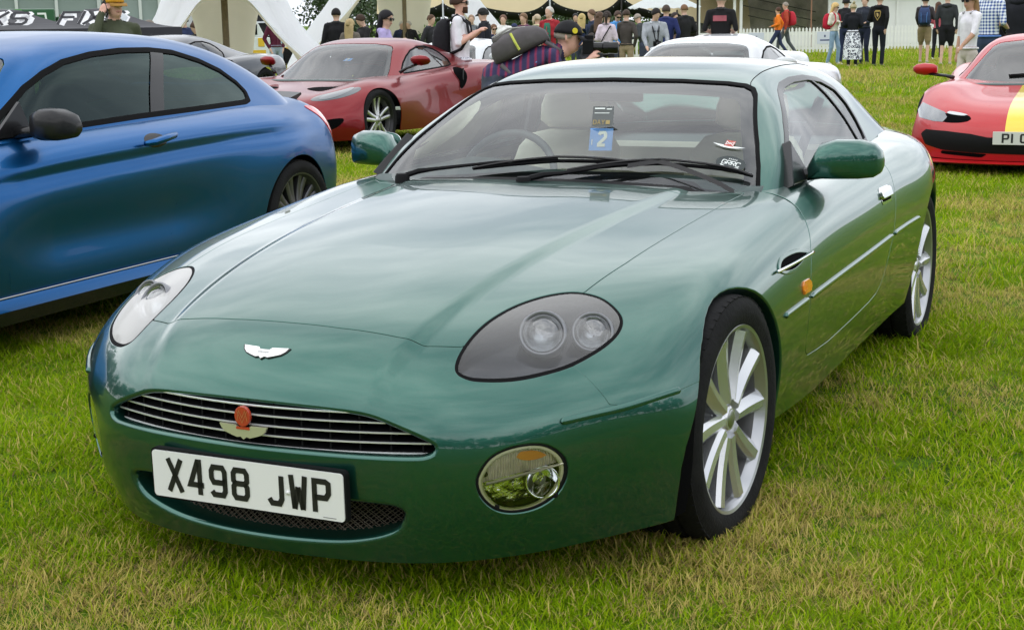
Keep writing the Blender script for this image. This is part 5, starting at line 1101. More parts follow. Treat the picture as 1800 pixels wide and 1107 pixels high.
def build_blue():
    cab = [(0, .28), (.3, .30), (.5, .37), (.62, .47), (.70, .60), (.735, .75), (.74, 1.4), (.74, 2.0), (.735, 2.5), (.70, 2.9), (.5, 3.1), (0, 3.15)]
    scr = [(0, 1.318), (.28, 1.313), (.46, 1.30), (.535, 1.285), (.565, 1.262), (.60, 1.20), (.64, 1.11), (.69, .99), (.71, .90), (0, .90)]
    dlo = [(.60, .985), (.72, 1.06), (.90, 1.165), (1.05, 1.225), (1.22, 1.272), (1.45, 1.302), (1.70, 1.315), (1.95, 1.312), (2.15, 1.295), (2.36, 1.245), (2.52, 1.185), (2.62, 1.115), (2.655, 1.06), (2.63, 1.005), (2.57, .992), (2.2, .985), (1.6, .975), (1.0, .957), (.62, .945)]
    doorp = np.array([(.52, 1.0), (.50, .80), (.47, .5), (.48, .32), (.56, .27), (1.50, .27), (1.62, .33), (1.70, .50), (1.735, .66), (1.74, .80), (1.70, .92), (1.62, 1.0)])
    dgap = lambda S: np.where(np.abs(S.V[:, 0]) > .6, sdp(S.V[:, 1:], doorp), 1.0)
    def shape(LB, UB):
        # hip crease and sculpted hollow along the door
        y, z = LB.V[:, 1], LB.V[:, 2]; m = (np.abs(LB.V[:, 0]) > .7)
        zc = np.interp(y, [.2, 1.2, 2.2, 3.3], [.80, .845, .875, .89]); on = np.interp(y, [.2, .6, 2.6, 3.2], [0, 1, 1, 0])
        d = -.020 * on * np.exp(-((z - zc + .050) / .028) ** 2) + .005 * on * np.exp(-((z - zc - .005) / .012) ** 2)
        d += -.022 * np.interp(y, [.4, .8, 1.7, 2.3], [0, 1, 1, 0]) * np.exp(-((z - .50) / .12) ** 2)
        LB.V += LB.N * (d * m)[:, None]
    car, LB, UB = build_car('coupe_car', 'metallic blue two-door coupe with black door mirror, parked left of the green car', None, B_LOW, B_UP, M['blue'], (-3.56, .66, -.09), R_(2.2),
        [(0, .355, .335), (2.815, .365, .335)], [(.80, 0, .335, .255, .245), (.81, 2.815, .335, .258, .265)], scr, {'outline': dlo, 'cuts': [((.95, 1.1, 1.2, 1.32), (1.68, 1.78, 1.86, 1.97), .11)]},
        rearw=[(0, 2.55), (.35, 2.56), (.46, 2.62), (.49, 2.75), (.50, 3.0), (.42, 3.12), (0, 3.14)], cab=cab, seal=.022, gm=M['glass_tint'], floor=.26, nu=150, nv=260, shape=shape, gaps=(dgap,), wheel_kw=dict(spokes=10, style='pair', mats={'rim': M['wheel_grey'], 'face': M['wheel_grey']}), seats=(1.45, .12, M['black_matte']))
    for sg in (1, -1):
        # side skirt: blue blade over a black lip
        b = MB(); b.loft([[(sg * .84, y, .285), (sg * .895, y, .285), (sg * .905, y, .262), (sg * .91, y, .235), (sg * .84, y, .235)] for y in np.linspace(.37, 2.42, 12)]); b.build('side_skirt', M['blue'], car, auto=.6)
        b = MB(); b.loft([[(sg * .82, y, .234), (sg * .912, y, .234), (sg * .90, y, .175), (sg * .82, y, .165)] for y in np.linspace(.37, 2.42, 12)]); b.build('skirt_lip', M['black_gloss'], car, auto=.6)
        b = MB(); b.tube([(sg * .893, .40, .292), (sg * .893, 2.40, .292)], .004, 6); b.build('skirt_joint', M['steel'], car)
        # door handle
        hd = empty('door_handle'); hd.parent = car
        b = MB(); b.tube([(sg * .915, 1.44, .868), (sg * .932, 1.49, .872), (sg * .935, 1.58, .884), (sg * .93, 1.66, .893), (sg * .91, 1.70, .896)], [.012, .017, .018, .015, .010], 10); b.build('grip', M['blue'], hd, smooth=True)
        panel(car, LB, np.array([(1.57 + .085 * math.cos(t), .874 + .033 * math.sin(t)) for t in np.linspace(0, 2 * math.pi, 24, endpoint=False)]), 1, lambda S: np.abs(S.V[:, 0]) - .6, 'handle_recess', M['black_gloss'], .0012) if sg > 0 else None
        # mirror
        mr = empty('door_mirror'); mr.parent = car; rings = []
        for t, hy, hz, dy, dz in ((0, .03, .045, .02, -.01), (.12, .055, .07, .01, 0), (.4, .07, .083, 0, .005), (.7, .068, .08, .01, .003), (.92, .05, .06, .035, -.004), (1, .02, .025, .06, -.012)):
            rr = [(sg * (.82 + .20 * t), .78 + dy + 1.15 * hy * math.copysign(abs(math.cos(a)) ** .6, math.cos(a)), 1.0 + dz + hz * .85 * math.copysign(abs(math.sin(a)) ** .6, math.sin(a))) for a in np.linspace(0, 2 * math.pi, 22, endpoint=False)]; rings.append(rr)
        b = MB(); b.loft(rings); b.build('mirror_housing', M['carbon'], mr, smooth=True)
        b = MB(); b.tube([(sg * .74, .74, .965), (sg * .82, .77, .972), (sg * .90, .79, .975), (sg * .98, .83, .985)], [.03, .026, .022, .012], 10); b.build('mirror_arm', M['black_gloss'], mr, smooth=True)
        b = MB(); b.add([(sg * .735, .60, .95), (sg * .72, .80, 1.10), (sg * .757, .83, .955), (sg * .755, .60, .95), (sg * .735, .80, 1.10), (sg * .775, .83, .955)], [(0, 1, 2), (5, 4, 3), (0, 3, 4, 1), (1, 4, 5, 2), (2, 5, 3, 0)]); b.build('mirror_sail', M['black_gloss'], mr)
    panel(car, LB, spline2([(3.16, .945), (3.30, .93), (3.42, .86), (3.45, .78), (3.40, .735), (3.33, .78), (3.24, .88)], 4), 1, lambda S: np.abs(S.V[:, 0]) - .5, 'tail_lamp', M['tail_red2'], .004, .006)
    b = MB(); b.loft([[(x, 3.30 - .10 * x * x, .992), (x, 3.44 - .16 * x * x, 1.028 - .03 * x * x), (x, 3.445 - .16 * x * x, 1.016 - .03 * x * x), (x, 3.36 - .1 * x * x, .975)] for x in np.linspace(-.62, .62, 13)]); b.build('boot_spoiler', M['carbon'], car, auto=.6)
    b = MB(); b.tube([(-.5, 3.0, .28), (.5, 3.0, .28)], .05, 8); b.build('silencer', M['dark'], car)
    return car
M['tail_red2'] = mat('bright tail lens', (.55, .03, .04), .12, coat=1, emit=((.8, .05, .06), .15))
build_blue()

# ---- mid-engined sports cars
S_LOW = [
 [(0,-.92,.15),(.25,-.90,.15),(.48,-.83,.15),(.63,-.73,.15),(.72,-.64,.15),(.79,-.55,.15),(.83,-.48,.15),(.86,-.43,.16),(.88,-.39,.16),(.89,-.33,.16)],
 [(0,-.98,.28),(.25,-.96,.28),(.49,-.88,.28),(.65,-.77,.28),(.745,-.66,.28),(.81,-.57,.28),(.85,-.49,.27),(.88,-.43,.26),(.90,-.38,.25),(.90,-.31,.22)],
 [(0,-.95,.44),(.25,-.93,.44),(.49,-.85,.445),(.65,-.74,.45),(.745,-.63,.45),(.815,-.53,.44),(.86,-.44,.41),(.89,-.37,.36),(.905,-.31,.31),(.905,-.26,.25)],
 [(0,-.80,.56),(.25,-.78,.562),(.46,-.70,.575),(.60,-.61,.59),(.70,-.52,.588),(.79,-.43,.56),(.85,-.36,.51),(.89,-.3,.43),(.91,-.25,.34),(.91,-.2,.27)],
 [(0,-.45,.655),(.25,-.44,.655),(.45,-.40,.662),(.58,-.33,.69),(.69,-.27,.705),(.80,-.22,.68),(.875,-.18,.61),(.915,-.15,.49),(.925,-.12,.36),(.91,-.1,.25)],
 [(0,0,.715),(.25,0,.712),(.45,0,.715),(.58,0,.75),(.70,0,.772),(.81,0,.745),(.89,0,.665),(.93,0,.51),(.93,0,.35),(.91,0,.22)],
 [(0,.45,.79),(.25,.45,.79),(.47,.45,.788),(.62,.45,.79),(.73,.45,.785),(.83,.45,.745),(.89,.45,.66),(.915,.45,.5),(.91,.45,.33),(.89,.45,.2)],
 [(0,1.0,.83),(.3,1.0,.83),(.5,1.0,.825),(.66,1.0,.815),(.755,1.0,.80),(.83,1.0,.755),(.865,1.0,.66),(.875,1.0,.5),(.895,1.0,.32),(.885,1.0,.19)],
 [(0,1.6,.86),(.3,1.6,.86),(.5,1.6,.855),(.66,1.6,.845),(.77,1.6,.835),(.86,1.6,.80),(.89,1.6,.70),(.895,1.6,.5),(.915,1.6,.33),(.905,1.6,.2)],
 [(0,2.1,.92),(.3,2.1,.92),(.5,2.1,.90),(.66,2.1,.888),(.79,2.1,.882),(.89,2.1,.85),(.94,2.1,.75),(.95,2.1,.55),(.945,2.1,.35),(.92,2.1,.22)],
 [(0,2.575,.93),(.3,2.575,.93),(.5,2.575,.912),(.66,2.575,.902),(.80,2.575,.897),(.905,2.575,.86),(.953,2.575,.76),(.96,2.575,.55),(.95,2.575,.38),(.92,2.575,.25)],
 [(0,3.0,.90),(.3,3.0,.90),(.5,3.0,.89),(.66,3.0,.885),(.78,3.0,.872),(.87,3.0,.835),(.915,3.0,.74),(.92,3.0,.56),(.91,3.0,.42),(.87,3.0,.32)],
 [(0,3.32,.88),(.3,3.32,.88),(.49,3.31,.875),(.64,3.29,.86),(.74,3.27,.84),(.81,3.25,.795),(.85,3.24,.71),(.855,3.24,.57),(.845,3.24,.45),(.8,3.24,.36)],
 [(0,3.46,.72),(.3,3.45,.72),(.48,3.43,.72),(.61,3.40,.71),(.69,3.37,.69),(.75,3.34,.66),(.79,3.32,.61),(.80,3.31,.55),(.79,3.31,.47),(.75,3.31,.40)],
]
S_UP = [
 [(0,.25,.765),(.3,.28,.765),(.5,.37,.765),(.62,.47,.76),(.70,.56,.755),(.74,.66,.75),(.765,.78,.745)],
 [(0,.62,.955),(.28,.64,.95),(.46,.68,.937),(.56,.73,.922),(.63,.79,.895),(.69,.86,.85),(.765,.93,.755)],
 [(0,1.02,1.155),(.26,1.03,1.15),(.42,1.05,1.132),(.505,1.08,1.108),(.578,1.12,1.06),(.655,1.16,.95),(.765,1.2,.765)],
 [(0,1.35,1.21),(.25,1.35,1.205),(.40,1.35,1.187),(.49,1.35,1.16),(.555,1.35,1.112),(.64,1.35,.97),(.76,1.35,.785)],
 [(0,1.75,1.195),(.24,1.75,1.19),(.38,1.75,1.172),(.468,1.75,1.145),(.537,1.75,1.098),(.627,1.75,.985),(.75,1.75,.825)],
 [(0,2.15,1.115),(.22,2.15,1.11),(.35,2.15,1.097),(.44,2.15,1.07),(.515,2.15,1.032),(.61,2.15,.968),(.73,2.15,.87)],
 [(0,2.55,1.0),(.2,2.55,1.0),(.33,2.55,.987),(.42,2.55,.968),(.5,2.55,.948),(.6,2.55,.922),(.7,2.55,.88)],
 [(0,2.92,.89),(.2,2.92,.89),(.33,2.92,.885),(.42,2.92,.88),(.5,2.91,.87),(.58,2.9,.86),(.66,2.88,.84)],
]
S_CAB = [(0, .34), (.3, .37), (.5, .46), (.62, .56), (.69, .67), (.725, .8), (.735, 1.2), (.72, 1.7), (.66, 2.0), (.5, 2.2), (0, 2.3)]
S_SCR = [(0, 1.16), (.26, 1.155), (.40, 1.138), (.455, 1.122), (.49, 1.09), (.525, 1.03), (.57, .95), (.625, .85), (.66, .77), (.66, .70), (0, .70)]
S_DLO = [(.80, .85), (.92, .935), (1.05, 1.01), (1.2, 1.075), (1.4, 1.115), (1.6, 1.118), (1.76, 1.085), (1.86, 1.03), (1.92, .95), (1.88, .88), (1.78, .862), (1.4, .842), (1.0, .822), (.80, .812)]
def sports(name, label, group, pm, loc, rz, intake=True, wheel_kw=None, roof_mat=None, lamps='long', detail=True, nu=100, nv=170, mdx=0.0, mdz=0.0):
    car, LB, UB = build_car(name, label, group, S_LOW, S_UP, pm, loc, rz, [(0, .355, .34), (2.575, .375, .35)], [(.76, 0, .34, .265, .245), (.79, 2.575, .35, .268, .295)],
        S_SCR, {'outline': S_DLO, 'cuts': [((.8, 1.0, 1.1, 1.2), (1.70, 1.60, 1.52, 1.45), .012)], **({'roof_mat': roof_mat} if roof_mat else {})}, rearw=[(0, 1.95), (.26, 1.96), (.36, 2.02), (.34, 2.45), (0, 2.5)], cab=S_CAB, nu=nu, nv=nv, scr_y=1.5, wheel_kw=wheel_kw, seats=(1.15, -.03, M['black_matte']),
        gaps=((lambda S: np.where(np.abs(S.V[:, 0]) > .6, sdp(S.V[:, 1:], np.array([(.42, .86), (.44, .60), (.50, .30), (1.45, .27), (1.55, .45), (1.60, .66), (1.50, .90)])), 1.0)), (lambda S: np.where((S.V[:, 2] > .5) & (S.V[:, 1] < .5), sdp(np.stack([np.abs(S.V[:, 0]), S.V[:, 1]], 1), np.array([(-.2, -.66), (.35, -.63), (.50, -.52), (.56, -.30), (.60, .0), (.66, .45), (.66, 1.2), (-.2, 1.2)])), 1.0))) if detail else ())
    for sg in (1, -1):
        mr = empty('door_mirror'); mr.parent = car; rings = []
        for t, hy, hz in ((0, .03, .03), (.15, .05, .05), (.5, .06, .06), (.85, .045, .045), (1, .012, .012)):
            rings.append([(sg * (.82 + mdx + .19 * t), .78 + .03 * t + hy * math.cos(a), .965 + mdz + hz * math.sin(a) - .015 * math.cos(a)) for a in np.linspace(0, 2 * math.pi, 18, endpoint=False)])
        b = MB(); b.loft(rings); b.build('mirror_housing', pm, mr, smooth=True)
        b = MB(); b.tube([(sg * .74, .66, .83 + mdz * .3), (sg * .80, .70, .88 + mdz * .7), (sg * (.88 + mdx), .78, .92 + mdz)], [.02, .016, .014], 8); b.build('mirror_arm', M['black_gloss'], mr, smooth=True)
    if intake:
        ip = spline2([(1.62, .80), (1.70, .85), (1.80, .865), (1.86, .83), (1.86, .74), (1.80, .64), (1.72, .58), (1.67, .60), (1.68, .68), (1.64, .74)], 4)
        panel(car, LB, ip, 1, lambda S: np.abs(S.V[:, 0]) - .6, 'intake_surround', pm, .004, 0, .006)
        panel(car, LB, (ip - ip.mean(0)) * .86 + ip.mean(0), 1, lambda S: np.abs(S.V[:, 0]) - .6, 'side_intake', M['dark'], .008, 0, .004)
        for sg in (1, -1):
            b = MB(); b.tube([(sg * .91, 1.74, .62), (sg * .905, 1.78, .84)], .008, 6); b.build('intake_vane', M['black_gloss'], car)
    if lamps == 'long':
        lp = spline2([(.50, -.66), (.60, -.62), (.70, -.50), (.77, -.34), (.79, -.22), (.755, -.20), (.70, -.30), (.60, -.45), (.51, -.57)], 4)
        panel(car, LB, lp, 2, lambda S: S.V[:, 2] - .45, 'headlamp', M['lamp_dark'], .002, .004)
        lp2 = (lp - lp.mean(0)) * [.6, .8] + lp.mean(0)
        panel(car, LB, lp2, 2, lambda S: S.V[:, 2] - .45, 'lamp_insert', M['lamp_bright'], .0075, 0)
        hv = spline2([(.18, -.20), (.30, -.30), (.44, -.34), (.50, -.22), (.46, -.08), (.34, -.06), (.22, -.10)], 4)
        panel(car, LB, hv, 2, lambda S: S.V[:, 2] - .45, 'bonnet_vent', M['dark'], .002, 0)
        ip2 = spline2([(.50, .22), (.60, .24), (.75, .30), (.80, .38), (.76, .40), (.62, .37), (.50, .33)], 4)
        panel(car, LB, ip2, 0, lambda S: -.25 - S.V[:, 1], 'bumper_intake', M['dark'], .003, 0)
    return car, LB, UB
car_, LB_, UB_ = sports('sports_car', 'dark red sports car with oval side intake and blue pass in its windscreen', None, M['red_met'], (-7.05, 10.15, 0), 0, wheel_kw=dict(spokes=5, style='pair', mats={'rim': M['wheel_black'], 'face': M['wheel_face']}, caliper=M['yellow_cal']), nu=130, nv=220)
car_.scale = (1.10, 1.05, .955)
b = MB(); b.add([(.05, .72, .962), (.13, .73, .961), (.13, .80, .99), (.05, .80, .99)], [(0, 1, 2, 3)]); b.build('entry_pass', M['pass_blue'], car_, fix=False)
b = MB(); text_mesh(b, '2', (.072, .728, .968), (1, 0, 0), (0, .9, .42), (0, -.42, .9), .032, .06, .010, 0); b.build('pass_numeral', M['pass_cream'], car_, fix=False)
sports('sports_car', 'dark grey sports car half hidden behind the blue coupe, round side intake showing', None, M['grey_car'], (-11.9, 12.6, 0), 0, wheel_kw=dict(spokes=5, style='pair', mats={'rim': M['wheel_black'], 'face': M['wheel_black']}))
sports('sports_car', 'white sports car behind the green coupe roof, only windscreen and roof showing', None, M['white_car'], tuple(at(1168, 13.4)), R_(0), intake=False, wheel_kw=dict(spokes=5, style='pair', mats={'rim': M['wheel_black'], 'face': M['wheel_black']}))

[o for o in COL.objects if o.parent is None and o.name.startswith('sports_car')][-1].scale = (.97, .97, .93)
# ---- red car with the yellow stripe
def build_red():
    car, LB, UB = sports('supercar', 'bright red supercar with yellow centre stripe and plate P1 OH, right edge of the picture', None, M['red'], (.56, 10.0, 0), R_(1), intake=False, lamps='none', mdx=.06, mdz=-.085, nu=150, nv=240, wheel_kw=dict(spokes=5, style='pair', mats={'rim': M['wheel_black'], 'face': M['wheel_black']}))
    car.scale = (1.17, 1.0, .94)
    st = LB.clip(np.minimum(np.minimum(.185 - np.abs(LB.V[:, 0]), .46 - LB.V[:, 1]), LB.V[:, 2] - .36)); st.off(.0015).obj('stripe', M['yellow'], car)
    for x0, x1 in ((.196, .202),):
        q = LB.clip(np.minimum(np.minimum(np.minimum(np.abs(LB.V[:, 0]) - x0, x1 - np.abs(LB.V[:, 0])), .46 - LB.V[:, 1]), LB.V[:, 2] - .36)); q.off(.0015).obj('pin_stripe', M['yellow'], car)
    st = UB.clip(np.minimum(.185 - np.abs(UB.V[:, 0]), np.minimum(UB.V[:, 1] - 1.07, 1.93 - UB.V[:, 1]))); st.off(.0015).obj('stripe', M['yellow'], car)
    lp = np.array([(.84, .62), (.87, .55), (.84, .495), (.70, .475), (.62, .475), (.60, .52), (.63, .555), (.72, .585)])
    panel(car, LB, lp, 0, lambda S: np.minimum(-.2 - S.V[:, 1], S.V[:, 2] - .4), 'headlamp', M['lamp_bright'], .002, .004)
    panel(car, LB, spline2([(.62, .545), (.66, .50), (.62, .475), (.52, .475), (.45, .49), (.43, .515), (.48, .54)], 4), 0, lambda S: np.minimum(-.3 - S.V[:, 1], S.V[:, 2] - .4), 'brake_duct', M['dark'], .003, 0)
    panel(car, LB, spline2([(.44, .53), (.50, .55), (.61, .565), (.60, .545), (.50, .53)], 4), 0, lambda S: np.minimum(-.3 - S.V[:, 1], S.V[:, 2] - .4), 'duct_blade', M['white_car'], .006, 0)
    gp = np.array([(-.1, .36), (.30, .36), (.42, .385), (.60, .40), (.76, .40), (.80, .36), (.76, .27), (.62, .235), (.40, .225), (-.1, .22)])
    panel(car, LB, gp, 0, lambda S: -.25 - S.V[:, 1], 'front_grille', M['black_matte'], .003, 0)
    panel(car, LB, np.array([(.30, .215), (.66, .23), (.62, .20), (.34, .185)]), 0, lambda S: -.25 - S.V[:, 1], 'splitter_duct', M['dark'], .003, 0)
    b = MB(); b.loft([[(x, -1.0 + .32 * abs(x) ** 2.2, .128), (x, -1.02 + .32 * abs(x) ** 2.2, .14), (x, -.98 + .32 * abs(x) ** 2.2, .155), (x, -.80 + .3 * abs(x) ** 2.2, .15), (x, -.80 + .3 * abs(x) ** 2.2, .128)] for x in np.linspace(-.84, .84, 25)]); b.build('front_splitter', M['red'], car, auto=.6)
    pl = empty('number_plate'); pl.parent = car
    b = MB(); b.box((0, -.985, .36), (.52, .012, .111)); b.build('plate', M['plate_shaded'], pl, bevel=.003)
    letters(pl, 'P1 OHH', (-.20, -.9925, .321), (1, 0, 0), (0, 0, 1), (0, -1, 0), .050, .079, .0135, .011, .034, M['letter'])
    b = MB(); b.box((0, -.925, .50), (.05, .008, .065), rotx(.55)); b.build('shield_badge', M['yellow'], car, bevel=.003)
    b = MB(); b.box((0, -.931, .503), (.016, .004, .03), rotx(.55)); b.build('badge_mark', M['letter'], car)
    wp = empty('wiper'); wp.parent = car
    b = MB(); b.tube([(-.30, .40, .835), (-.12, .40, .85), (.10, .38, .845), (.42, .44, .835)], [.012, .014, .014, .008], 6); b.build('wiper_arm', M['black_matte'], wp)
    return car
M['plate_shaded'] = mat('plate in shade', (.62, .62, .58), .4)  # number-plate white dimmed, shade put into the colour
build_red()

# ------------------------------------------------------------------ people
SK = {'fair': (.62, .40, .30), 'tan': (.48, .28, .19), 'pink': (.66, .38, .30)}
_mc = {}
def cm(col, rough=.8, name=None):
    k = tuple(round(c, 3) for c in col) + (rough,)
    if k not in _mc: _mc[k] = mat(name or 'cloth %d' % len(_mc), col, rough, spec=.2, var=.16, vscale=9, bump=.25, bscale=35)
    return _mc[k]
def skin_m(t):
    k = ('s', t)
    if k not in _mc: _mc[k] = mat('skin ' + t, SK[t], .5, spec=.3, var=.08, vscale=20)
    return _mc[k]
def _seg(a, b, ra, rb, n=10, flat=(1, 1), up=None):
    """rounded limb from a to b with elliptic rings"""
    a, b = np.array(a, float), np.array(b, float); d = b - a; L0 = np.linalg.norm(d) + 1e-9; d /= L0
    u = np.array([1.0, 0, 0]) if abs(d[0]) < .8 else np.array([0, 1.0, 0]); v = np.cross(d, u); v /= np.linalg.norm(v); u = np.cross(v, d); rings = []
    ang = np.linspace(0, 2 * np.pi, n, endpoint=False)
    for t, k in ((-.8 * ra / L0, .55), (-.35 * ra / L0, .9), (0, 1), (.5, 1), (1, 1), (1 + .35 * rb / L0, .9), (1 + .8 * rb / L0, .55)):
        r = ra + (rb - ra) * min(max(t, 0), 1); rings.append(a + d * t * L0 + k * r * (flat[0] * np.cos(ang)[:, None] * u + flat[1] * np.sin(ang)[:, None] * v))
    return rings
ARMS = {  # elbow and wrist offsets from the shoulder for the left arm (x outwards, y back, z up)
 'down': ((.06, .03, -.28), (.05, -.02, -.52)), 'bent': ((.07, .05, -.27), (-.02, -.20, -.33)), 'pocket': ((.10, .06, -.27), (.02, -.03, -.48)), 'camera': ((.09, -.10, -.22), (-.11, -.24, -.02)),
 'phone': ((.10, -.14, -.20), (-.05, -.06, .12)), 'chest': ((.06, -.02, -.26), (-.10, -.22, -.13)), 'back': ((.07, .12, -.24), (.03, .10, -.48)), 'fwd': ((.04, -.10, -.25), (.02, -.26, -.40)), 'fold': ((.07, .02, -.26), (-.20, -.15, -.22)), 'hip': ((.17, .05, -.22), (.03, -.02, -.40)), 'shoot': ((.05, -.13, -.24), (-.10, -.27, -.05)), 'swing': ((.05, .14, -.24), (.04, .06, -.48)),
}
def person(label, loc, face, h=1.74, top=(.1, .1, .1), legs=(.05, .06, .09), shoes=(.05, .05, .05), skin='fair', hair=(.06, .04, .03), style='short', arms=('down', 'down'), sleeve='long', bottom='trousers', stride=0.0, head_yaw=0.0, head_pitch=0.0, build=1.0, voxel=.021, lean=0.0, extras=None, fingers=False, group=None, female=False, sit=False):
    """face: heading in radians, 0 looks towards -y; lean bends the trunk forwards at the hips"""
    root = empty('person', tuple(loc), face, label, 'person', group); s = h / 1.75; segs = []
    A = lambda tg, a, b, ra, rb, flat=(1, 1): segs.append((tg, np.array(a) * s, np.array(b) * s, ra * s, rb * s, flat))
    Lr = rotx(lean); hip = np.array([0, 0, .93]); T = lambda p: hip + Lr @ (np.array(p, float) - hip)
    bw = build * (.92 if female else 1.0); cl = .012 if sleeve == 'long' else .004
    A('hips', (0, 0, .90), (0, 0, .99), .118 * bw, .115 * bw, (1.28, .95)); A('top', (0, 0, 1.0), T((0, 0, 1.12)), .115 * bw, .118 * bw, (1.25, .92)); A('top', T((0, 0, 1.12)), T((0, .0, 1.33)), .118 * bw, .128 * bw, (1.32, .95)); A('top', T((0, 0, 1.33)), T((0, .012, 1.43)), .122 * bw, .085 * bw, (1.35, .9))
    A('top', T((-.13 * bw, .01, 1.425)), T((.13 * bw, .01, 1.425)), .062, .062); nk = T((0, .005, 1.46)); Hh = Lr @ np.array([0, -.02, .0]); HR = rotz(head_yaw) @ rotx(head_pitch + lean * .75)
    hb = T((0, .0, 1.53)); A('skin', nk, hb, .056, .054); hp = lambda p: hb + HR @ np.array(p, float)
    A('skin', hp((0, -.02, .035)), hp((0, -.008, .135)), .066, .078, (.96, 1.12)); A('skin', hp((0, .01, .11)), hp((0, .0, .155)), .082, .066, (.92, 1.1)); A('skin', hp((0, -.065, .02)), hp((0, -.05, .08)), .030, .040); A('skin', hp((0, -.098, .085)), hp((0, -.090, .115)), .013, .010)
    for k in (1, -1): A('skin', hp((k * .076, .005, .075)), hp((k * .078, .012, .115)), .011, .014)
    for k, st in ((1, stride), (-1, -stride)):
        x = k * .092; kn = np.array([x * 1.03, -.03 - st * .28 if st > 0 else -.02 - st * .16, .50]); an = np.array([x * 1.08, .03 - st * .42, .095 + (.08 if st < -.3 else 0)])
        if sit: kn = np.array([x * 1.2, -.42, .86]); an = np.array([x * 1.2, -.45, .45])
        up_ = 'legs'; lo_ = 'legs' if bottom == 'trousers' else 'skin'; w = .016 if bottom == 'trousers' else 0
        A(up_, (x, 0, .90), kn, .088 * bw, .060 + w * .5); 
        if bottom == 'shorts': A('legs', (x, 0, .88), np.array([x, 0, .88]) * .25 + kn * .75, .098 * bw, .088)
        A(lo_, kn, an, .054 + w * .4, .038 + w); A('shoe', an + [0, .015, -.045], an + [k * .012, -.13, -.06], .040, .034, (1.15, .85))
        sh = T((k * .175 * bw, .012, 1.425)); e0, w0 = ARMS[arms[0 if k > 0 else 1]]; fl = lambda o: Lr @ np.array([k * o[0], o[1], o[2]]) if lean == 0 else np.array([k * o[0], o[1], o[2]])
        el = sh + fl(e0); wr = sh + fl(w0); A('top', sh, sh * .5 + el * .5, .056, .050 + cl * .5); A('top' if sleeve != 'none' else 'skin', sh * .5 + el * .5, el, .047 + cl, .041 + cl); A('top' if sleeve == 'long' else 'skin', el, wr, .038 + cl, .028 + cl * .8)
        dh = wr - el; dh /= np.linalg.norm(dh); A('skin', wr, wr + dh * .075, .026, .030, (1.15, .7))
        if not fingers: A('skin', wr + dh * .08, wr + dh * .155, .026, .018, (1.2, .6)); A('skin', wr + dh * .02, wr + dh * .075 + np.array([-k * .035, -.02, .01]), .012, .010)
        else:
            sd = np.cross(dh, [0, 0, 1.0]); sd /= np.linalg.norm(sd) + 1e-9; nn = np.cross(sd, dh); q0 = wr + dh * .085
            for f, (o, L1) in enumerate(((-.027, .055), (-.009, .066), (.009, .062), (.026, .048))):
                b0 = q0 + sd * o; m_ = b0 + dh * L1 * .55 - nn * .006; A('skin', b0, m_, .0095, .009); A('skin', m_, m_ + dh * L1 * .3 - nn * L1 * .45, .009, .0075)
            A('skin', wr + dh * .03 + sd * .025 * -k, wr + dh * .08 + sd * .052 * -k - nn * .02, .012, .010)
    b = MB()
    for tg, a, c, ra, rb, fl_ in segs: b.loft(_seg(a, c, ra, rb, 10, fl_))
    me = pymesh('body', np.concatenate(b.V), b.F); o = bpy.data.objects.new('body', me); COL.objects.link(o)
    bm = bmesh.new(); bm.from_mesh(me); bmesh.ops.recalc_face_normals(bm, faces=bm.faces[:]); bm.to_mesh(me); bm.free()
    r = o.modifiers.new('r', 'REMESH'); r.mode = 'VOXEL'; r.voxel_size = voxel; r.use_smooth_shade = True
    sm = o.modifiers.new('s', 'SMOOTH'); sm.factor = .5; sm.iterations = 3 if voxel > .015 else 4
    dg = bpy.context.evaluated_depsgraph_get(); m2 = bpy.data.meshes.new_from_object(o.evaluated_get(dg)); o.modifiers.clear(); o.data = m2; bpy.data.meshes.remove(me); m2.name = 'body'
    # colour by the nearest limb
    nf = len(m2.polygons); Cc = np.empty(nf * 3, np.float32); m2.polygons.foreach_get('center', Cc); Cc = Cc.reshape(-1, 3); best = np.full(nf, 1e9); idx = np.zeros(nf, np.int32); order = ['skin', 'top', 'hips', 'legs', 'shoe']
    for tg, a, c, ra, rb, fl_ in segs:
        e = c - a; t = np.clip(((Cc - a) @ e) / (e @ e + 1e-12), 0, 1); d = np.linalg.norm(Cc - a - t[:, None] * e, axis=1) - (ra + (rb - ra) * t); k = d < best; best[k] = d[k]; idx[k] = order.index(tg)
    m2.materials.clear(); [m2.materials.append(x) for x in (skin_m(skin), cm(top), cm(legs), cm(legs), cm(shoes, .5))]; m2.polygons.foreach_set('material_index', idx); m2.polygons.foreach_set('use_smooth', np.ones(nf, bool)); o.parent = root
    # hair
    def cap(r0, zlo, front, name, m, grow=0.0, n=18):
        rings = []
        for t in np.linspace(0, 1, 9):
            th = t * math.pi * .60; rr = []
            for a in np.linspace(0, 2 * math.pi, n, endpoint=False):
                dirx, diry = math.cos(a), math.sin(a); f = max(0, -diry); th2 = th * (1 - front * f ** 1.5); z = math.cos(th2); q = math.sin(th2); w_ = 1 + .05 * math.sin(7 * a + 3 * t) * t
                rr.append(s * np.array(hp((dirx * .088 * q * w_ * (1 + grow), .008 + diry * .104 * q * w_ * (1 + grow), .115 + .108 * z * (1 + grow * .6)))))
            rings.append(rr)
        bb = MB(); bb.loft(rings); return bb.build(name, m, root, smooth=True)
    hm = cm(hair, .6)
    if style in ('short', 'crop', 'long', 'tail', 'bun', 'bald'):
        if style != 'bald': cap(.1, 0, {'short': .46, 'crop': .50, 'long': .44, 'tail': .48, 'bun': .48}[style], 'hair', hm, {'short': .05, 'crop': -.03, 'long': .10, 'tail': .04, 'bun': .04}[style])
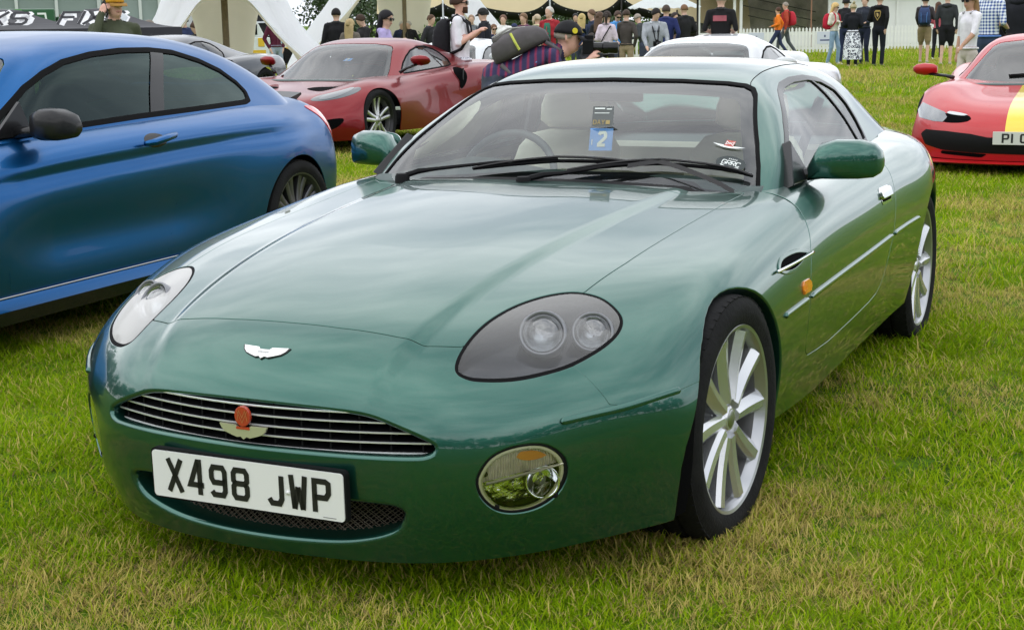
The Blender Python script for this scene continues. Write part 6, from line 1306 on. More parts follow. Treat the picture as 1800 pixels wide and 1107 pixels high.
    if style == 'long':
        bb = MB(); rings = []
        for t in np.linspace(0, 1, 7):
            z = .13 - .40 * t; w_ = .095 + .025 * math.sin(t * 3); rr = [s * np.array(hp((w_ * math.cos(a) * (1 - .25 * t), .05 + .045 * t + (.055 - .015 * t) * math.sin(a), z))) for a in np.linspace(0, 2 * math.pi, 14, endpoint=False)]; rings.append(rr)
        bb.loft(rings); bb.build('hair', hm, root, smooth=True)
    if style == 'tail': MB().tube([s * np.array(hp(p)) for p in ((0, .10, .15), (0, .15, .12), (0, .155, .03), (0, .14, -.07))], [.02 * s, .035 * s, .03 * s, .012 * s], 8).build('ponytail', hm, root, smooth=True)
    if style == 'bun': MB().tube([s * np.array(hp(p)) for p in ((0, .06, .20), (0, .10, .23), (0, .12, .25))], [.03 * s, .042 * s, .02 * s], 8).build('bun', hm, root, smooth=True)
    ex = extras or {}
    if 'hood' not in ex and not lean:                    # collar and hem break up the plain cloth
        tc_ = tuple(min(1, c * 1.7 + .03) for c in top) if sum(top) < 1.2 else tuple(c * .55 for c in top)
        MB().tube([T(p) * s for p in ((.075, -.055, 1.455), (.085, .02, 1.478), (.05, .075, 1.485), (-.05, .075, 1.485), (-.085, .02, 1.478), (-.075, -.055, 1.455))], .017 * s, 6).build('collar', cm(tc_), root, smooth=True)
        if sleeve == 'long' and 'panel' not in ex: MB().tube([T((0, -.132 * bw, 1.41)) * s, T((0, -.142 * bw, 1.28)) * s, T((0, -.128 * bw, 1.10)) * s, T((0, -.125 * bw, 1.0)) * s], .007 * s, 5).build('front_seam', cm(tc_), root)
        rr_ = np.linspace(0, 2 * math.pi, 19); MB().tube([np.array((.158 * bw * math.cos(q), .122 * bw * math.sin(q), .975)) * s for q in rr_], .016 * s, 6, False).build('hem', cm(top), root, smooth=True)
    if voxel < .016:
        for k in (1, -1):
            MB().lathe([(0, -.004), (.008, -.003), (.012, .002)], 'y', s * np.array(hp((k * .031, -.086, .098))), 10).build('eye', cm((.05, .04, .035), .3), root); MB().tube([s * np.array(hp((k * .014, -.093, .118))), s * np.array(hp((k * .032, -.091, .124))), s * np.array(hp((k * .05, -.080, .118)))], .005 * s, 5).build('eyebrow', hm, root)
        MB().tube([s * np.array(hp((x, -.0945 + .15 * abs(x), .042))) for x in (-.024, 0, .024)], .006 * s, 6).build('lips', cm((.45, .20, .17), .5), root, smooth=True)
    if 'cap' in ex:
        mm = cm(ex['cap'], .7); rings = []
        for t in np.linspace(0, 1, 6):
            th = t * 1.5; rings.append([s * np.array(hp((math.cos(a) * .096 * math.sin(th + .02), .002 + math.sin(a) * .112 * math.sin(th + .02), .118 + .112 * math.cos(th)))) for a in np.linspace(0, 2 * math.pi, 20, endpoint=False)])
        bb = MB(); bb.loft(rings); bb.build('cap_crown', mm, root, smooth=True)
        bb = MB(); sgn = ex.get('brim', -1); bb.loft([[s * np.array(hp((x, sgn * (.085 + .085 * math.sqrt(max(0, 1 - (x / .09) ** 2)) * u), .122 - .02 * u + dz))) for u, dz in ((0, 0), (.5, .003), (1, -.008), (1, -.013), (.5, -.004), (0, -.006))] for x in np.linspace(-.088, .088, 9)]); bb.build('cap_brim', cm(ex.get('brimcol', ex['cap']), .6), root, smooth=True)
    if 'glasses' in ex:
        bb = MB(); [bb.box(s * np.array(hp((k * .034, -.094, .098))), np.array((.052, .012, .036)) * s, HR) for k in (1, -1)]; bb.box(s * np.array(hp((0, -.098, .104))), np.array((.03, .008, .008)) * s, HR); [bb.box(s * np.array(hp((k * .074, -.045, .104))), np.array((.006, .10, .010)) * s, HR) for k in (1, -1)]
        bb.build('sunglasses', M['black_gloss'], root)
    if 'beard' in ex:
        bb = MB(); bb.loft([[s * np.array(hp((x * w_, -.062 - .034 * math.sqrt(max(0, 1 - x * x)), z))) for x in np.linspace(-1, 1, 9)] + [s * np.array(hp((x * w_ * .8, -.03, z))) for x in np.linspace(1, -1, 9)] for z, w_ in ((.055, .062), (.03, .062), (.0, .055), (-.02, .035))]); bb.build('beard', cm(ex['beard'], .9), root, smooth=True)
    if 'skirt' in ex:
        bb = MB(); bb.loft([[(s * (rx_ * math.cos(a) * (1 + .05 * math.sin(6 * a) * (1 - k / 4))), s * rx_ * .8 * math.sin(a) * (1 + .05 * math.cos(5 * a) * (1 - k / 4)), s * z) for a in np.linspace(0, 2 * math.pi, 28, endpoint=False)] for k, (rx_, z) in enumerate(((.25, .22), (.25, .45), (.235, .65), (.20, .85), (.15, 1.02)))], False); bb.build('skirt', ex['skirt'], root, smooth=True)
    if 'hood' in ex:
        bb = MB(); bb.tube([T((x, y, z)) * s for x, y, z in ((-.09, -.02, 1.46), (-.08, .07, 1.455), (0, .10, 1.44), (.08, .07, 1.455), (.09, -.02, 1.46))], [.03 * s, .045 * s, .05 * s, .045 * s, .03 * s], 8); bb.build('hood', cm(ex['hood']), root, smooth=True)
    if 'patch' in ex:
        pm_, w_, hh_, z_ = ex['patch']; bb = MB(); bb.prism([(-w_ * s, (z_ + hh_) * s), (w_ * s, (z_ + hh_) * s), (w_ * .9 * s, z_ * s), (0, (z_ - hh_ * 1.3) * s), (-w_ * .9 * s, z_ * s)], .118 * s, .135 * s, 1); bb.build('back_print', pm_, root)
    if 'jumper_print' in ex: MB().box(T((0, -.135, 1.30)) * s, (.14 * s, .012, .02 * s)).build('chest_print', cm(ex['jumper_print']), root)
    if 'strap' in ex: MB().tube([T(p) * s for p in ((-.13, .10, 1.42), (-.11, -.02, 1.47), (0, -.13, 1.28), (.12, -.10, 1.08), (.14, .06, 1.05), (0, .13, 1.22), (-.13, .10, 1.42))], .012 * s, 6).build('shoulder_strap', cm(ex['strap']), root)
    if 'phone' in ex:
        pass
    root['h'] = h; del root['h']
    return root, (lambda p: T(p) * s), (lambda p: s * np.array(hp(p)))
def backpack(label, loc, face, m, s=1.0, lean=0.0, pocket=None, trim=None):
    """rucksack worn on a back; local frame as the wearer's"""
    root = empty('backpack', tuple(loc), face, label, 'backpack'); Lr = rotx(lean); hip = np.array([0, 0, .93]); T = lambda p: s * (hip + Lr @ (np.array(p, float) - hip))
    bb = MB(); bb.loft([[T((w_ * math.copysign(abs(math.cos(a)) ** .6, math.cos(a)), .125 + d_ * .5 + d_ * .5 * math.copysign(abs(math.sin(a)) ** .6, math.sin(a)), z)) for a in np.linspace(0, 2 * math.pi, 20, endpoint=False)] for z, w_, d_ in ((1.0, .10, .10), (1.03, .145, .17), (1.15, .155, .20), (1.30, .15, .19), (1.40, .13, .15), (1.45, .09, .09))]); bb.build('bag', m, root, smooth=True)
    bb = MB(); bb.loft([[T((w_ * math.copysign(abs(math.cos(a)) ** .6, math.cos(a)), .29 + .04 * math.copysign(abs(math.sin(a)) ** .6, math.sin(a)), z)) for a in np.linspace(0, 2 * math.pi, 16, endpoint=False)] for z, w_ in ((1.05, .09), (1.08, .115), (1.2, .115), (1.25, .10), (1.27, .06))]); bb.build('pocket', pocket or m, root, smooth=True)
    for k in (1, -1):
        bb = MB(); bb.tube([T(p) for p in ((k * .09, .125, 1.42), (k * .10, .02, 1.495), (k * .115, -.10, 1.40), (k * .125, -.125, 1.25), (k * .15, -.03, 1.10), (k * .13, .12, 1.04))], .018 * s, 6); bb.build('strap', m, root, smooth=True)
        if trim: MB().tube([T((k * .07, .335, 1.06)), T((k * .07, .345, 1.2)), T((k * .08, .30, 1.32)), T((k * .08, .22, 1.42))], .006 * s, 5).build('piping', trim, root)
    return root

# who stands where (bearing column, distance)
def lookat(px, D, turn):                                # heading so that turn=0 faces the camera, +90 faces picture right
    return -bearing(px) + R_(turn)
NV_, BK, GY, NAVY = (.03, .04, .09), (.018, .018, .02), (.16, .17, .18), (.025, .035, .085)
JEANS = (.13, .20, .30); DJ = (.04, .06, .11); KH = (.26, .20, .11)
def leopard():
    m = mat('white skirt with black rings', (.8, .82, .86), .8); n = m.node_tree.nodes; l = m.node_tree.links; t = n.new('ShaderNodeTexCoord'); v = n.new('ShaderNodeTexVoronoi'); v.inputs['Scale'].default_value = 15; r = n.new('ShaderNodeValToRGB'); e = r.color_ramp.elements
    e[0].position = .26; e[0].color = (.75, .78, .85, 1); e[1].position = .30; e[1].color = (.02, .025, .06, 1); q = e.new(.48); q.color = (.02, .025, .06, 1); q = e.new(.52); q.color = (.8, .82, .88, 1); l.new(t.outputs['Object'], v.inputs['Vector']); l.new(v.outputs['Distance'], r.inputs[0]); l.new(r.outputs[0], n['Principled BSDF'].inputs['Base Color']); return m
def check_shirt():
    m = mat('blue check cloth', (.1, .2, .5), .8); n = m.node_tree.nodes; l = m.node_tree.links; t = n.new('ShaderNodeTexCoord'); mix = None
    w = []
    for d in ('X', 'Z'):
        q = n.new('ShaderNodeTexWave'); q.bands_direction = d; q.inputs['Scale'].default_value = 7; l.new(t.outputs['Object'], q.inputs['Vector']); w.append(q)
    a = n.new('ShaderNodeMath'); a.operation = 'ADD'; l.new(w[0].outputs[1], a.inputs[0]); l.new(w[1].outputs[1], a.inputs[1]); r = n.new('ShaderNodeValToRGB'); e = r.color_ramp.elements; e[0].position = .25; e[0].color = (.75, .8, .85, 1); e[1].position = .8; e[1].color = (.02, .07, .30, 1); h = n.new('ShaderNodeMath'); h.operation = 'MULTIPLY'; h.inputs[1].default_value = .5
    l.new(a.outputs[0], h.inputs[0]); l.new(h.outputs[0], r.inputs[0]); l.new(r.outputs[0], n['Principled BSDF'].inputs['Base Color']); return m
CROWD = [
 # px, D, turn, label, kwargs
 (262, 26, -75, 'woman with tied-back grey hair in a striped pale jacket beyond the blue coupe', dict(h=1.62, top=(.36, .35, .30), hair=(.20, .17, .14), style='tail', female=True)),
 (325, 36, -30, 'dark-haired man in a navy gilet by the white motorhome', dict(top=NAVY, hair=(.03, .025, .02))),
 (347, 31, -50, 'person in a black jacket with head bowed beside the navy gilet man', dict(h=1.6, top=BK, hair=(.07, .04, .025), head_pitch=.5)),
 (484, 38, 25, 'person in a maroon jacket and pale jeans by the tent pole', dict(h=1.78, top=(.09, .015, .035), legs=(.30, .36, .42), hair=(.05, .04, .03), arms=('pocket', 'pocket'))),
 (579, 33, 40, 'woman with dark curly hair low under the white canopy', dict(h=1.5, top=BK, hair=(.03, .02, .02), style='bun', female=True)),
 (592, 31, 170, 'man in a black jacket with his back turned under the white canopy', dict(h=1.82, top=(.012, .012, .014), hair=(.012, .01, .01), build=1.1)),
 (616, 29, 150, 'long-haired blonde woman in a brown top under the white canopy', dict(h=1.6, top=(.15, .13, .11), hair=(.42, .32, .16), style='long', female=True)),
 (639, 30, -60, 'man in a black sweater looking down under the white canopy', dict(h=1.7, top=BK, hair=(.05, .03, .02), head_pitch=.55, arms=('fwd', 'fwd'))),
 (678, 21, 75, 'woman with long black hair and lilac hooded top behind the dark red car', dict(h=1.66, top=(.42, .36, .62), hair=(.012, .011, .014), style='long', female=True, arms=('chest', 'chest'), extras={'glasses': 1, 'hood': (.42, .36, .62)}, voxel=.015, fingers=True)),
 (706, 44, 20, 'grey-haired person in dark blue sitting left in the tent entrance', dict(h=1.55, top=NAVY, hair=(.5, .47, .42), style='crop')),
 (719, 43, -20, 'grey-haired person in black sitting right in the tent entrance', dict(h=1.56, top=BK, hair=(.55, .5, .45), style='crop')),
 (757, 33, 60, 'man in a black jacket just left of the white T-shirt man', dict(h=1.68, top=(.025, .025, .028), hair=(.09, .05, .03), style='crop')),
 (829, 37, 10, 'man in a grey jumper behind the white T-shirt man', dict(h=1.68, top=(.14, .15, .16), hair=(.28, .19, .13), style='crop')),
 (851, 29, -110, 'tall man in a black jacket and dark cap under the cream tent', dict(h=1.76, top=(.012, .013, .018), hair=(.02, .02, .02), build=1.15, extras={'cap': (.02, .02, .02)})),
 (868, 34, 20, 'small woman in navy with sunglasses beside the white hooded person', dict(h=1.45, top=NAVY, hair=(.18, .10, .06), female=True, extras={'glasses': 1})),
 (885, 36, 5, 'person in a white hooded top in the middle of the crowd', dict(h=1.66, top=(.78, .78, .76), hair=(.16, .09, .06), extras={'hood': (.78, .78, .76)})),
 (904, 38, 10, 'child in a navy striped top and cap in the crowd', dict(h=1.45, top=(.05, .07, .20), extras={'cap': (.03, .04, .10)})),
 (921, 33, -40, 'woman with a lime top under a maroon jacket in the crowd', dict(h=1.68, top=(.10, .03, .07), hair=(.20, .12, .07), style='tail', female=True, arms=('fwd', 'fwd'), extras={'panel': (.30, .55, .10)})),
 (944, 36, 150, 'fair-haired person in a pale khaki top seen from behind', dict(h=1.66, top=(.42, .40, .26), hair=(.50, .40, .28), style='tail', female=True)),
 (966, 32, -25, 'grey-haired man in a red open jacket over a green jumper', dict(h=1.80, top=(.34, .025, .035), hair=(.55, .52, .48), style='crop', extras={'panel': (.04, .16, .11)})),
 (1012, 44, 20, 'man with dark red top at the back of the crowd', dict(h=1.7, top=(.09, .02, .04), hair=(.03, .03, .03))),
 (1023, 37, 160, 'blonde person in a navy coat right of the photographer', dict(h=1.66, top=NAVY, hair=(.50, .38, .16), style='long', female=True)),
 (1041, 36, -70, 'brown-haired man in a dark navy coat right of the blonde person', dict(h=1.75, top=(.02, .03, .065), hair=(.14, .08, .05))),
 (1040, 27, 5, 'dark-haired child low behind the camera lens', dict(h=1.28, top=(.03, .03, .035), hair=(.04, .03, .025))),
 (1054, 34, 165, 'person in a black coat left of the pale pink top', dict(h=1.68, top=BK, hair=(.10, .06, .04), style='long', female=True)),
 (1067, 31, 150, 'woman in a pale pink top with black cross-body strap and ponytail', dict(h=1.68, top=(.66, .56, .64), hair=(.035, .025, .02), style='tail', female=True, legs=BK, extras={'strap': (.012, .012, .015)})),
 (1085, 37, 35, 'man in a bright blue jacket looking down', dict(h=1.72, top=(.08, .28, .62), hair=(.08, .05, .04), arms=('fwd', 'fwd'), head_pitch=.4, extras={'glasses': 1})),
 (1101, 34, 160, 'man in a dark brown jacket and beige trousers seen from behind', dict(h=1.72, top=(.07, .06, .055), legs=(.36, .28, .18), hair=(.06, .04, .03))),
 (1131, 38, -110, 'man in a charcoal jacket bending by the fence', dict(h=1.66, top=(.06, .065, .07), hair=(.30, .26, .22), head_pitch=.4, lean=.2)),
 (1151, 29, 10, 'young man in a grey hooded top with a camera round his neck', dict(h=1.70, top=(.34, .36, .39), hair=(.018, .014, .014), arms=('fwd', 'fwd'), head_pitch=.45, legs=(.05, .06, .10), extras={'neckstrap': 1, 'jumper_print': (.05, .06, .09)}, voxel=.017)),
 (1171, 33, 165, 'man in a navy jacket with his back to the camera by the umbrella pole', dict(h=1.76, top=(.02, .028, .11), hair=(.07, .05, .04), build=1.1)),
 (1186, 38, 20, 'woman in a black and pale top by the umbrella pole', dict(h=1.6, top=(.24, .16, .15), hair=(.04, .03, .03), style='long', female=True)),
 (1203, 35, -150, 'man in a black jacket with cropped brown hair near the clear tent wall', dict(h=1.74, top=BK, hair=(.20, .11, .06), style='crop')),
 (1267, 25, 172, 'cropped grey-haired man in a black printed T-shirt and jeans, back turned', dict(h=1.74, top=(.012, .012, .013), legs=DJ, hair=(.42, .38, .33), style='crop', sleeve='short', arms=('bent', 'bent'), build=1.08, voxel=.017, extras={'print': (.34, .10, .12)})),
 (1367, 50, -95, 'person in an orange jacket walking left along the picket fence', dict(h=1.62, top=(.78, .20, .02), legs=NV_, shoes=BK, hair=(.08, .04, .025), stride=.75, arms=('bent', 'swing'))),
 (1381, 50.5, -90, 'balding man in a rust red jacket walking left along the picket fence', dict(h=1.78, top=(.42, .07, .04), legs=(.10, .11, .12), shoes=(.10, .05, .04), hair=(.30, .26, .22), style='crop', stride=.7, arms=('down', 'swing'))),
 (1466, 42, 60, 'blonde woman in a cream jumper and pale blue jeans', dict(h=1.66, top=(.70, .67, .56), legs=(.26, .38, .52), shoes=(.8, .8, .78), hair=(.62, .43, .18), style='long', female=True, arms=('fold', 'fold'), stride=.25, extras={'glasses': 1})),
 (1486, 43, 150, 'man in a black jacket holding a camera up behind the woman in the ringed skirt', dict(h=1.78, top=(.02, .02, .024), legs=NV_, hair=(.03, .025, .02), arms=('camera', 'down'), extras={'cap': (.02, .02, .024)})),
 (1499, 40, 175, 'blonde woman in a black top and white skirt with black rings', dict(h=1.62, top=(.012, .013, .018), legs=BK, shoes=(.6, .55, .4), hair=(.42, .36, .22), style='bun', female=True, build=1.12, arms=('bent', 'bent'), extras={'skirt': 'leopard'})),
 (1519, 41.5, -30, 'man in a dark jacket facing the woman in the ringed skirt', dict(h=1.80, top=(.03, .035, .05), legs=(.02, .025, .05), hair=(.16, .07, .04), arms=('bent', 'fwd'))),
 (1545, 40.5, 160, 'man in a black hooded top with a gold crest on the back', dict(h=1.83, top=(.010, .010, .012), legs=(.012, .014, .022), shoes=(.12, .12, .12), hair=(.012, .01, .01), arms=('bent', 'back'), build=1.08, extras={'hood': (.010, .010, .012), 'crest': 1})),
 (1625, 43, 175, 'man in a dark brown jacket and khaki shorts seen from behind', dict(h=1.80, top=(.06, .05, .055), legs=KH, shoes=(.5, .5, .48), hair=(.05, .04, .035), bottom='shorts', stride=.3, extras={'cap': (.05, .02, .02)})),
 (1648, 46, 160, 'person in a pink top and black trousers between the two men in shorts', dict(h=1.66, top=(.50, .12, .16), legs=(.015, .015, .02), shoes=(.8, .8, .78), hair=(.10, .05, .03), style='long', female=True)),
 (1664, 41, 170, 'man in a dark grey hooded top and black shorts', dict(h=1.84, top=(.035, .038, .042), legs=(.012, .012, .014), shoes=(.5, .45, .4), hair=(.10, .06, .035), bottom='shorts', extras={'hood': (.03, .032, .036)}, arms=('down', 'down'))),
 (1703, 20, -50, 'young woman in a white T-shirt with long brown hair and sunglasses', dict(h=1.58, head_yaw=.15, head_pitch=.05, top=(.74, .73, .78), legs=(.55, .5, .45), hair=(.26, .16, .075), style='long', female=True, skin='tan', sleeve='short', arms=('fwd', 'down'), extras={'glasses': 1}, voxel=.014, fingers=True)),
 (1738, 22.5, 150, 'man in a blue and white check shirt behind the young woman', dict(h=1.78, top=(.1, .2, .5), legs=DJ, hair=(.10, .06, .04), sleeve='short', arms=('bent', 'bent'), extras={'check': 1})),
 (1766, 25, 155, 'man in a black jacket with a black bag and grey jeans at the right edge', dict(h=1.80, top=(.016, .016, .018), legs=(.22, .24, .27), hair=(.05, .04, .03), arms=('bent', 'bent'))),
 (1790, 23.5, 165, 'man in a black padded jacket at the right edge of the crowd', dict(h=1.78, top=(.014, .015, .020), legs=(.04, .03, .03), hair=(.04, .03, .02), build=1.15, extras={'hood': (.014, .015, .020)})),
]
def camera_body(loc, face, label, s=1.0, pitch=0.0):
    c = empty('camera_handheld', tuple(loc), face, label, 'camera'); Rx = rotx(pitch)
    MB().box((0, 0, 0), (.14 * s, .07 * s, .095 * s), Rx).box(Rx @ np.array((0, -.005, .06)) * s, (.06 * s, .06 * s, .035 * s), Rx).build('camera_body', M['black_matte'], c, bevel=.008)
    b = MB(); b.lathe([(0, -.20 * s), (.036 * s, -.20 * s), (.040 * s, -.19 * s), (.038 * s, -.14 * s), (.042 * s, -.135 * s), (.042 * s, -.10 * s), (.036 * s, -.095 * s), (.036 * s, -.035 * s), (0, -.035 * s)], 'y', (0, 0, -.005), 24, Rx); b.build('lens_barrel', M['black_gloss'], c, auto=.6)
    return c
lp_ = leopard(); ck_ = check_shirt()
for (px, D, turn, lab, kw) in CROWD:
    kw = dict(kw); ex = dict(kw.pop('extras', {}) or {}); p = at(px, D); f = lookat(px, D, turn); special = {k: ex.pop(k) for k in ('panel', 'neckstrap', 'print', 'crest', 'check') if k in ex}
    if ex.get('skirt') == 'leopard': ex['skirt'] = lp_
    kw.setdefault('head_yaw', random.uniform(-.45, .45)); kw.setdefault('head_pitch', random.uniform(-.05, .22)); kw.setdefault('stride', random.uniform(-.18, .18))
    if 'arms' not in kw: kw['arms'] = (random.choice(['down', 'bent', 'pocket', 'fwd', 'fold']), random.choice(['down', 'bent', 'pocket', 'chest']))
    kw['build'] = kw.get('build', 1.0) * random.uniform(.94, 1.08)
    root, T_, H_ = person(lab, p, f, extras=ex, group='people in the show crowd', **kw); h = kw.get('h', 1.74); s = h / 1.75
    if 'check' in special: [o for o in root.children if o.name.startswith('body')][0].data.materials[1] = ck_
    if 'panel' in special: MB().loft([[(x * w, -.128 * s - .012 * (1 - abs(x)) , z) for x in (-1, -.5, 0, .5, 1)] + [(x * w, -.10 * s, z) for x in (1, 0, -1)] for w, z in ((.07 * s, 1.02 * s), (.075 * s, 1.2 * s), (.07 * s, 1.33 * s), (.05 * s, 1.42 * s))]).build('shirt_front', cm(special['panel']), root, smooth=True)
    if 'print' in special: MB().box((0, .135 * s, 1.33 * s), (.22 * s, .02, .09 * s)).build('back_print', cm(special['print']), root)
    if 'crest' in special:
        b = MB(); b.prism([(-.085, 1.40), (-.05, 1.435), (.05, 1.435), (.085, 1.40), (.07, 1.28), (0, 1.17), (-.07, 1.28)], .125, .148, 1); b.build('back_crest', cm((.42, .30, .10)), root); b = MB(); b.prism([(-.068, 1.395), (.068, 1.395), (.055, 1.285), (0, 1.20), (-.055, 1.285)], .14, .1495, 1); b.build('crest_field', cm((.015, .012, .012)), root); b = MB(); b.prism([(-.02, 1.36), (.03, 1.37), (.02, 1.30), (0, 1.26), (-.03, 1.30)], .14, .151, 1); b.build('crest_device', cm((.5, .36, .15)), root)
    if 'neckstrap' in special:
        MB().tube([(-.07, .02, 1.47 * s), (-.06, -.12, 1.36 * s), (-.02, -.22, 1.12 * s), (.02, -.22, 1.12 * s), (.06, -.12, 1.36 * s), (.07, .02, 1.47 * s)], .012, 5).build('camera_strap', cm(BK), root)
        q = p + rotz(f) @ np.array((0, -.24, 1.06 * s)); camera_body(q, f, 'black camera hanging on the chest of the man in grey', 1.0)
def wear(px, D, turn, label, col, h, **kw): p = at(px, D); return backpack(label, p, lookat(px, D, turn), cm(col, .7), h / 1.75, **kw)
wear(1381, 50.5, -90, 'red rucksack on the man walking along the fence', (.50, .03, .05), 1.78)
wear(1466, 42, 60, 'red rucksack of the blonde woman in the cream jumper', (.52, .02, .05), 1.66)
wear(1625, 43, 175, 'navy and blue rucksack of the man in khaki shorts', (.03, .05, .12), 1.80, trim=cm((.10, .25, .55)))
wear(1766, 25, 155, 'black shoulder bag of the man at the right edge', (.02, .02, .022), 1.80)

# ---- man in the white T-shirt
p = at(809, 18.3) + np.array([0, 0, -.06]); f = lookat(809, 18.3, 82)
person('bearded man in a white T-shirt with sunglasses behind the dark red car', p, f, h=1.78, top=(.74, .73, .78), legs=(.20, .22, .26), hair=(.055, .03, .022), sleeve='short', arms=('chest', 'chest'), voxel=.0125, fingers=True, skin='pink', extras={'glasses': 1, 'beard': (.07, .035, .022)})
backpack('black rucksack on the man in the white T-shirt', p, f, cm((.014, .014, .017), .7), 1.78 / 1.75)
# ---- man on the phone in an orange cap
p = at(203, 14.4) + np.array([0, 0, -.10]); f = lookat(203, 14.4, 22)
root, T_, H_ = person('man in an orange cap and olive jacket holding a phone to his ear', p, f, h=1.72, top=(.065, .075, .045), legs=(.06, .06, .07), hair=(.2, .16, .12), style='crop', arms=('down', 'phone'), skin='pink', voxel=.0125, fingers=True, build=1.12, head_yaw=.1, extras={'cap': (.66, .33, .03), 'brimcol': (.30, .16, .03), 'hood': (.025, .028, .022)})
q = p + rotz(f) @ H_((-.095, -.015, .075)); ph = MB(); ph.box((0, 0, 0), (.012, .075, .15), rotx(-.5)); o = ph.build('mobile_phone', M['black_gloss'], bevel=.004); o.location = q; o.rotation_euler = (0, 0, f); tag(o, 'black mobile phone at the ear of the man in the orange cap', 'phone')
# ---- photographer leaning over
p = at(925, 9.6); f = lookat(925, 9.6, 88)
def stripes():
    m = mat('striped polo cloth', (.05, .03, .12), .8); n = m.node_tree.nodes; l = m.node_tree.links; t = n.new('ShaderNodeTexCoord'); q = n.new('ShaderNodeTexWave'); q.bands_direction = 'Y'; q.inputs['Scale'].default_value = 5.5; q.inputs['Distortion'].default_value = 1.2; l.new(t.outputs['Object'], q.inputs['Vector']); r = n.new('ShaderNodeValToRGB'); e = r.color_ramp.elements; e[0].position = .35; e[0].color = (.022, .020, .075, 1); e[1].position = .92; e[1].color = (.20, .018, .065, 1); k = e.new(.74); k.color = (.07, .02, .09, 1); l.new(q.outputs[1], r.inputs[0]); l.new(r.outputs[0], n['Principled BSDF'].inputs['Base Color']); return m
LEAN = 1.13; p = at(872, 11.7) + np.array([0, 0, -.10]); f = lookat(872, 11.7, 84)
root, T_, H_ = person('photographer in a striped navy polo and black cap bending behind the green roof', p, f, h=1.74, top=(.05, .03, .12), legs=(.06, .07, .10), hair=(.3, .26, .22), style='crop', skin='pink', sleeve='short', arms=('shoot', 'shoot'), lean=LEAN, voxel=.0115, build=1.12, fingers=True, head_pitch=-.72, extras={'cap': (.014, .014, .016)})
[o for o in root.children if o.name.startswith('body')][0].data.materials[1] = stripes()
b = MB(); b.tube([T_(q) for q in ((-.15, -.02, 1.46), (-.06, .085, 1.455), (.06, .085, 1.455), (.15, -.02, 1.46))], .007, 5); b.tube([T_((x, .02, 1.36 - .06 * abs(x) / .2)) + np.array((0, 0, 0)) for x in (-.21, -.2)], .006, 4); b.build('collar_piping', cm((.16, .30, .62)), root)
c_ = H_((-.05, -.128, .155)); hd = MB(); hd.lathe([(0, -.002), (.020, -.002), (.022, .004)], 'y', (0, 0, 0), 20); o = hd.build('cap_badge', cm((.75, .62, .05)), root); o.location = H_((-.082, -.055, .155)); o.rotation_euler = (0, 0, R_(-62))
bp_ = backpack('grey rucksack with yellow zip trim on the photographer', p, f, cm((.11, .10, .105), .8), 1.74 / 1.75, lean=LEAN, pocket=cm((.085, .08, .075), .85), trim=cm((.45, .44, .42)))
hip_ = np.array([0, 0, .93]); Tb = lambda q: 1.74 / 1.75 * (hip_ + rotx(LEAN) @ (np.array(q, float) - hip_))
MB().tube([Tb((-.158, .16, 1.22)), Tb((-.162, .22, 1.215)), Tb((-.14, .30, 1.21))], .011, 6).build('zip_trim', cm((.55, .58, .12)), bp_)
q = p + rotz(f) @ (H_((0, -.165, .045))); camera_body(q, f, 'black camera with long lens held by the photographer', 1.15, 0.02)

# ------------------------------------------------------------------ tents, fence, vehicles and trees beyond the cars
def cloth(name, col, tr):
    m = mat(name, col, .8, var=.05, vscale=1.2); n = m.node_tree.nodes; l = m.node_tree.links; b = n['Principled BSDF']; t = n.new('ShaderNodeBsdfTranslucent'); t.inputs[0].default_value = (*col, 1); x = n.new('ShaderNodeMixShader'); x.inputs[0].default_value = tr
    l.new(b.outputs[0], x.inputs[1]); l.new(t.outputs[0], x.inputs[2]); l.new(x.outputs[0], n['Material Output'].inputs[0]); return m
M['tent_white'] = cloth('white tent fabric', (.90, .92, .98), .45)
M['tent_cream'] = cloth('cream tent fabric', (.80, .73, .58), .55)
M['stretch'] = cloth('sand stretch fabric', (.66, .55, .34), .2)
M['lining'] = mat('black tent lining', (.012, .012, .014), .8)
M['pole'] = mat('wooden tent pole', (.20, .15, .09), .7, var=.2, vscale=10)
M['pole_dark'] = mat('dark pole', (.03, .025, .025), .6)
M['pvc'] = glass('clear tent wall', (.62, .60, .56), .9, rough=.08, base=.07)
M['picket'] = mat('white painted timber', (.80, .80, .76), .6, var=.06, vscale=5)
M['marquee'] = mat('white marquee wall', (.76, .76, .74), .6, bump=.3, bscale=2.5, var=.04, vscale=1.5)
M['leaf'] = mat('tree leaf', (.055, .10, .025), .6, var=.35, vscale=2.0); M['leaf2'] = mat('hedge leaf', (.035, .065, .018), .6, var=.35, vscale=2.0); M['leaf_bright'] = mat('bright leaf', (.10, .22, .03), .6, var=.3, vscale=3.0); M['bark'] = mat('bark', (.08, .06, .045), .9)
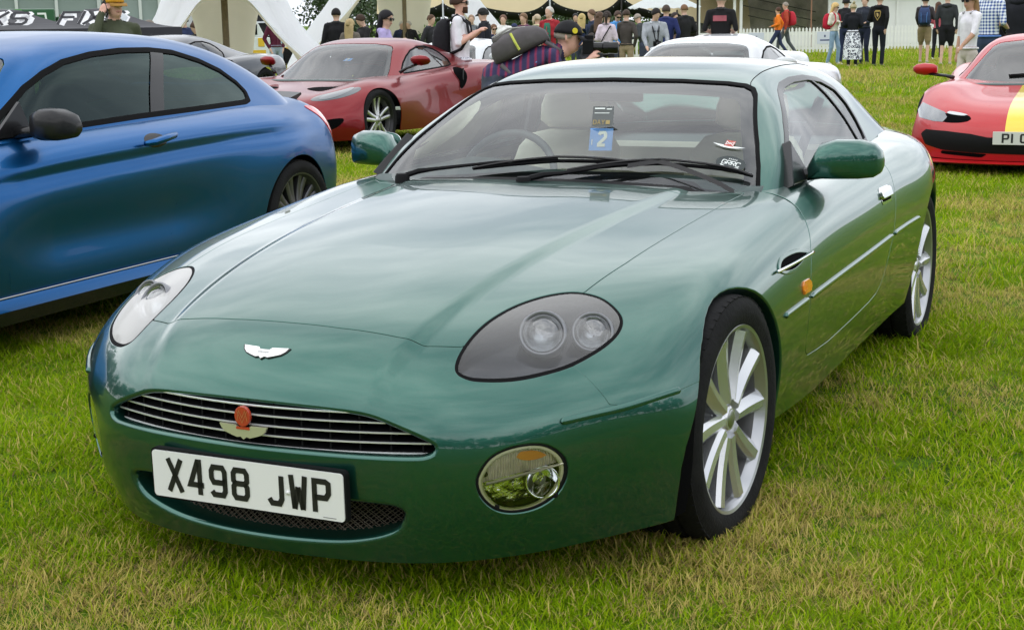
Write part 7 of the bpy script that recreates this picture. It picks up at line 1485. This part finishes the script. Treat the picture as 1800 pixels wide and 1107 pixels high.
def star_tent(label, c, rot, feet, foot_r, peak, arch_z, arch_r, name='star_tent'):
    """canopy on a central mast whose fabric sweeps down to anchored feet, arches open between them"""
    root = empty(name, tuple(c), rot, label, 'tent'); nA, nR = 24 * feet, 22; V = []
    for i in range(nA):
        a = 2 * math.pi * i / nA; k = .5 + .5 * math.cos(feet * a); kf = k ** 4.5; Re = arch_r + (foot_r - arch_r) * kf; ze = arch_z * (1 - k ** 2.2) ** .6
        for j in range(nR):
            t = j / (nR - 1); r = .12 + (Re - .12) * t; z = ze + (peak - ze) * ((1 - t) ** (1.55 + .3 * kf)); V.append((r * math.cos(a), r * math.sin(a), z))
    V = np.array(V); F = np.array([(i * nR + j, ((i + 1) % nA) * nR + j, ((i + 1) % nA) * nR + j + 1, i * nR + j + 1) for i in range(nA) for j in range(nR - 1)])
    part('canopy', V, F, M['tent_white'], root); V2 = V.copy(); V2[:, 2] -= .05; V2[:, :2] *= .995; part('canopy_lining', V2, F[:, ::-1], M['tent_cream'], root)
    MB().tube([(0, 0, 0), (0, 0, peak + .3)], .06, 10).build('mast', M['pole'], root)
    for k in range(feet):
        a = 2 * math.pi * k / feet; MB().tube([(math.cos(a) * (foot_r - .05), math.sin(a) * (foot_r - .05), .04), (math.cos(a) * (foot_r + .5), math.sin(a) * (foot_r + .5), -.05)], .02, 6).build('anchor_strap', M['pole_dark'], root)
    return root
c1 = at(397, 28); star_tent('white star canopy with cream lining on the left, seen behind the blue coupe', c1, R_(90) - bearing(397), 3, 2.65, 3.6, 2.0, 1.15)
c2 = at(712, 43); star_tent('white star canopy whose long leg runs down to the right behind the dark red car', c2, R_(90) - bearing(712), 3, 3.7, 5.4, 3.1, 1.7)
# ---- wide cream stretch tent with black underside
def stretch_tent():
    c = at(965, 62); a = -bearing(965); root = empty('stretch_tent', tuple(c), a, 'wide sand-coloured stretch tent with scalloped black edge across the background', 'tent')
    xs = np.linspace(-7.0, 8.2, 153); pk = [(-4.3, .42), (-2.9, .34), (0.05, .62), (2.95, .74), (5.2, .30)]
    def edge(x): return 1.78 - .02 * x + sum(h * math.exp(-abs(x - q) / .55) for q, h in pk) - (.9 * max(0, (x - 4.0) / 4.0) ** 1.3) + .05 * math.sin(2.1 * x)
    prof = [(0.0, 0.0), (.3, .55), (.9, 1.2), (2.2, 2.0), (4.5, 2.9), (7.5, 3.3), (10.5, 2.9), (13, 2.0)]
    V = np.array([(x, y, edge(x) * (1 if y < .1 else .35 + .65 * max(0, 1 - y / 4)) + z + (.65 * 1.78 * min(1, y / 4) if y >= .1 else 0)) for x in xs for y, z in prof]); m = len(prof)
    F = np.array([(i * m + j, (i + 1) * m + j, (i + 1) * m + j + 1, i * m + j + 1) for i in range(len(xs) - 1) for j in range(m - 1)]); part('canopy', V, F, M['stretch'], root)
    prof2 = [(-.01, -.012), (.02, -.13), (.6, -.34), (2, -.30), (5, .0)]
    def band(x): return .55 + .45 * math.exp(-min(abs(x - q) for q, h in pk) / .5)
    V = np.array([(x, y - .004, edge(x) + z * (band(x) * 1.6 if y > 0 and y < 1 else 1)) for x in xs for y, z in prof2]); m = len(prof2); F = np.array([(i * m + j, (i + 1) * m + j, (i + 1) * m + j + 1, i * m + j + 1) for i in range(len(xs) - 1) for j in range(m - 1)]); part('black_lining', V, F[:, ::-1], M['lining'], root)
    for q, h in pk: MB().tube([(q, -.02, -.0), (q, -.0, edge(q) + .10)], .035, 8).build('pole', M['pole_dark'] if q > 2 else M['tent_white'], root)
    for k in range(30):
        x = -6.5 + k * .48; MB().lathe([(0, -.02), (.018, -.015), (.02, 0)], 'y', (x, .0, edge(x) - .10), 8).build('eyelet', M['steel'], root)
    return root
stretch_tent()
# ---- marquee with clear walls
def marquee():
    p0 = at(1228, 61); p1 = at(1830, 66); d = p1 - p0; L0 = np.linalg.norm(d[:2]); a = math.atan2(d[1], d[0]); root = empty('marquee', (p0[0], p0[1], 0), a, 'white marquee with clear window walls behind the picket fence', 'tent')
    bays = [(0.0, 1.55), (1.7, 1.0), (1.75, 5.35), (5.6, L0)]
    part('roof_slope', [(-.2, -.35, 2.55), (L0 + 1, -.35, 2.55), (L0 + 1, 4, 4.2), (-.2, 4, 4.2)], [(0, 1, 2, 3)], M['marquee'], root, smooth=False)
    # scalloped valance
    n = 90; V = []; xs = np.linspace(-.2, L0 + 1, n)
    for x in xs: V += [(x, -.36, 2.57), (x, -.36, 2.24 - .05 * abs(math.sin(x * 5.2)))]
    part('valance', V, [(2 * i, 2 * i + 1, 2 * i + 3, 2 * i + 2) for i in range(n - 1)], M['marquee'], root, smooth=False)
    for x in (0.0, 1.45, 1.72, 5.35, 8.2, 11.0): MB().box((x, 0, 1.2), (.10, .10, 2.4)).build('upright', M['marquee'], root)
    for x0, x1 in ((.05, 1.40), (1.77, 5.30)):
        part('clear_wall', [(x0, .01, .75), (x1, .01, .75), (x1, .01, 2.05), (x0, .01, 2.05)], [(0, 1, 2, 3)], M['pvc'], root, smooth=False)
        MB().box(((x0 + x1) / 2, 0, .37), (x1 - x0, .02, .74)).build('wall_skirt', M['marquee'], root); MB().box(((x0 + x1) / 2, 0, 2.16), (x1 - x0, .02, .20)).build('wall_header', M['marquee'], root)
    V = []; xs = np.linspace(5.4, L0 + 1, 60)
    for x in xs: yy = .03 * math.sin(x * 4) + .02 * math.sin(x * 9.3); V += [(x, yy, 0), (x, yy * .6, 2.3)]
    part('fabric_wall', V, [(2 * i, 2 * i + 2, 2 * i + 3, 2 * i + 1) for i in range(59)], M['marquee'], root)
    MB().box((L0 / 2, 6, 1.2), (L0, .05, 2.4)).build('back_wall', mat('tent back wall', (.34, .31, .27), .8, var=.5, vscale=1.3), root)
    for k in range(3): MB().tube([(1.9 + k * .2, 1.0, 2.2 - .4 * k), (5.2, 1.2, 1.5 - .35 * k)], .02, 5).build('guy_line', M['pole_dark'], root)
    MB().tube([(4.55, -.2, 0), (4.55, -.2, 2.6)], .03, 6).build('rust_pole', mat('rusty pole', (.30, .16, .10), .7), root)
    return root
marquee()
# ---- picket fence
def fence(label, p0, p1, h=.95, gap=.125, sign=None):
    p0, p1 = np.array(p0), np.array(p1); d = p1 - p0; L0 = np.linalg.norm(d[:2]); a = math.atan2(d[1], d[0]); root = empty('picket_fence', (p0[0], p0[1], 0), a, label, 'fence')
    b = MB(); w = .036; b.prism([(-w, .08), (w, .08), (w, h - .05), (0, h), (-w, h - .05)], -.01, .01, 1); me = b.build('picket', M['picket'], root); me.location = (0, -.03, 0); n = int(L0 / gap)
    for k in range(1, n):
        o = bpy.data.objects.new('picket', me.data); COL.objects.link(o); o.parent = root; o.location = (k * gap, -.03, random.uniform(-.01, .01)); o.rotation_euler = (0, random.uniform(-.012, .012), 0)
    for z in (.22, h - .22): MB().box((L0 / 2, 0, z), (L0, .03, .07)).build('rail', M['picket'], root)
    for k in range(int(L0 / 1.85) + 1): MB().box((k * 1.85, .02, h / 2 + .03), (.09, .06, h + .06)).build('post', M['picket'], root)
    for sx in (sign or []):
        sg = MB().box((sx, -.055, .58), (.55, .012, .42)).build('notice_board', mat('pale notice', (.62, .65, .74), .6), root); MB().box((sx, -.064, .50), (.34, .004, .05)).box((sx, -.064, .64), (.06, .004, .08)).build('notice_print', cm((.12, .14, .25)), sg)
    return root
fence('white picket fence running behind the people in front of the marquee', at(1282, 54), at(1563, 55.5), sign=[.95, 3.4])
fence('paler white picket fence section on the right behind the people in shorts', at(1556, 58.5), at(1795, 60))
fence('short piece of white picket fence seen between the crowd and the striped car', at(1098, 47), at(1166, 47), h=.9)
# ---- umbrellas
def umbrella(label, px, D, r, z, m, pole):
    c = at(px, D); root = empty('parasol', tuple(c), -bearing(px), label, 'parasol'); V = [(0, 0, z + .55)]; n = 24
    for rr, dz in ((.5, .28), (1.0, 0.0)): V += [(r * rr * math.cos(2 * math.pi * k / n) * (1 - .05 * (k % 3 == 1)), r * rr * math.sin(2 * math.pi * k / n), z + dz * .9 - .05 * (rr == 1) * (k % 3 == 1)) for k in range(n)]
    part('canopy', V, [(0, 1 + k, 1 + (k + 1) % n) for k in range(n)] + [(1 + k, 1 + n + k, 1 + n + (k + 1) % n, 1 + (k + 1) % n) for k in range(n)], m, root, smooth=False)
    MB().tube([(0, 0, 0), (0, 0, z + .6)], .028, 8).build('pole', pole, root)
    for k in range(8): a = 2 * math.pi * k / 8; MB().tube([(0, 0, z + .2), (r * .5 * math.cos(a), r * .5 * math.sin(a), z + .22)], .01, 4).build('rib', pole, root)
    return root
umbrella('white parasol on a wooden pole near the clear tent wall', 1168, 44, 1.05, 1.80, M['tent_white'], M['pole'])
umbrella('brown parasol on dark poles at the top edge by the clear tent wall', 1226, 40, 1.1, 1.98, mat('brown parasol cloth', (.20, .13, .08), .8), M['pole_dark'])
# ---- black promotional gazebos with FIXS on them
def gazebo(label, px, D, hw, letters_dx):
    c = at(px, D); root = empty('gazebo', tuple(c), -bearing(px), label, 'gazebo'); ze, zp = 1.50, 1.78; mm = mat('black gazebo cloth', (.022, .022, .028), .6, var=.1, vscale=3)
    ring = lambda r, z: [(-r, -r, z), (r, -r, z), (r, r, z), (-r, r, z)]; V = []; n = 9
    for k in range(n):
        t = k / (n - 1); r = hw * (1 - t) + hw * .18 * t; V += ring(r, ze + (zp - ze) * (t ** 1.7))
    part('roof', V + [(0, 0, zp + .02)], [(4 * k + j, 4 * k + (j + 1) % 4, 4 * k + 4 + (j + 1) % 4, 4 * k + 4 + j) for k in range(n - 1) for j in range(4)] + [(4 * n - 4 + j, 4 * n - 4 + (j + 1) % 4, 4 * n) for j in range(4)], mm, root, smooth=False)
    V = []; 
    for j, q in enumerate(ring(hw, ze)): V += [q, (q[0], q[1], ze - .16)]
    part('valance', V, [(2 * j, 2 * ((j + 1) % 4), 2 * ((j + 1) % 4) + 1, 2 * j + 1) for j in range(4)], mm, root, smooth=False)
    for q in ring(hw * .97, 0): MB().tube([(q[0], q[1], 0), (q[0], q[1], ze)], .02, 6).build('leg', M['pole_dark'], root)
    uy = np.array([0, .62, .78]); un = np.array([0, -.78, .62])
    for w, nm, mt, of in ((.115, 'logo_outline', cm((.80, .80, .82)), .022), (.040, 'logo', mm, .026)):
        b = MB(); text_mesh(b, 'FIXS', (letters_dx, -hw * .97, ze + .045), (1, 0, 0), uy, un, .27, .24, w, .02, slant=.45); 
        for q in b.V: q += un * of
        b.build(nm, mt, root, fix=False)
    b = MB(); text_mesh(b, 'FIXS FIXS FIXS', (-.9, -hw - .006, ze - .13), (1, 0, 0), (0, 0, 1), (0, -1, 0), .05, .07, .012, .012, .05); b.build('valance_print', cm((.75, .75, .75)), root, fix=False)
gazebo('black gazebo with white FIXS lettering at the left edge', 8, 24, 1.35, -.62)
gazebo('black gazebo with FIXS lettering behind the man in the orange cap', 178, 24, 1.15, -.62)
# white banner beside the second gazebo
c = at(166, 19.5); b = MB(); b.prism([(-.10, .9), (.02, .9), (.42, 1.55), (.36, 1.60)], -.01, .01, 1); o = b.build('feather_flag', M['tent_white']); o.location = tuple(c); o.rotation_euler = (0, 0, -bearing(166)); tag(o, 'slanting white banner strip left of the man in the orange cap', 'banner')
part('banner_pole', [(-.11, -.012, 0), (-.09, -.012, 0), (-.09, -.012, .95), (-.11, -.012, .95), (-.11, .012, 0), (-.09, .012, 0), (-.09, .012, .95), (-.11, .012, .95)], [(0, 1, 2, 3), (7, 6, 5, 4), (0, 4, 5, 1), (1, 5, 6, 2), (2, 6, 7, 3), (3, 7, 4, 0)], M['steel'], o, smooth=False)
# ---- green trailer
def trailer():
    c = at(30, 34); root = empty('trailer', tuple(c), -bearing(30), 'dark green exhibition trailer with gold letters at the left edge', 'trailer'); G1 = mat('trailer green', (.018, .10, .035), .35, coat=.5); G2 = mat('trailer light green', (.06, .28, .04), .4)
    MB().box((-.55, 1.2, 1.15), (2.7, 2.4, 1.55)).build('trailer_box', G1, root, bevel=.03)
    b = MB(); b.prism([(-.02, 1.92), (.12, 1.92), (.46, 1.20), (.34, 1.20)], -.008, .0, 1); b.build('light_stripe', G2, root)
    b = MB(); text_mesh(b, 'D', (-.75, -.012, 1.05), (1, 0, 0), (0, 0, 1), (0, -1, 0), .55, .62, .10, 0); b.build('gold_letter', mat('gold letters', (.62, .42, .04), .4), root, fix=False)
    b = MB(); stroke(b, [(.44, 1.82), (.60, 1.82), (.62, 1.66)], .04, (0, -.012, 0), (1, 0, 0), (0, 0, 1), (0, -1, 0)); b.build('white_corner_mark', M['sticker_white'], root, fix=False)
    MB().box((1.10, 1.0, 1.06), (.50, 1.6, 1.4)).build('trailer_annex', mat('trailer annex green', (.05, .13, .05), .5), root, bevel=.02)
    b = MB(); text_mesh(b, 'OCERS', (.87, .192, 1.12), (1, 0, 0), (0, 0, 1), (0, -1, 0), .075, .15, .018, .015); b.build('annex_print', mat('dull gold print', (.30, .32, .06), .5), root, fix=False)
    MB().box((1.10, .19, 1.72), (.42, .02, .16)).build('annex_window', mat('reflecting window', (.20, .13, .10), .2), root)
    for x in (-1.2, -.4, .4): MB().lathe([(.05, -.1), (.36, -.1), (.36, .1), (.05, .1)], 'y', (x, .2, .36), 20).build('road_wheel', M['tyre'], root)
trailer()
def grandstand():
    c = at(118, 48); root = empty('hospitality_unit', tuple(c), -bearing(118), 'pale glazed two-storey hospitality unit behind the trailer', 'building'); W = mat('pale metal frame', (.60, .64, .62), .5)
    MB().box((0, 1.6, 1.75), (5.6, 3, 3.5)).build('core', mat('grey green glazing', (.24, .30, .28), .25, coat=.6), root)
    for x in (-2.75, -1.4, -.25, 1.0, 2.2, 2.78): MB().box((x, .05, 1.75), (.09, .08, 3.5)).build('mullion', W, root)
    for z in (.55, 1.12, 1.62, 2.6, 3.5): MB().box((0, .03, z), (5.6, .1, .10)).build('transom', W, root)
    for x, z in ((-.8, 1.36), (.4, 1.36), (-.8, .85), (.4, .85)): MB().box((x, .07, z), (.95, .03, .36)).build('dark_panel', M['lining'], root)
    MB().tube([(.95, -.1, 1.5), (.95, -.1, 3.6)], .02, 6).build('lamp_rod', W, root)
grandstand()
# ---- motorhome
def motorhome():
    c = at(318, 58); root = empty('motorhome', tuple(c), -bearing(318) + R_(-28), 'white motorhome with overcab bulge and dark swoosh graphics behind the left canopy', 'motorhome'); Wm = M['white_car']
    side = [(-1.6, .35), (-1.6, 1.0), (-1.25, 1.12), (-.95, 1.42), (-1.45, 1.48), (-1.5, 1.72), (-1.3, 2.02), (-.6, 2.12), (3.4, 2.12), (3.4, .35)]
    b = MB(); b.prism([(y, z) for y, z in side], -1.05, 1.05, 0); b.build('coachwork', Wm, root, bevel=.05)
    b = MB(); b.prism([(-1.30, 1.10), (-.99, 1.40), (-.97, 1.40), (-1.28, 1.08)], -.85, .85, 0); o = b.build('windscreen', M['black_gloss'], root); o.location = (0, -.03, .01)
    for sg in (1, -1):
        MB().box((sg * 1.055, -.75, 1.22), (.02, .55, .34)).build('cab_window', M['black_gloss'], root); MB().box((sg * 1.055, 1.4, 1.6), (.02, .9, .4)).build('side_window', M['black_gloss'], root)
        b = MB(); [b.box((sg * 1.058, -.9 + k * .28, 1.78 - .07 * k), (.012, .5, .07), rotx(.7)) for k in range(3)]; b.build('swoosh', M['lining'], root)
        for y in (-.95, 2.3): MB().lathe([(.05, -.09), (.34, -.09), (.34, .09), (.05, .09)], 'x', (sg * .98, y, .34), 22).build('road_wheel', M['tyre'], root)
        MB().box((sg * 1.18, -1.15, 1.25), (.12, .10, .24)).build('mirror', M['black_matte'], root)
    b = MB(); b.tube([(-.28, -1.52, 1.72), (-.1, -1.55, 1.78), (0, -1.55, 1.70), (.1, -1.55, 1.78), (.3, -1.52, 1.74)], .016, 5); b.build('bird_logo', cm((.25, .26, .28)), root)
    MB().box((0, -1.62, .62), (1.9, .05, .30)).build('bumper', M['black_matte'], root); [MB().box((k * .75, -1.62, .92), (.32, .05, .14)).build('headlamp', M['lamp_bright'], root) for k in (1, -1)]
motorhome()
# ---- patchwork off-roader
def patch_car():
    c = at(452, 55); root = empty('patchwork_van', tuple(c), -bearing(447) + R_(92), 'boxy off-roader with yellow, white and blue patchwork panels under the left canopy', 'car')
    Yl = mat('patch yellow', (.72, .46, .02), .4); Wt = mat('patch white', (.70, .74, .72), .4); Bl = mat('patch blue', (.18, .40, .55), .4); Gn = mat('patch green', (.30, .60, .35), .4); Pk = mat('patch pink', (.45, .12, .18), .4)
    b = MB(); b.prism([(-1.35, .45), (-1.35, .98), (-.55, 1.05), (-.25, 1.10), (1.15, 1.10), (1.15, .45)], -.78, .78, 0); b.build('lower_body', Wt, root, bevel=.03)
    b = MB(); b.prism([(-.25, 1.10), (.0, 1.62), (1.12, 1.62), (1.15, 1.10)], -.74, .74, 0); b.build('cabin', Wt, root, bevel=.03)
    for sg in (1, -1):
        for (y, z, w, h_, m) in ((-.95, .92, .30, .10, Bl), (-.55, .88, .28, .16, Gn), (-.1, .92, .22, .30, Yl), (.35, .95, .20, .24, Pk), (.75, .98, .28, .14, Bl), (.72, .75, .30, .16, Bl), (.2, .56, .9, .18, Yl), (-.9, .62, .30, .22, Yl), (.8, .55, .6, .16, Yl)): MB().box((sg * .786, y, z), (.012, w, h_)).build('colour_panel', m, root)
        for y in (-.85, .75): MB().lathe([(.05, -.1), (.22, -.1), (.36, -.09), (.36, .09), (.05, .1)], 'x', (sg * .72, y, .36), 24).build('road_wheel', M['tyre'], root)
        for y0, y1 in ((.02, .5), (.55, 1.05)): MB().box((sg * .745, (y0 + y1) / 2, 1.36), (.012, y1 - y0, .36)).build('side_window', M['black_gloss'], root)
    MB().box((0, -1.37, .74), (1.4, .03, .22)).build('front_grille', M['black_matte'], root); [MB().lathe([(0, -.03), (.10, -.02), (.11, 0)], 'y', (k * .55, -1.37, .80), 18).build('headlamp', M['lamp_bright'], root) for k in (1, -1)]
patch_car()
# ---- black sales stand behind it
def stand():
    c = at(462, 58.5); root = empty('sales_stand', tuple(c), -bearing(457), 'black sales stand with rows of white goods and a white round logo', 'stand')
    MB().box((.0, .6, 1.0), (2.1, 1.0, 2.0)).build('booth', M['lining'], root); MB().box((.05, .05, 1.62), (1.5, .1, .06)).build('shelf_light', M['tent_white'], root)
    MB().lathe([(0, -.01), (.10, -.008), (.105, .004)], 'y', (-.60, .09, 1.42), 20).build('round_logo', M['tent_white'], root)
    for r in range(4):
        for k in range(7): MB().box((.22 + k * .085, .085, 1.52 - r * .125), (.035, .02, .085 if r < 3 else .07), roty(.25)).build('goods_item', M['tent_white'], root)
    MB().box((-.22, .085, 1.42), (.05, .02, .12)).build('price_card', M['tent_white'], root); MB().box((-.4, .085, 1.12), (.55, .02, .06), roty(-.15)).build('name_strip', mat('strip print', (.6, .6, .5), .6), root)
stand()
# ---- far cars
sports('sports_car', 'white and black striped racing coupe with red sun strip beyond the white sports car', None, M['white_car'], tuple(at(1172, 22.5) + np.array([.0, 1.0, 0])), R_(-4), intake=False, detail=False, nu=80, nv=130)
far_ = [o for o in COL.objects if o.name.startswith('sports_car') and o.parent is None][-1]
LBf = surface(S_LOW, 80, 130, 1e-4, 2e-4); UBf = surface(S_UP, 60, 80, 1e-4, 2e-4)
UBf.clip(np.minimum(np.minimum(UBf.V[:, 2] - 1.095, 1.15 - UBf.V[:, 2]), np.minimum(1.12 - UBf.V[:, 1], .40 - np.abs(UBf.V[:, 0])))).off(.003).obj('sun_strip', M['red'], far_)
for k in range(5):
    u_ = LBf.V[:, 0] * 1.0 + LBf.V[:, 1] * .9; q = LBf.clip(np.minimum(np.minimum(.035 - np.abs(u_ - (-.15 + .17 * k)), LBf.V[:, 0] - .12), np.minimum(LBf.V[:, 2] - .6, .42 - LBf.V[:, 1])))
    if len(q.F): q.off(.002).obj('bonnet_stripe', M['black_gloss'], far_)
sports('sports_car', 'white sports car roof showing behind the dark red car', None, M['white_car'], tuple(at(740, 23.5)), R_(4), intake=False, detail=False, nu=80, nv=130)
cw_ = sports('sports_car', 'white and lime sports car glimpsed right of the bearded man', None, M['white_car'], tuple(at(838, 26) + np.array([-.6, 0, 0])), R_(12), intake=False, detail=False, nu=80, nv=130)[0]
q = LBf.clip(np.minimum(np.minimum(LBf.V[:, 0] - .3, .55 - LBf.V[:, 0]), np.minimum(LBf.V[:, 2] - .5, .4 - LBf.V[:, 1]))); q.off(.003).obj('lime_stripe', mat('lime paint', (.22, .62, .05), .4), cw_)
# ---- trees and hedges
def foliage(n, rx, ry, rz, seed, leaf=.16):
    """many small leaf quads through the crown, clustered into clumps"""
    r = np.random.default_rng(seed); nc = max(10, n // 90); cc = r.normal(0, 1, (nc, 3)); cc /= np.linalg.norm(cc, axis=1)[:, None]; cc *= r.uniform(.35, 1.0, nc)[:, None] ** .6; cs = r.uniform(.14, .34, nc)
    k = r.integers(0, nc, n); P = (cc[k] + r.normal(0, 1, (n, 3)) * cs[k][:, None] * .62) * [rx, ry, rz]; a = r.normal(0, 1, (n, 3)); a /= np.linalg.norm(a, axis=1)[:, None]; b = np.cross(a, r.normal(0, 1, (n, 3))); b /= np.linalg.norm(b, axis=1)[:, None]; s = leaf * r.uniform(.6, 1.3, n)[:, None]
    V = np.stack([P - a * s, P + b * s * .5, P + a * s, P - b * s * .5], 1).reshape(-1, 3); return V, np.arange(4 * n).reshape(n, 4)
_crowns = {}
def tree(label, p, h, r, seed, kind='tree', m='leaf', n=2600, group=None):
    root = empty('tree' if kind == 'tree' else 'hedge_bush', tuple(p), seed * 1.7, label, 'tree' if kind == 'tree' else 'bush', group); k = (kind, m, seed % 4, round(r / h, 1))
    if k not in _crowns:
        V, F = foliage(n, r / h, r / h, .44 if kind == 'tree' else .46, 100 + seed, .034); V[:, 2] += .52 if kind == 'tree' else .45; _crowns[k] = pymesh('crown', V, F, None, False); _crowns[k].materials.append(M[m])
    o = link('crown', _crowns[k], root); o.scale = (h, h, h)
    b = MB(); b.tube([(0, 0, -.1), (.02 * h, 0, .2 * h), (0, .02 * h, .45 * h), (.01 * h, 0, .75 * h)], [.028 * h, .022 * h, .016 * h, .006 * h], 7)
    for q in range(4): a = q * 1.6 + seed; b.tube([(0, .01 * h, (.3 + .08 * q) * h), (.16 * h * math.cos(a), .16 * h * math.sin(a), (.45 + .08 * q) * h), (.27 * h * math.cos(a), .27 * h * math.sin(a), (.55 + .09 * q) * h)], [.012 * h, .008 * h, .003 * h], 5)
    b.build('trunk', M['bark'], root, smooth=True); return root
seed = 1
for i, (px, D, h, r) in enumerate(((590, 88, 4.2, 2.8), (655, 92, 4.0, 2.6), (770, 90, 4.0, 3.0), (830, 84, 3.6, 2.8), (895, 88, 3.8, 3.0), (960, 86, 3.7, 2.8), (1030, 90, 3.9, 3.0), (1090, 92, 4.0, 2.8), (710, 80, 3.0, 2.4), (925, 78, 2.9, 2.4), (1000, 80, 2.8, 2.2))):
    tree('rounded green hedge bush in the row seen beneath the tents', at(px, D), h, r, seed + i, 'bush', 'leaf' if i % 2 else 'leaf2', group='hedge bushes beyond the tents')
tree('bright green leafy bush under the white canopy near the bearded man', at(735, 46), 1.7, .9, 3, 'bush', 'leaf_bright') if 'leaf_bright' in M else None
# unseen belt of trees behind the camera, added for its dark reflection in the paint
for i in range(48):
    a = R_(62 + i * 5.0); D = 40 + 10 * ((i * 37) % 5) / 5; h = 6.0 + 4.0 * ((i * 53) % 7) / 7
    tree('tall unseen broadleaf tree behind the camera, added for reflections in the paint', (CAM.x + D * math.sin(a), CAM.y + D * math.cos(a), 0), h, h * .55, 20 + i, 'tree', 'leaf2' if i % 3 else 'leaf', group='unseen tree belt added for reflections')
